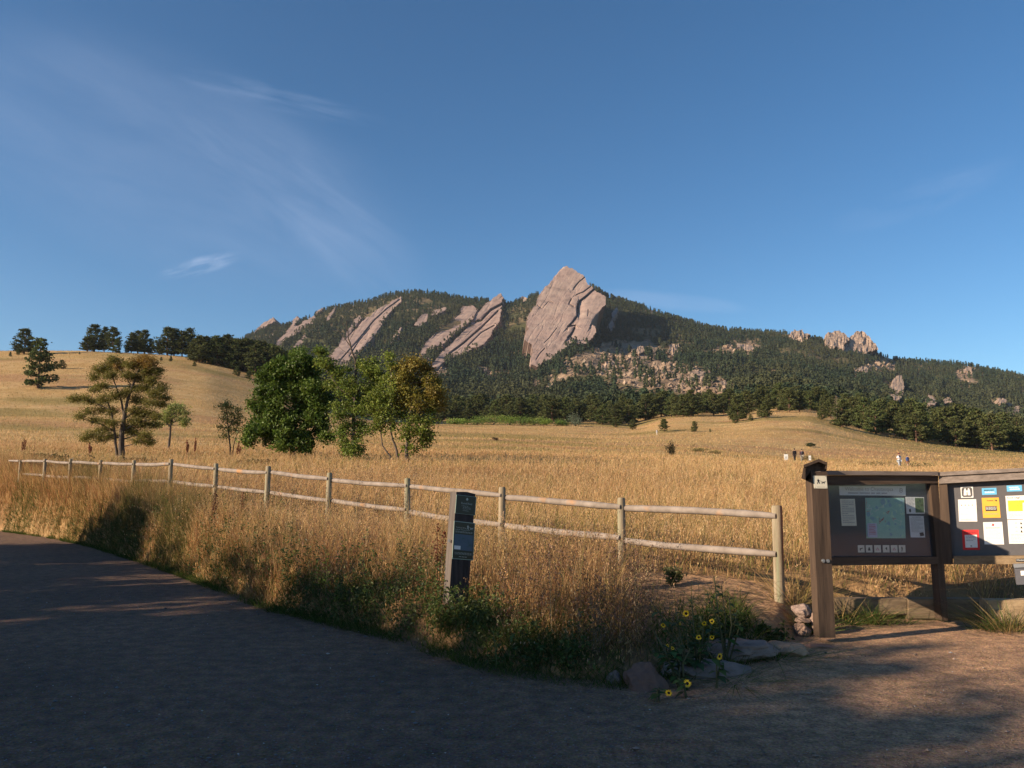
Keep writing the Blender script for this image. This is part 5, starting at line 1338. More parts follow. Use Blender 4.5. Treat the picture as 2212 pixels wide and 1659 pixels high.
def boulder(name, c, d, label, cols, seed, rz=0., squash=None, cat='rock', sub_=4, rough=.12, flat=0.):
    bm = bmesh.new(); bmesh.ops.create_icosphere(bm, subdivisions=sub_, radius=1)
    r_ = random.Random(seed); pl = [(Vector((r_.uniform(-1, 1), r_.uniform(-1, 1), r_.uniform(-.6, 1))).normalized(), r_.uniform(.62, .92)) for _ in range(9)]
    if flat: pl.append((Vector((.05, 0, 1)).normalized(), flat))
    from mathutils import noise
    for v in bm.verts:
        p = v.co.copy()
        for n, k in pl:
            s = p.dot(n)
            if s > k: p -= n * (s - k) * .9
        p *= 1 + rough * noise.fractal(p * 2.2 + Vector((seed, 0, 0)), .8, 2, 4)
        v.co = Vector((p.x * d[0] / 2, p.y * d[1] / 2, p.z * d[2] / 2))
    me = bpy.data.meshes.new(name); bm.to_mesh(me); bm.free()
    o = link(name, me, surf('stone_%d' % seed, cols[0], cols[1], 6, .9, .6, 20, None, .15, .3, .7, .02, third=((.12, .09, .08), 3, .6, .72)))
    o.location = c; o.rotation_euler = (0, 0, rz)
    return tag(o, label, cat)
def gp(x, y, z=0.): X, Y = ground_pt(x, y, z); return X, Y
X, Y = gp(1403, 1492); boulder('boulder', (X, Y + .15, .0), (.40, .40, .36), 'rounded reddish boulder at the path edge left of the fallen sunflower', ((.12, .07, .055), (.19, .115, .09)), 3, .3)
X, Y = gp(1535, 1462); boulder('flat_rock', (X, Y + .16, .03), (.86, .5, .22), 'long low flat rock in front of the sunflowers', ((.15, .11, .095), (.25, .19, .16)), 5, .35, flat=.5)
X, Y = gp(1585, 1432); boulder('flat_rock', (X + .05, Y + .26, .08), (1.0, .6, .26), 'larger flat-topped rock slab behind the long low one', ((.18, .13, .11), (.30, .22, .18)), 6, .25, flat=.5)
X, Y = gp(1700, 1422); boulder('flat_rock', (X, Y + .2, .04), (.5, .34, .2), 'small tan rock at the right end of the flat rocks', ((.28, .17, .11), (.40, .26, .17)), 7, -.2, flat=.6)
X, Y = gp(1330, 1480); boulder('boulder', (X, Y + .1, .0), (.16, .14, .18), 'small dark stone left of the reddish boulder', ((.12, .09, .08), (.2, .15, .13)), 8)
X, Y = gp(1775, 1398); boulder('flat_rock', (X - .02, Y + .02, .0), (.34, .2, .07), 'sunken reddish stone at the foot of the near board post', ((.25, .13, .09), (.36, .2, .14)), 9, 0, flat=.5)
def stack(x0, y0, x1, y1, Yd, dep, label, cols, seed):
    a = P(*qy(x0, y1), Yd); b = P(*qy(x1, y0), Yd)
    return boulder('wall_stone', ((a.x + b.x) / 2, Yd + dep / 2, (a.z + b.z) / 2), ((b.x - a.x) * 1.12, dep, (b.z - a.z) * 1.2), label, cols, seed, 0, rough=.08)
stack(212, 525, 358, 642, 9.1, .3, 'pale reddish top stone of the small stack left of the board post', ((.22, .155, .13), (.33, .25, .21)), 20)
stack(238, 640, 352, 692, 9.05, .28, 'flat middle stone of the small stack left of the board post', ((.18, .12, .09), (.27, .19, .15)), 21)
stack(232, 688, 358, 825, 9.0, .3, 'blocky bottom stone of the small stack left of the board post', ((.16, .105, .08), (.25, .17, .13)), 22)
stack(345, 600, 412, 745, 9.08, .12, 'thin upright stone wedged between the stack and the board post', ((.22, .15, .12), (.33, .23, .18)), 23)
# ------------------------------------------------------------------ people on the meadow
def person(x, yfeet, h_m, face, label, shirt, legs, hair, pose=0, skin=(.42, .26, .19), shorts=False, pack=None, sleeves=True, y0=60, Y=None, hat=None, scarf=None):
    if Y is None: X, Y, Z = on_ground(x, yfeet, y0, 330.)
    else: X = float(ray(x, yfeet)[0]) * Y; Z = tz(X, Y)
    o = empty('person', (X, Y, Z), label, 'person', None, face)
    s = h_m / 1.75
    st = .14 if pose else .03
    J = dict(pel=(0, 0, .93), wa=(0, .0, 1.10), ch=(0, .01, 1.32), ne=(0, .0, 1.48), hb=(0, -.01, 1.56), ht=(0, -.01, 1.70),
             hl=(-.10, 0, .90), kl=(-.11, -st * .6, .50), al=(-.11, -st, .09), tl=(-.11, -st - .14, .035), hr=(.10, 0, .90), kr=(.11, st * .3, .50), ar=(.11, st + .02, .09), tr=(.11, st - .12, .035),
             sl=(-.19, 0, 1.42), el=(-.25, .04, 1.16), wl=(-.25, -.06, .93), fl=(-.25, -.09, .84), sr=(.19, 0, 1.42), er=(.25, .04, 1.16), wr=(.25, -.05, .93), fr=(.25, -.08, .84))
    if pose == 2: J['el'] = (-.27, .05, 1.18); J['wl'] = (-.12, -.20, 1.12); J['fl'] = (-.05, -.24, 1.15)
    Rd = dict(pel=.14, wa=.125, ch=.15, ne=.055, hb=.085, ht=.085, hl=.09, kl=.058, al=.04, tl=.04, hr=.09, kr=.058, ar=.04, tr=.04, sl=.06, el=.042, wl=.03, fl=.035, sr=.06, er=.042, wr=.03, fr=.035)
    E = [('pel', 'wa'), ('wa', 'ch'), ('ch', 'ne'), ('ne', 'hb'), ('hb', 'ht'), ('pel', 'hl'), ('hl', 'kl'), ('kl', 'al'), ('al', 'tl'), ('pel', 'hr'), ('hr', 'kr'), ('kr', 'ar'), ('ar', 'tr'), ('ch', 'sl'), ('sl', 'el'), ('el', 'wl'), ('wl', 'fl'), ('ch', 'sr'), ('sr', 'er'), ('er', 'wr'), ('wr', 'fr')]
    def grow(name, keys, edges, mat, infl=1.0, add=0.0):
        me = bpy.data.meshes.new(name); ks = list(keys)
        me.from_pydata([tuple(c * s for c in J[k]) for k in ks], [(ks.index(a), ks.index(b)) for a, b in edges], [])
        ob = bpy.data.objects.new(name, me); COL.objects.link(ob)
        md = ob.modifiers.new('s', 'SKIN'); sv = me.skin_vertices[0].data
        for i, k in enumerate(ks):
            r = (Rd[k] * infl + add) * s
            sv[i].radius = (r * (1.25 if k in ('ch', 'wa', 'pel') else 1), r * (.85 if k in ('ch', 'wa', 'pel') else 1)); sv[i].use_root = (i == 0)
        ob.modifiers.new('d', 'SUBSURF').levels = 1
        dg = bpy.context.evaluated_depsgraph_get(); ev = ob.evaluated_get(dg); nm = bpy.data.meshes.new_from_object(ev)
        bpy.data.objects.remove(ob); nm.polygons.foreach_set('use_smooth', [True] * len(nm.polygons))
        return link(name, nm, mat, o)
    sk = plain('skin_%d' % int(x), skin)
    grow('body', Rd.keys(), E, sk)
    M1 = plain('shirt_%d' % int(x), shirt, .9); M2 = plain('trousers_%d' % int(x), legs, .9); M3 = plain('hair_%d' % int(x), hair, .9)
    J['nb'] = (0, .0, 1.44); Rd['nb'] = .07; J['hip'] = (0, 0, .86); Rd['hip'] = .145
    ar = [('ch', 'sl'), ('sl', 'el'), ('ch', 'sr'), ('sr', 'er')] + ([('el', 'wl'), ('er', 'wr')] if sleeves else [])
    ks = ['wa', 'hip', 'ch', 'nb', 'sl', 'el', 'sr', 'er'] + (['wl', 'wr'] if sleeves else [])
    grow('shirt', ks, [('wa', 'hip'), ('wa', 'ch'), ('ch', 'nb')] + ar, M1, 1.08, .012)
    if shorts:
        J['ml'] = tuple(np.array(J['hl']) * .25 + np.array(J['kl']) * .75); J['mr'] = tuple(np.array(J['hr']) * .25 + np.array(J['kr']) * .75); Rd['ml'] = Rd['mr'] = .08
        grow('shorts', ['pel', 'hl', 'ml', 'hr', 'mr'], [('pel', 'hl'), ('hl', 'ml'), ('pel', 'hr'), ('hr', 'mr')], M2, 1.05, .012)
    else:
        grow('trousers', ['pel', 'hl', 'kl', 'al', 'hr', 'kr', 'ar'], [('pel', 'hl'), ('hl', 'kl'), ('kl', 'al'), ('pel', 'hr'), ('hr', 'kr'), ('kr', 'ar')], M2, 1.05, .014)
    def blob(name, c, d, mat):
        bm = bmesh.new(); bmesh.ops.create_uvsphere(bm, u_segments=12, v_segments=8, radius=1)
        for v in bm.verts: v.co = Vector((v.co.x * d[0] + c[0], v.co.y * d[1] + c[1], v.co.z * d[2] + c[2])) * s
        me = bpy.data.meshes.new(name); bm.to_mesh(me); bm.free(); me.polygons.foreach_set('use_smooth', [True] * len(me.polygons))
        return link(name, me, mat, o)
    blob('hair', (0, .02, 1.68), (.098, .105, .098), M3)
    blob('nose', (0, -.10, 1.62), (.014, .02, .022), sk)
    for dx in (-.095, .095): blob('ear', (dx, 0, 1.62), (.012, .02, .03), sk)
    if hat: blob('hat', (0, -.01, 1.73), (.115, .125, .055), plain('hat_%d' % int(x), hat))
    if pack: blob('backpack', (0, .20, 1.24), (.15, .10, .24), plain('pack_%d' % int(x), pack))
    if scarf: blob('scarf', (.0, -.06, 1.40), (.12, .13, .09), plain('scarf_%d' % int(x), scarf))
    for nm, dx, k in (('shoe', -.11, 'al'), ('shoe', .11, 'ar')): blob(nm, (J[k][0], J[k][1] - .06, .045), (.05, .14, .05), plain('shoe_%d_%s' % (int(x), k), (.06, .05, .05) if not hat else (.5, .5, .5)))
    return o
PI = math.pi
person(1717, 998, 1.78, PI + .2, 'hiker in black walking away up the meadow, left of a pair', (.022, .018, .02), (.045, .035, .035), (.02, .015, .012), 1)
person(1733, 999, 1.74, PI - .2, 'hiker with a dark backpack and pale trousers, right of a pair', (.06, .025, .04), (.24, .22, .19), (.05, .035, .025), 1, pack=(.02, .02, .03))
person(1944, 1019, 1.80, .3, 'hiker in a white shirt with a dark red cap and dark neckerchief', (.66, .67, .72), (.30, .32, .36), (.05, .02, .02), 2, sleeves=False, scarf=(.03, .03, .06), hat=(.14, .03, .03), Y=92)
person(1962, 1019, 1.62, .6, 'shorter hiker in a blue top and brown shorts beside the one in white', (.06, .10, .25), (.20, .10, .06), (.06, .04, .03), 1, shorts=True, Y=93)
person(1419, 940, 1.75, .8, 'far hiker all in white on the meadow near the lone pine', (.72, .70, .72), (.55, .52, .5), (.3, .2, .15), 1, y0=120)
# small trail signs among the hikers
def smallsign(x, yt, yb, w, label):
    X, Y, Z = on_ground(x, yb, 60, 330.); k = Y / 1737.
    H = P(x, yt, Y).z - Z
    o = empty('trail_sign', (X, Y, Z), label, 'trail sign')
    mb = MB(); mb.box((0, .03, H * .45), (.09, .07, H * .9 + .3)); mb.build('post', BW, o, False)
    mb = MB(); mb.box((0, -.01, H - .32), (w * k, .03, .62)); b = mb.build('panel', PAPER, o, False)
    mb = MB(); mb.box((0, -.028, H - .3), (w * k * .6, .004, .05)); mb.box((0, -.028, H - .42), (w * k * .7, .004, .03)); mb.build('lettering', INK, b, False)
smallsign(1698.5, 981, 1000, 8.5, 'white trail sign on a short post left of the pair of hikers')
smallsign(1750, 984, 1000, 5, 'narrow white sign on a thin post right of the pair of hikers')
# ------------------------------------------------------------------ grass
def blades(root, h, w, lean, curve, col, seg=3, r=rng, tipcol=None, head=None, headcol=None, headw=None):
    """root n x 3; lean n x 2 (horizontal run over the height); curve bends it further; head: share of blades that carry a seed head"""
    n = len(root); ph = r.uniform(0, math.pi, n); side = np.stack([np.cos(ph), np.sin(ph), np.zeros(n)], 1)
    Vs = []; ts = np.linspace(0, 1, seg + 1)
    for t in ts:
        c = root.copy(); c[:, :2] += lean * t + lean * curve[:, None] * t * t; c[:, 2] += h * (t - .18 * t * t * curve)
        ww = (w * (1 - t * .85) / 2)[:, None]
        Vs += [c - side * ww, c + side * ww]
    V = np.stack(Vs, 1); k = 2 * (seg + 1)
    base = (np.arange(n) * k)[:, None]
    Fq = np.concatenate([base + np.array([2 * i, 2 * i + 1, 2 * i + 3, 2 * i + 2]) for i in range(seg)])
    C = np.repeat(col[:, None, :], k, 1)
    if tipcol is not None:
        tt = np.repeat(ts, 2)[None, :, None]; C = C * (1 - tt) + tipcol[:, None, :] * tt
    V = V.reshape(-1, 3); C = C.reshape(-1, 3)
    if head is not None:
        s = np.nonzero(r.random(n) < head)[0]; m_ = 5
        tops = []; cc = []
        for j in range(m_):
            t = 1.02 - .055 * j - .03 * r.random(len(s))
            c = root[s].copy(); c[:, :2] += lean[s] * t[:, None] + lean[s] * curve[s, None] * (t * t)[:, None]; c[:, 2] += h[s] * (t - .18 * t * t * curve[s])
            c += r.normal(size=c.shape) * np.array([.012, .012, .006]) * (h[s] / .6)[:, None]
            tops.append(c); cc.append(headcol[s])
        tops = np.concatenate(tops); cc = np.concatenate(cc); nn = len(tops)
        nr = rand_unit(nn, r); nr[:, 2] *= .3; nr /= np.linalg.norm(nr, axis=1, keepdims=True)
        hv = np.tile(headw[s] if headw is not None else w[s] * 3.5, m_)
        up = np.tile([0, 0, 1.], (nn, 1)) + r.normal(size=(nn, 3)) * .45; up /= np.linalg.norm(up, axis=1, keepdims=True)
        b = np.cross(nr, up); b /= np.linalg.norm(b, axis=1, keepdims=True) + 1e-9
        HV = np.stack([tops - up * (hv * 1.3)[:, None], tops - b * (hv * .32)[:, None], tops + up * (hv * 1.3)[:, None], tops + b * (hv * .32)[:, None]], 1).reshape(-1, 3)
        HF = np.arange(nn * 4).reshape(nn, 4) + len(V)
        V = np.concatenate([V, HV]); C = np.concatenate([C, np.repeat(cc, 4, 0)]); Fq = np.concatenate([Fq, HF])
    return V, Fq, C
def pick(n, cols, wts, r=rng, dv=.2, dh=.08):
    cols = np.array(cols); i = r.choice(len(cols), n, p=np.array(wts) / sum(wts))
    return np.clip(cols[i] * (1 + r.uniform(-dv, dv, (n, 1))) * (1 + r.uniform(-dh, dh, (n, 3))), 0, 1)
STRAW = [(.56, .37, .17), (.46, .29, .13), (.64, .45, .23), (.37, .21, .10), (.28, .22, .08)]
clear_ = [(K1.hit(*kc(400, 1600)).x, 8.7, .35), (MP.o.x, 9.1, .12)]
def field(n, y0, y1, a0=-.86, a1=.86, r=rng, power=2.0):
    """random ground points, even per square metre between two depths"""
    Y = (y0 ** 2 + (y1 ** 2 - y0 ** 2) * r.random(n)) ** .5 if power == 2 else np.exp(r.uniform(math.log(y0), math.log(y1), n))
    a = r.uniform(a0, a1, n); return a * Y, Y
def mk_mesh(name, parts, mat, label, cat='grass'):
    V = []; Fq = []; C = []; o = 0
    for v, f, c in parts: V.append(v); Fq.append(f + o); C.append(c); o += len(v)
    ob = link(name, np_mesh(name, np.concatenate(V), np.concatenate(Fq), np.concatenate(C)), mat)
    return tag(ob, label, cat, kind='stuff')
fence_y = lambda X: np.interp(X, [P(fx[i], fy[i], fd[i]).x for i in range(len(fx))][::-1], fd[::-1])
def tallgrass():
    parts = []; r = np.random.default_rng(77)
    for (y0, y1, n, w, seg) in ((5.5, 11, 40000, .0056, 4), (11, 17, 50000, .007, 3), (17, 27, 52000, .009, 3), (27, 46, 56000, .015, 2), (46, 80, 60000, .028, 2), (80, 150, 60000, .055, 2), (150, 300, 90000, .10, 1), (300, 430, 50000, .16, 1)):
        X, Y = field(n, y0, y1, r=r)
        if y0 < 12:
            X = X.copy(); 
        Z = TZ(X, Y); sd = edge_sd(X, Y); x, y = proj(X, Y, Z)
        ok = (sd > .18) | (Y > 60)
        clump = fbm(X * 1.1, Y * 1.1, 81, 3); big = fbm(X * .25, Y * .25, 82, 3)
        if y0 < 60: ok &= (clump + r.random(len(X)) * .9 > -.15) | ((sd < 3) & (r.random(len(X)) < .7))
        dirt = inpoly(x, y, DIRT) & (Y < 14)
        ok &= ~(dirt & (r.random(len(X)) > .035))
        ok &= ~((X > 2.75) & (Y < 10.22)) ; ok &= ~((X > 1.25) & (Y < 7.4))
        ok &= ~((np.abs(x - 1735) < 70) & (Y < 9.9) & (r.random(len(X)) > .15))
        # beside the meadow the near bank carries the tallest stalks
        ok &= ~((fbm(X * 2.4, Y * 2.4, 87, 3) + r.random(len(X)) * .7 < .10) & (y0 < 17))
        X, Y, Z, sd, clump, big, dirt, x = (q[ok] for q in (X, Y, Z, sd, clump, big, dirt, x)); n = len(X)
        fyv = fence_y(X)
        h = .50 + .16 * clump + .14 * big
        bank = sstep((fyv - .3 - Y) / 1.2)
        h = h * (1 + .35 * bank) * (1 + .55 * bank * sstep((520 - x) / 250))
        ap = .55 * sstep((x - 560) / 250) * sstep((1500 - x) / 80); cl2 = fbm(X * 2.4, Y * 2.4, 87, 3)
        h = h * (.16 + .84 * sstep((sd - ap) / 1.0)) * (1 + .55 * cl2 * (y0 < 20)) if y0 < 40 else h * .9
        h = np.where((Y > fyv - .4) & (Y < fyv + 1.6), h * .72, h)
        h = h * r.uniform(.6, 1.25, n); h[dirt[:n]] *= .35
        if y0 >= 80: h *= .8
        cap = np.maximum((HOR - 0) * 0 + h, .06); h = cap
        root = np.stack([X, Y, Z - .03], 1)
        lean = r.normal(size=(n, 2)) * .16 * h[:, None] + np.array([.06, -.02]) * h[:, None]
        flatm = r.random(n) < .05; lean[flatm] *= 3.5
        curve = r.uniform(.2, 1.6, n)
        n1 = fbm(X * .06, Y * .12, 21, 4)
        redw = sstep(n1 * 2 - .1)
        c = pick(n, STRAW, [4, 3.2, 2.4, 1.6, .9], r)
        c = c * (1 - .6 * redw)[:, None] + np.array([.34, .18, .09]) * (.6 * redw)[:, None]
        gp_ = (.5 * sstep(fbm(X * .02, Y * .05, 22, 4) * 2.6 - .1) + .35 * sstep(fbm(X * .09, Y * .16, 24, 3) * 3 - .7))[:, None]; c = c * (1 - gp_) + np.array([.20, .17, .06]) * gp_
        grn = (r.random(n) < (.05 + .22 * sstep((-sd + 2.0) / 1.6) * (y0 < 30) + .22 * sstep(-big * 3)))
        c[grn] = pick(int(grn.sum()), [(.13, .15, .035), (.19, .19, .06), (.09, .12, .03)], [3, 2, 2], r)
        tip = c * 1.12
        hc = pick(n, [(.68, .48, .27), (.56, .37, .19), (.48, .29, .15)], [3, 3, 1], r)
        hc = np.where((r.random(n) < .2)[:, None], c * .7, hc)
        bt = (.75 * bank * sstep(fbm(X * .8, Y * .8, 84, 3) * 2.2 + .45) * (y0 < 20))[:, None]; rb = np.array([.27, .135, .07]) * r.uniform(.7, 1.3, (n, 1)); c = c * (1 - bt) + rb * bt; tip = tip * (1 - bt) + rb * 1.15 * bt; hc = hc * (1 - bt * .7) + rb * 1.3 * bt * .7
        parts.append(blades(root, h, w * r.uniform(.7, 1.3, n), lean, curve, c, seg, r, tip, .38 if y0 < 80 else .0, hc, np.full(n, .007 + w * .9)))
    # extra stalks crowding the steep bank beside the path
    n = 62000; X = r.uniform(-25, 1.2, n); Y = edge_y(X) + .15 + np.abs(r.normal(size=n)) * 1.1
    ok = (X / Y > -.92) & (edge_sd(X, Y) > .06); X, Y = X[ok], Y[ok]; n = len(X); Z = TZ(X, Y); sd = edge_sd(X, Y); x, y = proj(X, Y, Z)
    ap = .6 * sstep((x - 560) / 250) * sstep((1500 - x) / 80); kk = (sd > ap * 1.3) | (r.random(n) < .25); X, Y, Z, sd, x, y, ap = (q[kk] for q in (X, Y, Z, sd, x, y, ap)); n = len(X)
    h = (.12 + .63 * sstep((sd - ap) / 1.0)) * (1 + .6 * fbm(X * 2.4, Y * 2.4, 87, 3)) * (1 + .35 * sstep((520 - x) / 250)) * r.uniform(.55, 1.2, n)
    lean = r.normal(size=(n, 2)) * .14 * h[:, None] + np.array([.04, -.03]) * h[:, None]; c = pick(n, STRAW + [(.27, .135, .07), (.13, .13, .045)], [4, 3, 2, 2, 1.6, 4, 2.5], r)
    gw = (sstep(fbm(X * .7, Y * .7, 86, 3) * 3 + .45) * sstep((700 - x) / 200) * sstep((x - 120) / 80) * sstep((1.5 - sd) / .8))[:, None]; c = c * (1 - gw * .75) + np.array([.085, .095, .032]) * gw * .75
    bs = c * np.array([.62, .5, .42])  # stalk bases browner; darkened too, shade put into the colour for contrast
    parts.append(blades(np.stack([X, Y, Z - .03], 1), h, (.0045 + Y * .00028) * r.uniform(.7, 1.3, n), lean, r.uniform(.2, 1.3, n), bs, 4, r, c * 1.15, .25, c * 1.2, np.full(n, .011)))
    return mk_mesh('dry_grass', parts, M_grass, 'tall dry golden grass covering the meadow and the bank by the path')
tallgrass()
def greens():
    """low green growth along the path edge and dark weeds in the bank"""
    parts = []; r = np.random.default_rng(78)
    n = 60000; X = r.uniform(-19, 2.6, n); Y = edge_y(X) + np.abs(r.normal(size=n)) * (.45 + .35 * (X > -5)) - .12
    Z = TZ(X, Y); sd = edge_sd(X, Y); cl = fbm(X * .9, Y * .9, 91, 3)
    a = X / Y; ok = (a > -.75) & (sd > .03) & (cl + r.random(n) * .5 > -.05); X, Y, Z, sd = X[ok], Y[ok], Z[ok], sd[ok]; n = len(X)
    h = r.uniform(.05, .15, n) * (1 + 1.2 * sstep(sd)); lean = r.normal(size=(n, 2)) * .5 * h[:, None]
    parts.append(blades(np.stack([X, Y, np.maximum(Z, -.02) - .01], 1), h, r.uniform(.004, .009, n) * (1 + Y / 14), lean, r.uniform(.2, 1.4, n), pick(n, [(.055, .085, .02), (.08, .11, .03), (.20, .17, .07)], [4, 3, 1], r), 2, r))
    # straw litter lying flat on the bare soil
    n = 5200; x = r.uniform(1230, 1790, n); y = r.uniform(1225, 1400, n); ins = inpoly(x, y, DIRT); x, y = x[ins], y[ins]
    a, e = ray(x, y); Y = np.interp(y, [1225, 1290, 1400], [12.5, 9.8, 7.7]); X = a * Y; n = len(X); Z = TZ(X, Y)
    h = r.uniform(.004, .02, n); lean = r.normal(size=(n, 2)) * .11
    parts.append(blades(np.stack([X, Y, Z + .006], 1), h, np.full(n, .006), lean, np.zeros(n), pick(n, [(.6, .43, .22), (.5, .32, .16)], [1, 1], r), 1, r))
    return mk_mesh('green_grass', parts, M_grass, 'short green grass fringing the gravel path')
greens()
def weeds(name, boxes, label, col, seed, hmin=.2, hmax=.55, leaf=.035, npl=26):
    """leafy weeds too tangled to count"""
    r = np.random.default_rng(seed); P_ = []; Cc = []; stems = []
    for (x0, y0, x1, y1, cnt, hs) in boxes:
        for _ in range(cnt):
            x, y = r.uniform(x0, x1), r.uniform(y0, y1)
            X, Y, Z = on_ground(x, y, 6.0, 40.)
            if float(edge_sd(np.array([X]), np.array([Y]))[0]) < .08: continue
            h = r.uniform(hmin, hmax) * hs; d = r.normal(size=2) * .2 * h
            t = r.uniform(.1, 1, npl); c = np.stack([X + d[0] * t, Y + d[1] * t, Z + h * t], 1) + r.normal(size=(npl, 3)) * np.array([.05, .05, .03]) * (1.25 - t)[:, None]
            P_.append(c); Cc.append(np.full(npl, r.uniform(.7, 1.3))); stems.append((X, Y, Z, h, d[0], d[1]))
    C = np.concatenate(P_); K = np.concatenate(Cc); n = len(C); nr = rand_unit(n, r); nr[:, 2] = abs(nr[:, 2]) + .2; nr /= np.linalg.norm(nr, axis=1, keepdims=True)
    V, Fq = leaf_quads(C, r.uniform(.6, 1.3, n) * leaf, nr, r, 1.7)
    parts = [(V, Fq, np.repeat(pick(n, col, [1] * len(col), r) * K[:, None], 4, 0))]
    st = np.array(stems); m_ = len(st)
    parts.append(blades(st[:, :3].copy(), st[:, 3], np.full(m_, .007), st[:, 4:6], np.full(m_, .2), pick(m_, [(.10, .09, .04)], [1], r), 3, r))
    return mk_mesh(name, parts, M_leaf, label, 'weeds')
weeds('weeds', [(190, 1120, 620, 1290, 360, 1.6), (120, 1130, 320, 1200, 130, .7), (600, 1240, 960, 1390, 190, 1.3), (0, 1110, 150, 1150, 70, .6), (1000, 1330, 1300, 1470, 90, .6), (930, 1320, 1080, 1375, 90, .8)],
      'dark green weeds tangled through the foot of the grassy bank', [(.045, .075, .018), (.07, .10, .025), (.10, .12, .03)], 5, leaf=.024)
weeds('brown_weeds', [(330, 1060, 900, 1200, 230, 1.7), (1080, 1230, 1420, 1400, 150, 1.3), (640, 1160, 1000, 1300, 120, 1.2), (1250, 1300, 1420, 1440, 80, 1.)],
      'dusty brown seeding weeds standing in front of the fence', [(.17, .10, .07), (.22, .13, .09), (.13, .09, .05)], 6, .35, .7, .014, 60)
weeds('weed_cover', [(1640, 1370, 1700, 1420, 22, .4), (1490, 1440, 1620, 1475, 34, .35), (1500, 1350, 1600, 1400, 30, .5)], 'low dark green weeds around the flat rocks', [(.045, .07, .02), (.07, .09, .03)], 7, .15, .4)

# ------------------------------------------------------------------ single plants
def tuft(x, y, h, n, cols, label, name='grass_tuft', w=.008, spread=.12, Y=None, seed=0, cat='grass tuft', leanf=.55):
    r = np.random.default_rng(seed + 300)
    X, Y_ = gp(x, y, 0.) if Y is None else (float(ray(x, y)[0]) * Y, Y)
    Z = max(tz(X, Y_), 0)
    o = empty(name, (X, Y_, Z), label, cat)
    root = np.concatenate([r.normal(size=(n, 2)) * spread * .4, np.zeros((n, 1)) - .01], 1)
    hh = h * r.uniform(.5, 1.1, n); lean = root[:, :2] * 2 + r.normal(size=(n, 2)) * leanf * hh[:, None]
    V, Fq, C = blades(root, hh, w * r.uniform(.6, 1.3, n), lean, r.uniform(.2, 1.4, n), pick(n, cols, [1] * len(cols), r), 4, r)
    link('blades', np_mesh('blades', V, Fq, C), M_grass, o, False)
    return o
GRN = [(.07, .12, .025), (.10, .15, .04), (.15, .16, .05)]; GLD = [(.5, .35, .16), (.42, .27, .12), (.3, .22, .08)]
tuft(*qy(372, 535), .36, 90, GRN, 'broad-bladed green tuft above the stone stack by the board post', w=.018, Y=9.3, seed=1)
tuft(*qy(700, 660), .20, 110, GRN, 'bright green tuft low under the first bay of the board', w=.012, Y=9.8, seed=2, leanf=.8)
tuft(*qy(880, 655), .34, 150, GRN + GLD[:1], 'taller green and straw tuft under the middle of the first bay', w=.010, Y=9.85, seed=3)
tuft(*qy(1040, 640), .14, 70, GRN, 'short green tuft near the middle post of the board', Y=9.85, seed=4)
tuft(*qy(1180, 620), .12, 60, GRN, 'smallest green tuft just left of the middle post', Y=9.9, seed=5)
tuft(*qy(2085, 680), .40, 260, GRN[1:] + GLD, 'bushy green and straw clump before the pale timber at the right edge', w=.008, Y=9.4, seed=6, spread=.35, leanf=.4)
tuft(*qy(1885, 600), .30, 150, GRN, 'dark green clump at the left end of the pale timber', Y=9.5, seed=7, spread=.22)
tuft(1675, 1420, .18, 180, GRN[:2], 'dark feathery green clump right of the flat rocks', seed=8, spread=.35)
tuft(1590, 1468, .10, 160, GRN[:2], 'low dark mat of grass in front of the flat rocks', seed=9, spread=.3)
tuft(*qy(590, 470), .55, 26, GLD, 'few arching straw stalks beside the near board post', w=.007, Y=9.5, seed=10, leanf=.3)
tuft(*qy(1850, 430), .62, 34, GLD, 'tall straw stalks standing behind the second bay', w=.008, Y=10.4, seed=11, leanf=.25)
tuft(1712, 1295, .55, 220, GLD, 'thick straw clump leaning at the foot of the end fence post', w=.007, Y=9.75, seed=12, spread=.3, leanf=.6)
# dock plants with rust red seed heads
def dock(x, ybase, ytop, Y, label, seed=0, col=(.16, .035, .018), n=1):
    rr = random.Random(seed); r = np.random.default_rng(seed + 50)
    X = float(ray(x, ybase)[0]) * Y; Z = tz(X, Y); top = P(x, ytop, Y).z - Z
    o = empty('dock_plant', (X, Y, Z), label, 'dock plant')
    mb = MB(); C = []
    for k in range(n):
        dx = rr.uniform(-.06, .06) * (k > 0) * 2; hh = top * (1 if k == 0 else rr.uniform(.7, .95))
        mb.tube([(0, 0, -.05), (dx * .4, 0, hh * .5), (dx, 0, hh)], [.007, .006, .003], 6)
        m_ = 150; t = r.uniform(.5, 1, m_); wd = .035 * np.sin((t - .5) * 2 * math.pi) ** 2 * 0 + .030 * np.sqrt(np.clip(1 - ((t - .74) / .27) ** 2, .02, 1))
        C.append(np.stack([dx * t + r.normal(size=m_) * wd, r.normal(size=m_) * wd, hh * t], 1))
    mb.build('stem', plain('dock_stem_%d' % seed, (.2, .09, .04)), o, False)
    C = np.concatenate(C); nn = len(C); V, Fq = leaf_quads(C, r.uniform(.012, .024, nn) * (Y / 9) ** .5, rand_unit(nn, r), r, 1.2)
    link('seed_head', np_mesh('seed_head', V, Fq, np.repeat(pick(nn, [col], [1], r, .35), 4, 0)), M_leaf, o, False)
dock(944, 1225, 1130, 9.6, 'rust-red dock seed head left of the trail marker', 1, n=2)
dock(800, 1165, 1075, 12.0, 'small dark dock stalk under the fence, mid-bank', 2) if False else None
dock(461, 1150, 1062, 15.5, 'dark dock stalk standing just below the fence, the taller of two', 3, (.09, .03, .02), 2)
dock(523, 1115, 1063, 16.0, 'slimmer dark dock stalk below the fence, right of the taller', 4, (.10, .03, .02))
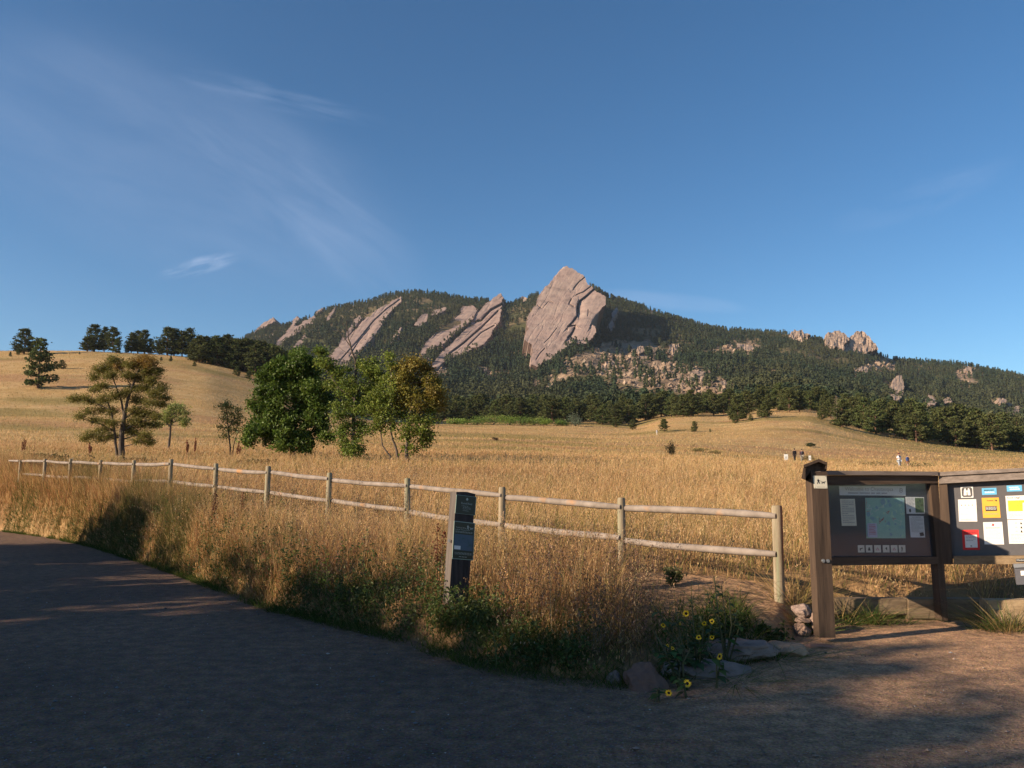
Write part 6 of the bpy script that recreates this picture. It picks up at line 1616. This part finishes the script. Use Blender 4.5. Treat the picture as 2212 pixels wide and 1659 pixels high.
for i, (x, yt, yb, lab) in enumerate([(403, 950, 968, 'rusty dock clump in the meadow between the pale green tree and the sapling'), (421, 945, 968, 'tallest rusty dock clump between the pale green tree and the sapling'), (515, 955, 970, 'rusty dock stalk at the right of the sapling'), (50, 948, 975, 'rusty dock stalk behind the far left bushes'), (192, 955, 975, 'rusty cross-shaped dock left of the sparse tree')]):
    dock(x, yb + 6, yt, 46., lab, 20 + i, (.17, .05, .03), 3)
# broad-leaved green plant in the bank
def leafy(x, yb, yt, Y, label, seed, col=(.10, .16, .03), L=.11):
    rr = random.Random(seed); X = float(ray(x, yb)[0]) * Y; Z = tz(X, Y); H = P(x, yt, Y).z - Z
    o = empty('leafy_plant', (X, Y, Z), label, 'plant')
    mb = MB(); mb.tube([(0, 0, -.03), (.02, 0, H * .5), (-.01, 0, H)], [.008, .006, .003], 6); mb.build('stem', plain('green_stem_%d' % seed, (.10, .11, .04)), o, False)
    Vv = []; Ff = []; Cc = []
    for k in range(15):
        t = .25 + .75 * k / 14; an = k * 2.4; l = L * (1.15 - .55 * t) * rr.uniform(.8, 1.2)
        b = Vector((.02 * (1 - abs(2 * t - 1)), 0, H * t)); d = Vector((math.cos(an), math.sin(an), .45)).normalized(); s = d.cross(Vector((0, 0, 1))).normalized()
        pts = [b, b + d * l * .35 - s * l * .2, b + d * l * .35 + Vector((0, 0, .01)), b + d * l * .35 + s * l * .2, b + d * l * .75 - s * l * .14 - Vector((0, 0, l * .08)), b + d * l * .75 - Vector((0, 0, l * .03)), b + d * l * .75 + s * l * .14 - Vector((0, 0, l * .08)), b + d * l - Vector((0, 0, l * .25))]
        o_ = len(Vv); Vv += [tuple(p) for p in pts]; Ff += [[o_, o_ + 1, o_ + 2, o_ + 3], [o_ + 1, o_ + 4, o_ + 5, o_ + 2], [o_ + 2, o_ + 5, o_ + 6, o_ + 3], [o_ + 4, o_ + 7, o_ + 6, o_ + 5]]
        Cc += [tuple(c * rr.uniform(.8, 1.2) for c in col)] * 8
    link('leaves', np_mesh('leaves', np.array(Vv), np.array(Ff), np.array(Cc)), M_leaf, o, False)
leafy(702, 1290, 1195, 10.6, 'bright broad-leaved green plant halfway along the bank', 1)
leafy(728, 1310, 1258, 10.2, 'single pale-leaved plant right below the bright broad-leaved one', 2, (.20, .24, .06), .10)
leafy(1068, 1405, 1368, 7.4, 'small green seedling at the bank foot right of the trail marker', 3, (.10, .15, .04), .06)
# artemisia bushes at the marker's foot
def sage(x, yb, yt, Y, w, label, seed, col=(.13, .17, .08)):
    rr = random.Random(seed); r = np.random.default_rng(seed + 70); X = float(ray(x, yb)[0]) * Y; Z = tz(X, Y); H = P(x, yt, Y).z - Z
    o = empty('sagebrush', (X, Y, Z), label, 'shrub'); mb = MB(); C = []
    for k in range(20):
        an = rr.uniform(0, 6.28); f = rr.random(); p = Vector((math.cos(an) * f * w, math.sin(an) * f * w, H * rr.uniform(.55, 1.) * (1 - .3 * f)))
        mb.tube([(0, 0, -.03), tuple(p * .5), tuple(p)], [.005, .004, .002], 5, caps=False)
        t = r.uniform(.35, 1, 34); C.append(np.array(p)[None] * t[:, None] + r.normal(size=(34, 3)) * .018)
    mb.build('stem', plain('sage_stem_%d' % seed, (.13, .12, .07)), o, False)
    C = np.concatenate(C); nn = len(C); V, Fq = leaf_quads(C, r.uniform(.012, .03, nn), rand_unit(nn, r), r, 2.2)
    link('foliage', np_mesh('foliage', V, Fq, np.repeat(pick(nn, [col, tuple(c * .7 for c in col)], [1, 1], r), 4, 0)), M_leaf, o, False)
sage(1020, 1352, 1290, 8.75, .2, 'grey-green bushy weed against the foot of the trail marker', 1)
sage(968, 1352, 1300, 8.8, .12, 'reddish dried weed left of the trail marker foot', 2, (.22, .12, .07))
sage(1048, 1356, 1310, 8.6, .16, 'dark green bushy weed right of the trail marker', 3, (.08, .11, .04))
sage(1300, 1300, 1262, 9.0, .12, 'pale green feathery weed at the left end of the bare soil', 4, (.16, .18, .08))
sage(1450, 1250, 1212, 10.2, .16, 'green feathery weed behind the bare soil patch', 5, (.13, .15, .05))

# ---- wild sunflowers
LEAFG = (.06, .095, .035)
def flower(parent, c, d, r_, seed, closed=False):
    """one flower head: dark disc with yellow rays around it"""
    rr = random.Random(seed); d = Vector(d).normalized(); s = d.cross(Vector((0, 0, 1)))
    s = s.normalized() if s.length > .05 else Vector((1, 0, 0)); t = s.cross(d).normalized()
    mb = MB(); rd = r_ * .36
    ring = [c + (s * math.cos(k * math.pi / 6) + t * math.sin(k * math.pi / 6)) * rd for k in range(12)]
    mb.add(ring + [c + d * rd * .45, c - d * rd * .5], [(k, (k + 1) % 12, 12) for k in range(12)] + [((k + 1) % 12, k, 13) for k in range(12)], 0, True)
    head = mb.build('flower', plain('sunflower_disc', (.035, .016, .012), .9) if 'sunflower_disc' not in MATS else MATS['sunflower_disc'], parent, True)
    if not closed:
        mb = MB(); n = 15
        for k in range(n):
            a = 2 * math.pi * (k + rr.uniform(-.2, .2)) / n; u = s * math.cos(a) + t * math.sin(a); v = d.cross(u).normalized(); L = r_ * rr.uniform(.82, 1.1); lift = d * L * rr.uniform(-.05, .25)
            p = [c + u * rd * .8, c + u * L * .55 - v * L * .15 + lift * .4, c + u * L + lift, c + u * L * .55 + v * L * .15 + lift * .4]
            mb.add(p, [(0, 1, 2, 3)], 0)
        pm = MATS.get('ray_petal') or plain('ray_petal', (.85, .52, .02), .6)
        g = mb.build('petals', pm, None); g.parent = head; g.matrix_parent_inverse = Matrix.Identity(4) ; g.matrix_basis = Matrix.Identity(4)
        g.matrix_parent_inverse = (parent.matrix_basis @ Matrix.Identity(4)).inverted() if False else Matrix.Identity(4)
    return head
def sunflower(x, yb, Y, stems, label, seed, extra_leaves=10, cl=(.10, 1)):
    """stems: list of (tip x, tip y, depth offset, flower radius or None)"""
    rr = random.Random(seed); X = float(ray(x, yb)[0]) * Y; Z = max(tz(X, Y), 0); o = empty('sunflower_plant', (0, 0, 0), label, 'sunflower')
    base = Vector((X, Y, Z)); mb = MB(); LV = []; LF = []; LC = []
    for (tx, ty, dd, fr_) in stems:
        tip = P(tx, ty, Y + dd); mid = base.lerp(tip, .5) + Vector((rr.uniform(-.05, .05), rr.uniform(-.05, .05), .05))
        mb.tube([base + Vector((rr.uniform(-.04, .04), 0, -.03)), mid, tip], [.009, .007, .004], 6)
        nl = extra_leaves
        for k in range(nl):
            t = rr.uniform(.2, .97); b = (base.lerp(mid, t * 2) if t < .5 else mid.lerp(tip, t * 2 - 1)); an = rr.uniform(0, 6.28); l = rr.uniform(.06, .13) * (1.15 - .45 * t)
            d = Vector((math.cos(an), math.sin(an), rr.uniform(-.3, .35))).normalized(); s = d.cross(Vector((0, 0, 1))).normalized()
            pts = [b, b + d * l * .4 - s * l * .33, b + d * l * .45, b + d * l * .4 + s * l * .33, b + d * l - Vector((0, 0, l * .3))]
            q = len(LV); LV += [tuple(p) for p in pts]; LF += [[q, q + 1, q + 4, q + 2], [q, q + 2, q + 4, q + 3]]; LC += [tuple(c * rr.uniform(.7, 1.3) for c in LEAFG)] * 5
    mb.build('stem', MATS.get('sunflower_stem') or plain('sunflower_stem', (.07, .07, .03)), o, False)
    link('leaves', np_mesh('leaves', np.array(LV), np.array(LF), np.array(LC)), M_leaf, o, False)
    for i, (tx, ty, dd, fr_) in enumerate(stems):
        if fr_: flower(o, P(tx, ty, Y + dd) + Vector((0, -.01, .0)), (rr.uniform(-.8, .6), -1, rr.uniform(-.35, .6)), fr_, seed * 31 + i)
    return o
def zc(x, y): return (1152 + x * .26042, 1209.6 + y * .26042)
F_ = lambda x, y, dd, r_: (*zc(x, y), dd, r_)
sunflower(1500, 1440, 7.15, [F_(1265, 443, 0, .037), F_(1415, 525, .1, .025), F_(1480, 508, .15, .028), F_(1075, 540, 0, .024), F_(1215, 530, .1, .016), F_(1310, 300, .1, None), F_(1480, 640, -.1, .024), F_(1370, 640, -.05, .027), F_(1180, 400, .1, None), F_(980, 350, .0, None)],
          'main wild sunflower plant behind the flat rocks, its largest bloom on top', 3, 11)
sunflower(1570, 1440, 7.6, [F_(1500, 140, .1, None), F_(1620, 300, 0, None), F_(1560, 210, .1, None), F_(1690, 410, .1, None), F_(1440, 270, 0, None), F_(1720, 520, 0, None)], 'tall leafy sunflower without blooms leaning right above the flat rocks', 4, 12)
sunflower(1470, 1470, 6.75, [F_(1155, 730, .05, .018), F_(1112, 710, .05, .015), F_(1200, 640, .1, None), F_(1000, 590, .1, None), F_(980, 730, .1, None), F_(1190, 830, 0, None), F_(1300, 740, .05, None)], 'low sunflower plant with two small drooping blooms, left of the flat rocks', 5, 10)
sunflower(1545, 1470, 6.75, [F_(1542, 797, 0, .034), F_(1450, 760, 0, None)], 'sunflower with one bloom hanging over the flat rock', 6, 5)
sunflower(1478, 1488, 6.45, [F_(1275, 1022, 0, .034), F_(1200, 980, .05, None)], 'sunflower with one bloom low beside the path', 7, 6)
sunflower(1420, 1494, 6.32, [F_(1122, 1100, -.02, .030), F_(1040, 1070, .05, None)], 'sunflower bloom lying lowest, on the gravel by the reddish boulder', 8, 4)

# loose pebbles on the path, too many to count
def pebbles():
    r = np.random.default_rng(9); n = 30000; Y = np.exp(r.uniform(math.log(3.6), math.log(13), n)); X = r.uniform(-.72, .72, n) * Y
    ok = (edge_sd(X, Y) < .1); X, Y = X[ok], Y[ok]; n = len(X); s = (.0022 + .006 * r.random(n) ** 2.5) * (1 + (r.random(n) < .012) * 1.5)
    o8 = np.array([(1, 0, 0), (-1, 0, 0), (0, 1, 0), (0, -1, 0), (0, 0, 1), (0, 0, -1)], float)
    f8 = np.array([(0, 2, 4), (2, 1, 4), (1, 3, 4), (3, 0, 4), (2, 0, 5), (1, 2, 5), (3, 1, 5), (0, 3, 5)])
    V = o8[None] * (s[:, None, None] * r.uniform(.6, 1.3, (n, 6, 1))) * np.array([1.2, 1, .6]) + np.stack([X, Y, s * .3 + .004 + .012 * fbm(X * 1.3, Y * 1.3, 53, 4)], 1)[:, None, :]
    Fq = f8[None] + (np.arange(n) * 6)[:, None, None]
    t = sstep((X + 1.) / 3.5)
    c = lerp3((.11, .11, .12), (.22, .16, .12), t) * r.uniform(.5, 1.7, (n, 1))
    pick_ = r.random(n) < .02; c[pick_] = (.42, .40, .38)
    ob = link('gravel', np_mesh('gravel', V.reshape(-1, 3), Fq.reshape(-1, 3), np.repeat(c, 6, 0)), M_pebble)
    tag(ob, 'loose small gravel scattered over the path', 'gravel', kind='stuff')
m, nt, out = newmat('pebble'); at = N(nt, 'ShaderNodeAttribute'); at.attribute_name = 'Col'; b = N(nt, 'ShaderNodeBsdfPrincipled', Roughness=.8); nt.links.new(at.outputs[0], b.inputs['Base Color']); nt.links.new(b.outputs[0], out.inputs[0]); M_pebble = m
pebbles()

# ------------------------------------------------------------------ trees left of the frame that shade the path
def shade_tree(X, Y, H, R, zc0, seed, n=2600):
    r = np.random.default_rng(seed); rr = random.Random(seed)
    o = empty('shade_tree', (X, Y, tz(X, Y) if Y > 4 else 0), 'tall leafy tree beside the path, outside the photograph to the left', 'tree', 'trees shading the path')
    mb = MB(); mb.tube([(0, 0, -.2), (.1, 0, H * .4), (0, .1, H * .8)], [.22, .15, .05], 8); C = []
    for k in range(46):
        u = rand_unit(1, r)[0] * r.random() ** .33; c = np.array([u[0] * R, u[1] * R, zc0 + (H - zc0) * .5 + u[2] * (H - zc0) * .5])
        if k % 2: mb.tube([(0, 0, H * .35), tuple(c * .6 + np.array([0, 0, H * .15])), tuple(c)], [.07, .04, .015], 5, caps=False)
        C.append(c + r.normal(size=(n // 46, 3)) * R * .2)
    mb.build('trunk', M_bark, o, False); C = np.concatenate(C); C[:, 2] = np.maximum(C[:, 2], .2); nn = len(C)
    V, Fq = leaf_quads(C, r.uniform(.25, .45, nn), rand_unit(nn, r), r, 1.3)
    link('crown', np_mesh('crown', V, Fq, np.repeat(pick(nn, [(.06, .09, .02)], [1], r), 4, 0)), M_leaf, o, False)
def shade_line():
    az = math.radians(24.); te = math.tan(math.radians(20.)); ca, sa = math.cos(az), math.sin(az)
    def src(x, y, dist, z=0.):
        """top needed, dist metres sunward of the ground point at picture (x, y)"""
        X, Y = ground_pt(x, y, z); return X - ca * dist, Y - sa * dist, z + dist * te
    k = 0
    for (x, y, z, dist, R) in SHADOW_EDGE:
        a, b_, h = src(x, y, dist, z); shade_tree(a, b_, h, R, h * .08, 500 + k, 4200); k += 1
SHADOW_EDGE = [(1600, 1340, .25, 31, 2.2), (1450, 1340, .3, 30, 2.2), (215, 1163, .3, 16, 1.8), (275, 1152, .4, 17, 2.2), (340, 1147, .4, 18, 2.4), (410, 1152, .4, 19, 2.4), (480, 1160, .4, 20, 2.4), (560, 1186, .4, 21, 2.5), (640, 1215, .4, 22, 2.5), (760, 1280, .35, 24, 2.5), (930, 1345, .25, 26, 2.6), (1120, 1400, .2, 28, 2.6),
               (1350, 1440, .1, 30, 2.8), (1700, 1475, .0, 32, 2.6), (1950, 1530, 0, 33, 2.6), (1900, 1590, 0, 34, 3.0), (1300, 1560, 0, 29, 3.), (700, 1480, 0, 22, 3.), (350, 1400, 0, 20, 3.0), (1500, 1700, 0, 30, 3.), (700, 1640, 0, 22, 3.), (2150, 1590, 0, 37, 2.6)]
shade_line()
# ------------------------------------------------------------------ light, sky, camera
HAZE_D = .000045
SUN_AZ_BACK = 24.; SUN_EL = 20.
sd = Vector((-math.cos(math.radians(SUN_AZ_BACK)) * math.cos(math.radians(SUN_EL)), -math.sin(math.radians(SUN_AZ_BACK)) * math.cos(math.radians(SUN_EL)), math.sin(math.radians(SUN_EL))))
L = bpy.data.lights.new('sun', 'SUN'); L.energy = 5.0; L.angle = math.radians(.5); L.color = (1.0, .80, .58)
lo = bpy.data.objects.new('sun', L); COL.objects.link(lo); lo.rotation_euler = sd.to_track_quat('Z', 'Y').to_euler()
lo.location = (-30, -20, 40)
W = bpy.data.worlds.new('World'); scene.world = W; W.use_nodes = True
nt = W.node_tree; nt.nodes.clear()
out = nt.nodes.new('ShaderNodeOutputWorld'); bg = nt.nodes.new('ShaderNodeBackground')
sky = nt.nodes.new('ShaderNodeTexSky'); sky.sky_type = 'NISHITA'; sky.sun_disc = False
sky.sun_elevation = math.radians(SUN_EL); sky.sun_rotation = math.radians(270 - SUN_AZ_BACK)
sky.altitude = 1700; sky.air_density = 1.0; sky.dust_density = .6; sky.ozone_density = 2.0
bg.inputs[1].default_value = .071
tc = N(nt, 'ShaderNodeTexCoord'); sx = N(nt, 'ShaderNodeSeparateXYZ'); nt.links.new(tc.outputs['Generated'], sx.inputs[0])
def M(op, a, b=None, c=None):
    n = N(nt, 'ShaderNodeMath', operation=op)
    for k, v in enumerate((a, b, c)):
        if v is None: continue
        if isinstance(v, (int, float)): n.inputs[k].default_value = v
        else: nt.links.new(v, n.inputs[k])
    return n.outputs[0]
yy = M('MAXIMUM', sx.outputs[1], .05)
ba = M('DIVIDE', sx.outputs[0], yy); el = M('DIVIDE', sx.outputs[2], yy)     # bearing and elevation of the sky direction
def cloud(cx, cy, rx, ry, ang, sx_, sy_, lo, hi, sc, seed, amt):
    """high wisps around one sky direction, combed along ang"""
    a0, e0 = ray(cx, cy); k = 1737.
    u = M('SUBTRACT', ba, float(a0)); v = M('SUBTRACT', el, float(e0))
    ca, sa = math.cos(math.radians(ang)), math.sin(math.radians(ang))
    p = M('ADD', M('MULTIPLY', u, ca), M('MULTIPLY', v, sa)); q = M('SUBTRACT', M('MULTIPLY', v, ca), M('MULTIPLY', u, sa))
    r2 = M('ADD', M('POWER', M('ABSOLUTE', M('DIVIDE', p, rx / k)), 2.), M('POWER', M('ABSOLUTE', M('DIVIDE', q, ry / k)), 2.))
    fall = N(nt, 'ShaderNodeMapRange', interpolation_type='SMOOTHERSTEP'); fall.inputs[1].default_value = 1.0; fall.inputs[2].default_value = 0.0
    nt.links.new(r2, fall.inputs[0])
    cb = N(nt, 'ShaderNodeCombineXYZ'); nt.links.new(M('MULTIPLY', p, sx_), cb.inputs[0]); nt.links.new(M('MULTIPLY', q, sy_), cb.inputs[1]); cb.inputs[2].default_value = seed
    no = N(nt, 'ShaderNodeTexNoise', Scale=sc); no.inputs['Detail'].default_value = 7; no.inputs['Roughness'].default_value = .55; no.inputs['Distortion'].default_value = .4
    nt.links.new(cb.outputs[0], no.inputs['Vector'])
    mr = N(nt, 'ShaderNodeMapRange'); mr.inputs[1].default_value = lo; mr.inputs[2].default_value = hi; nt.links.new(no.outputs[0], mr.inputs[0])
    return M('MULTIPLY', M('MULTIPLY', mr.outputs[0], fall.outputs[0]), amt)
cl = cloud(330, 330, 760, 300, -24, 1.6, 6., .1, .9, 3.0, 1.3, .16)
cl = M('ADD', cl, cloud(640, 430, 420, 150, -38, 1.6, 9., .35, .75, 3.0, 4.1, .13))
cl = M('ADD', cl, cloud(430, 574, 110, 26, 14, 9., 40., .42, .72, 2.2, 7.7, .34))
cl = M('ADD', cl, cloud(600, 210, 300, 40, -14, 3., 20., .4, .75, 3.0, 2.7, .14))
cl = M('ADD', cl, cloud(1450, 650, 200, 26, -6, 3., 16., .3, .8, 2.0, 9.2, .22))
cl = M('ADD', cl, cloud(2000, 420, 260, 60, 20, 3., 12., .4, .8, 2.0, 5.2, .15))
cl = M('MINIMUM', cl, .9)
hsv = N(nt, 'ShaderNodeHueSaturation'); nt.links.new(sky.outputs[0], hsv.inputs['Color']); hsv.inputs['Saturation'].default_value = 1.2
tinted = mixc(nt, hsv.outputs[0], (.87, 1.0, 1.02), 1.0, 'MULTIPLY')
col = mixc(nt, tinted, (4.6, 5.4, 7.2), cl)
nt.links.new(col, bg.inputs[0]); nt.links.new(bg.outputs[0], out.inputs[0])

cam = bpy.data.cameras.new('camera'); co = bpy.data.objects.new('camera', cam); COL.objects.link(co)
co.location = (0, 0, EYE); co.rotation_euler = (math.pi / 2 + PITCH, 0, 0)
cam.sensor_width = 36; cam.lens = F * 36 / 1024; cam.clip_end = 60000; cam.clip_start = .1
scene.camera = co
scene.view_settings.view_transform = 'Standard'; scene.view_settings.look = 'None'
scene.view_settings.exposure = 1.0; scene.view_settings.gamma = 1
scene.render.engine = 'CYCLES'
scene.cycles.max_bounces = 5; scene.cycles.diffuse_bounces = 3; scene.cycles.transparent_max_bounces = 8; scene.cycles.caustics_reflective = False; scene.cycles.caustics_refractive = False
scene.cycles.use_adaptive_sampling = True
try: scene.cycles.use_denoising = True; scene.cycles.denoiser = 'OPENIMAGEDENOISE'
except Exception: pass

m, nt, out = newmat('air'); pv = N(nt, 'ShaderNodeVolumePrincipled'); pv.inputs['Density'].default_value = HAZE_D
pv.inputs['Color'].default_value = (.80, .88, 1.0, 1); pv.inputs['Anisotropy'].default_value = .3
nt.links.new(pv.outputs[0], out.inputs['Volume'])
mb = MB(); mb.box((0, 100, 262), (12200, 6400, 532))
hz = mb.build('haze', m); tag(hz, 'thin blue morning air', 'haze', kind='stuff')
scene.cycles.volume_bounces = 0
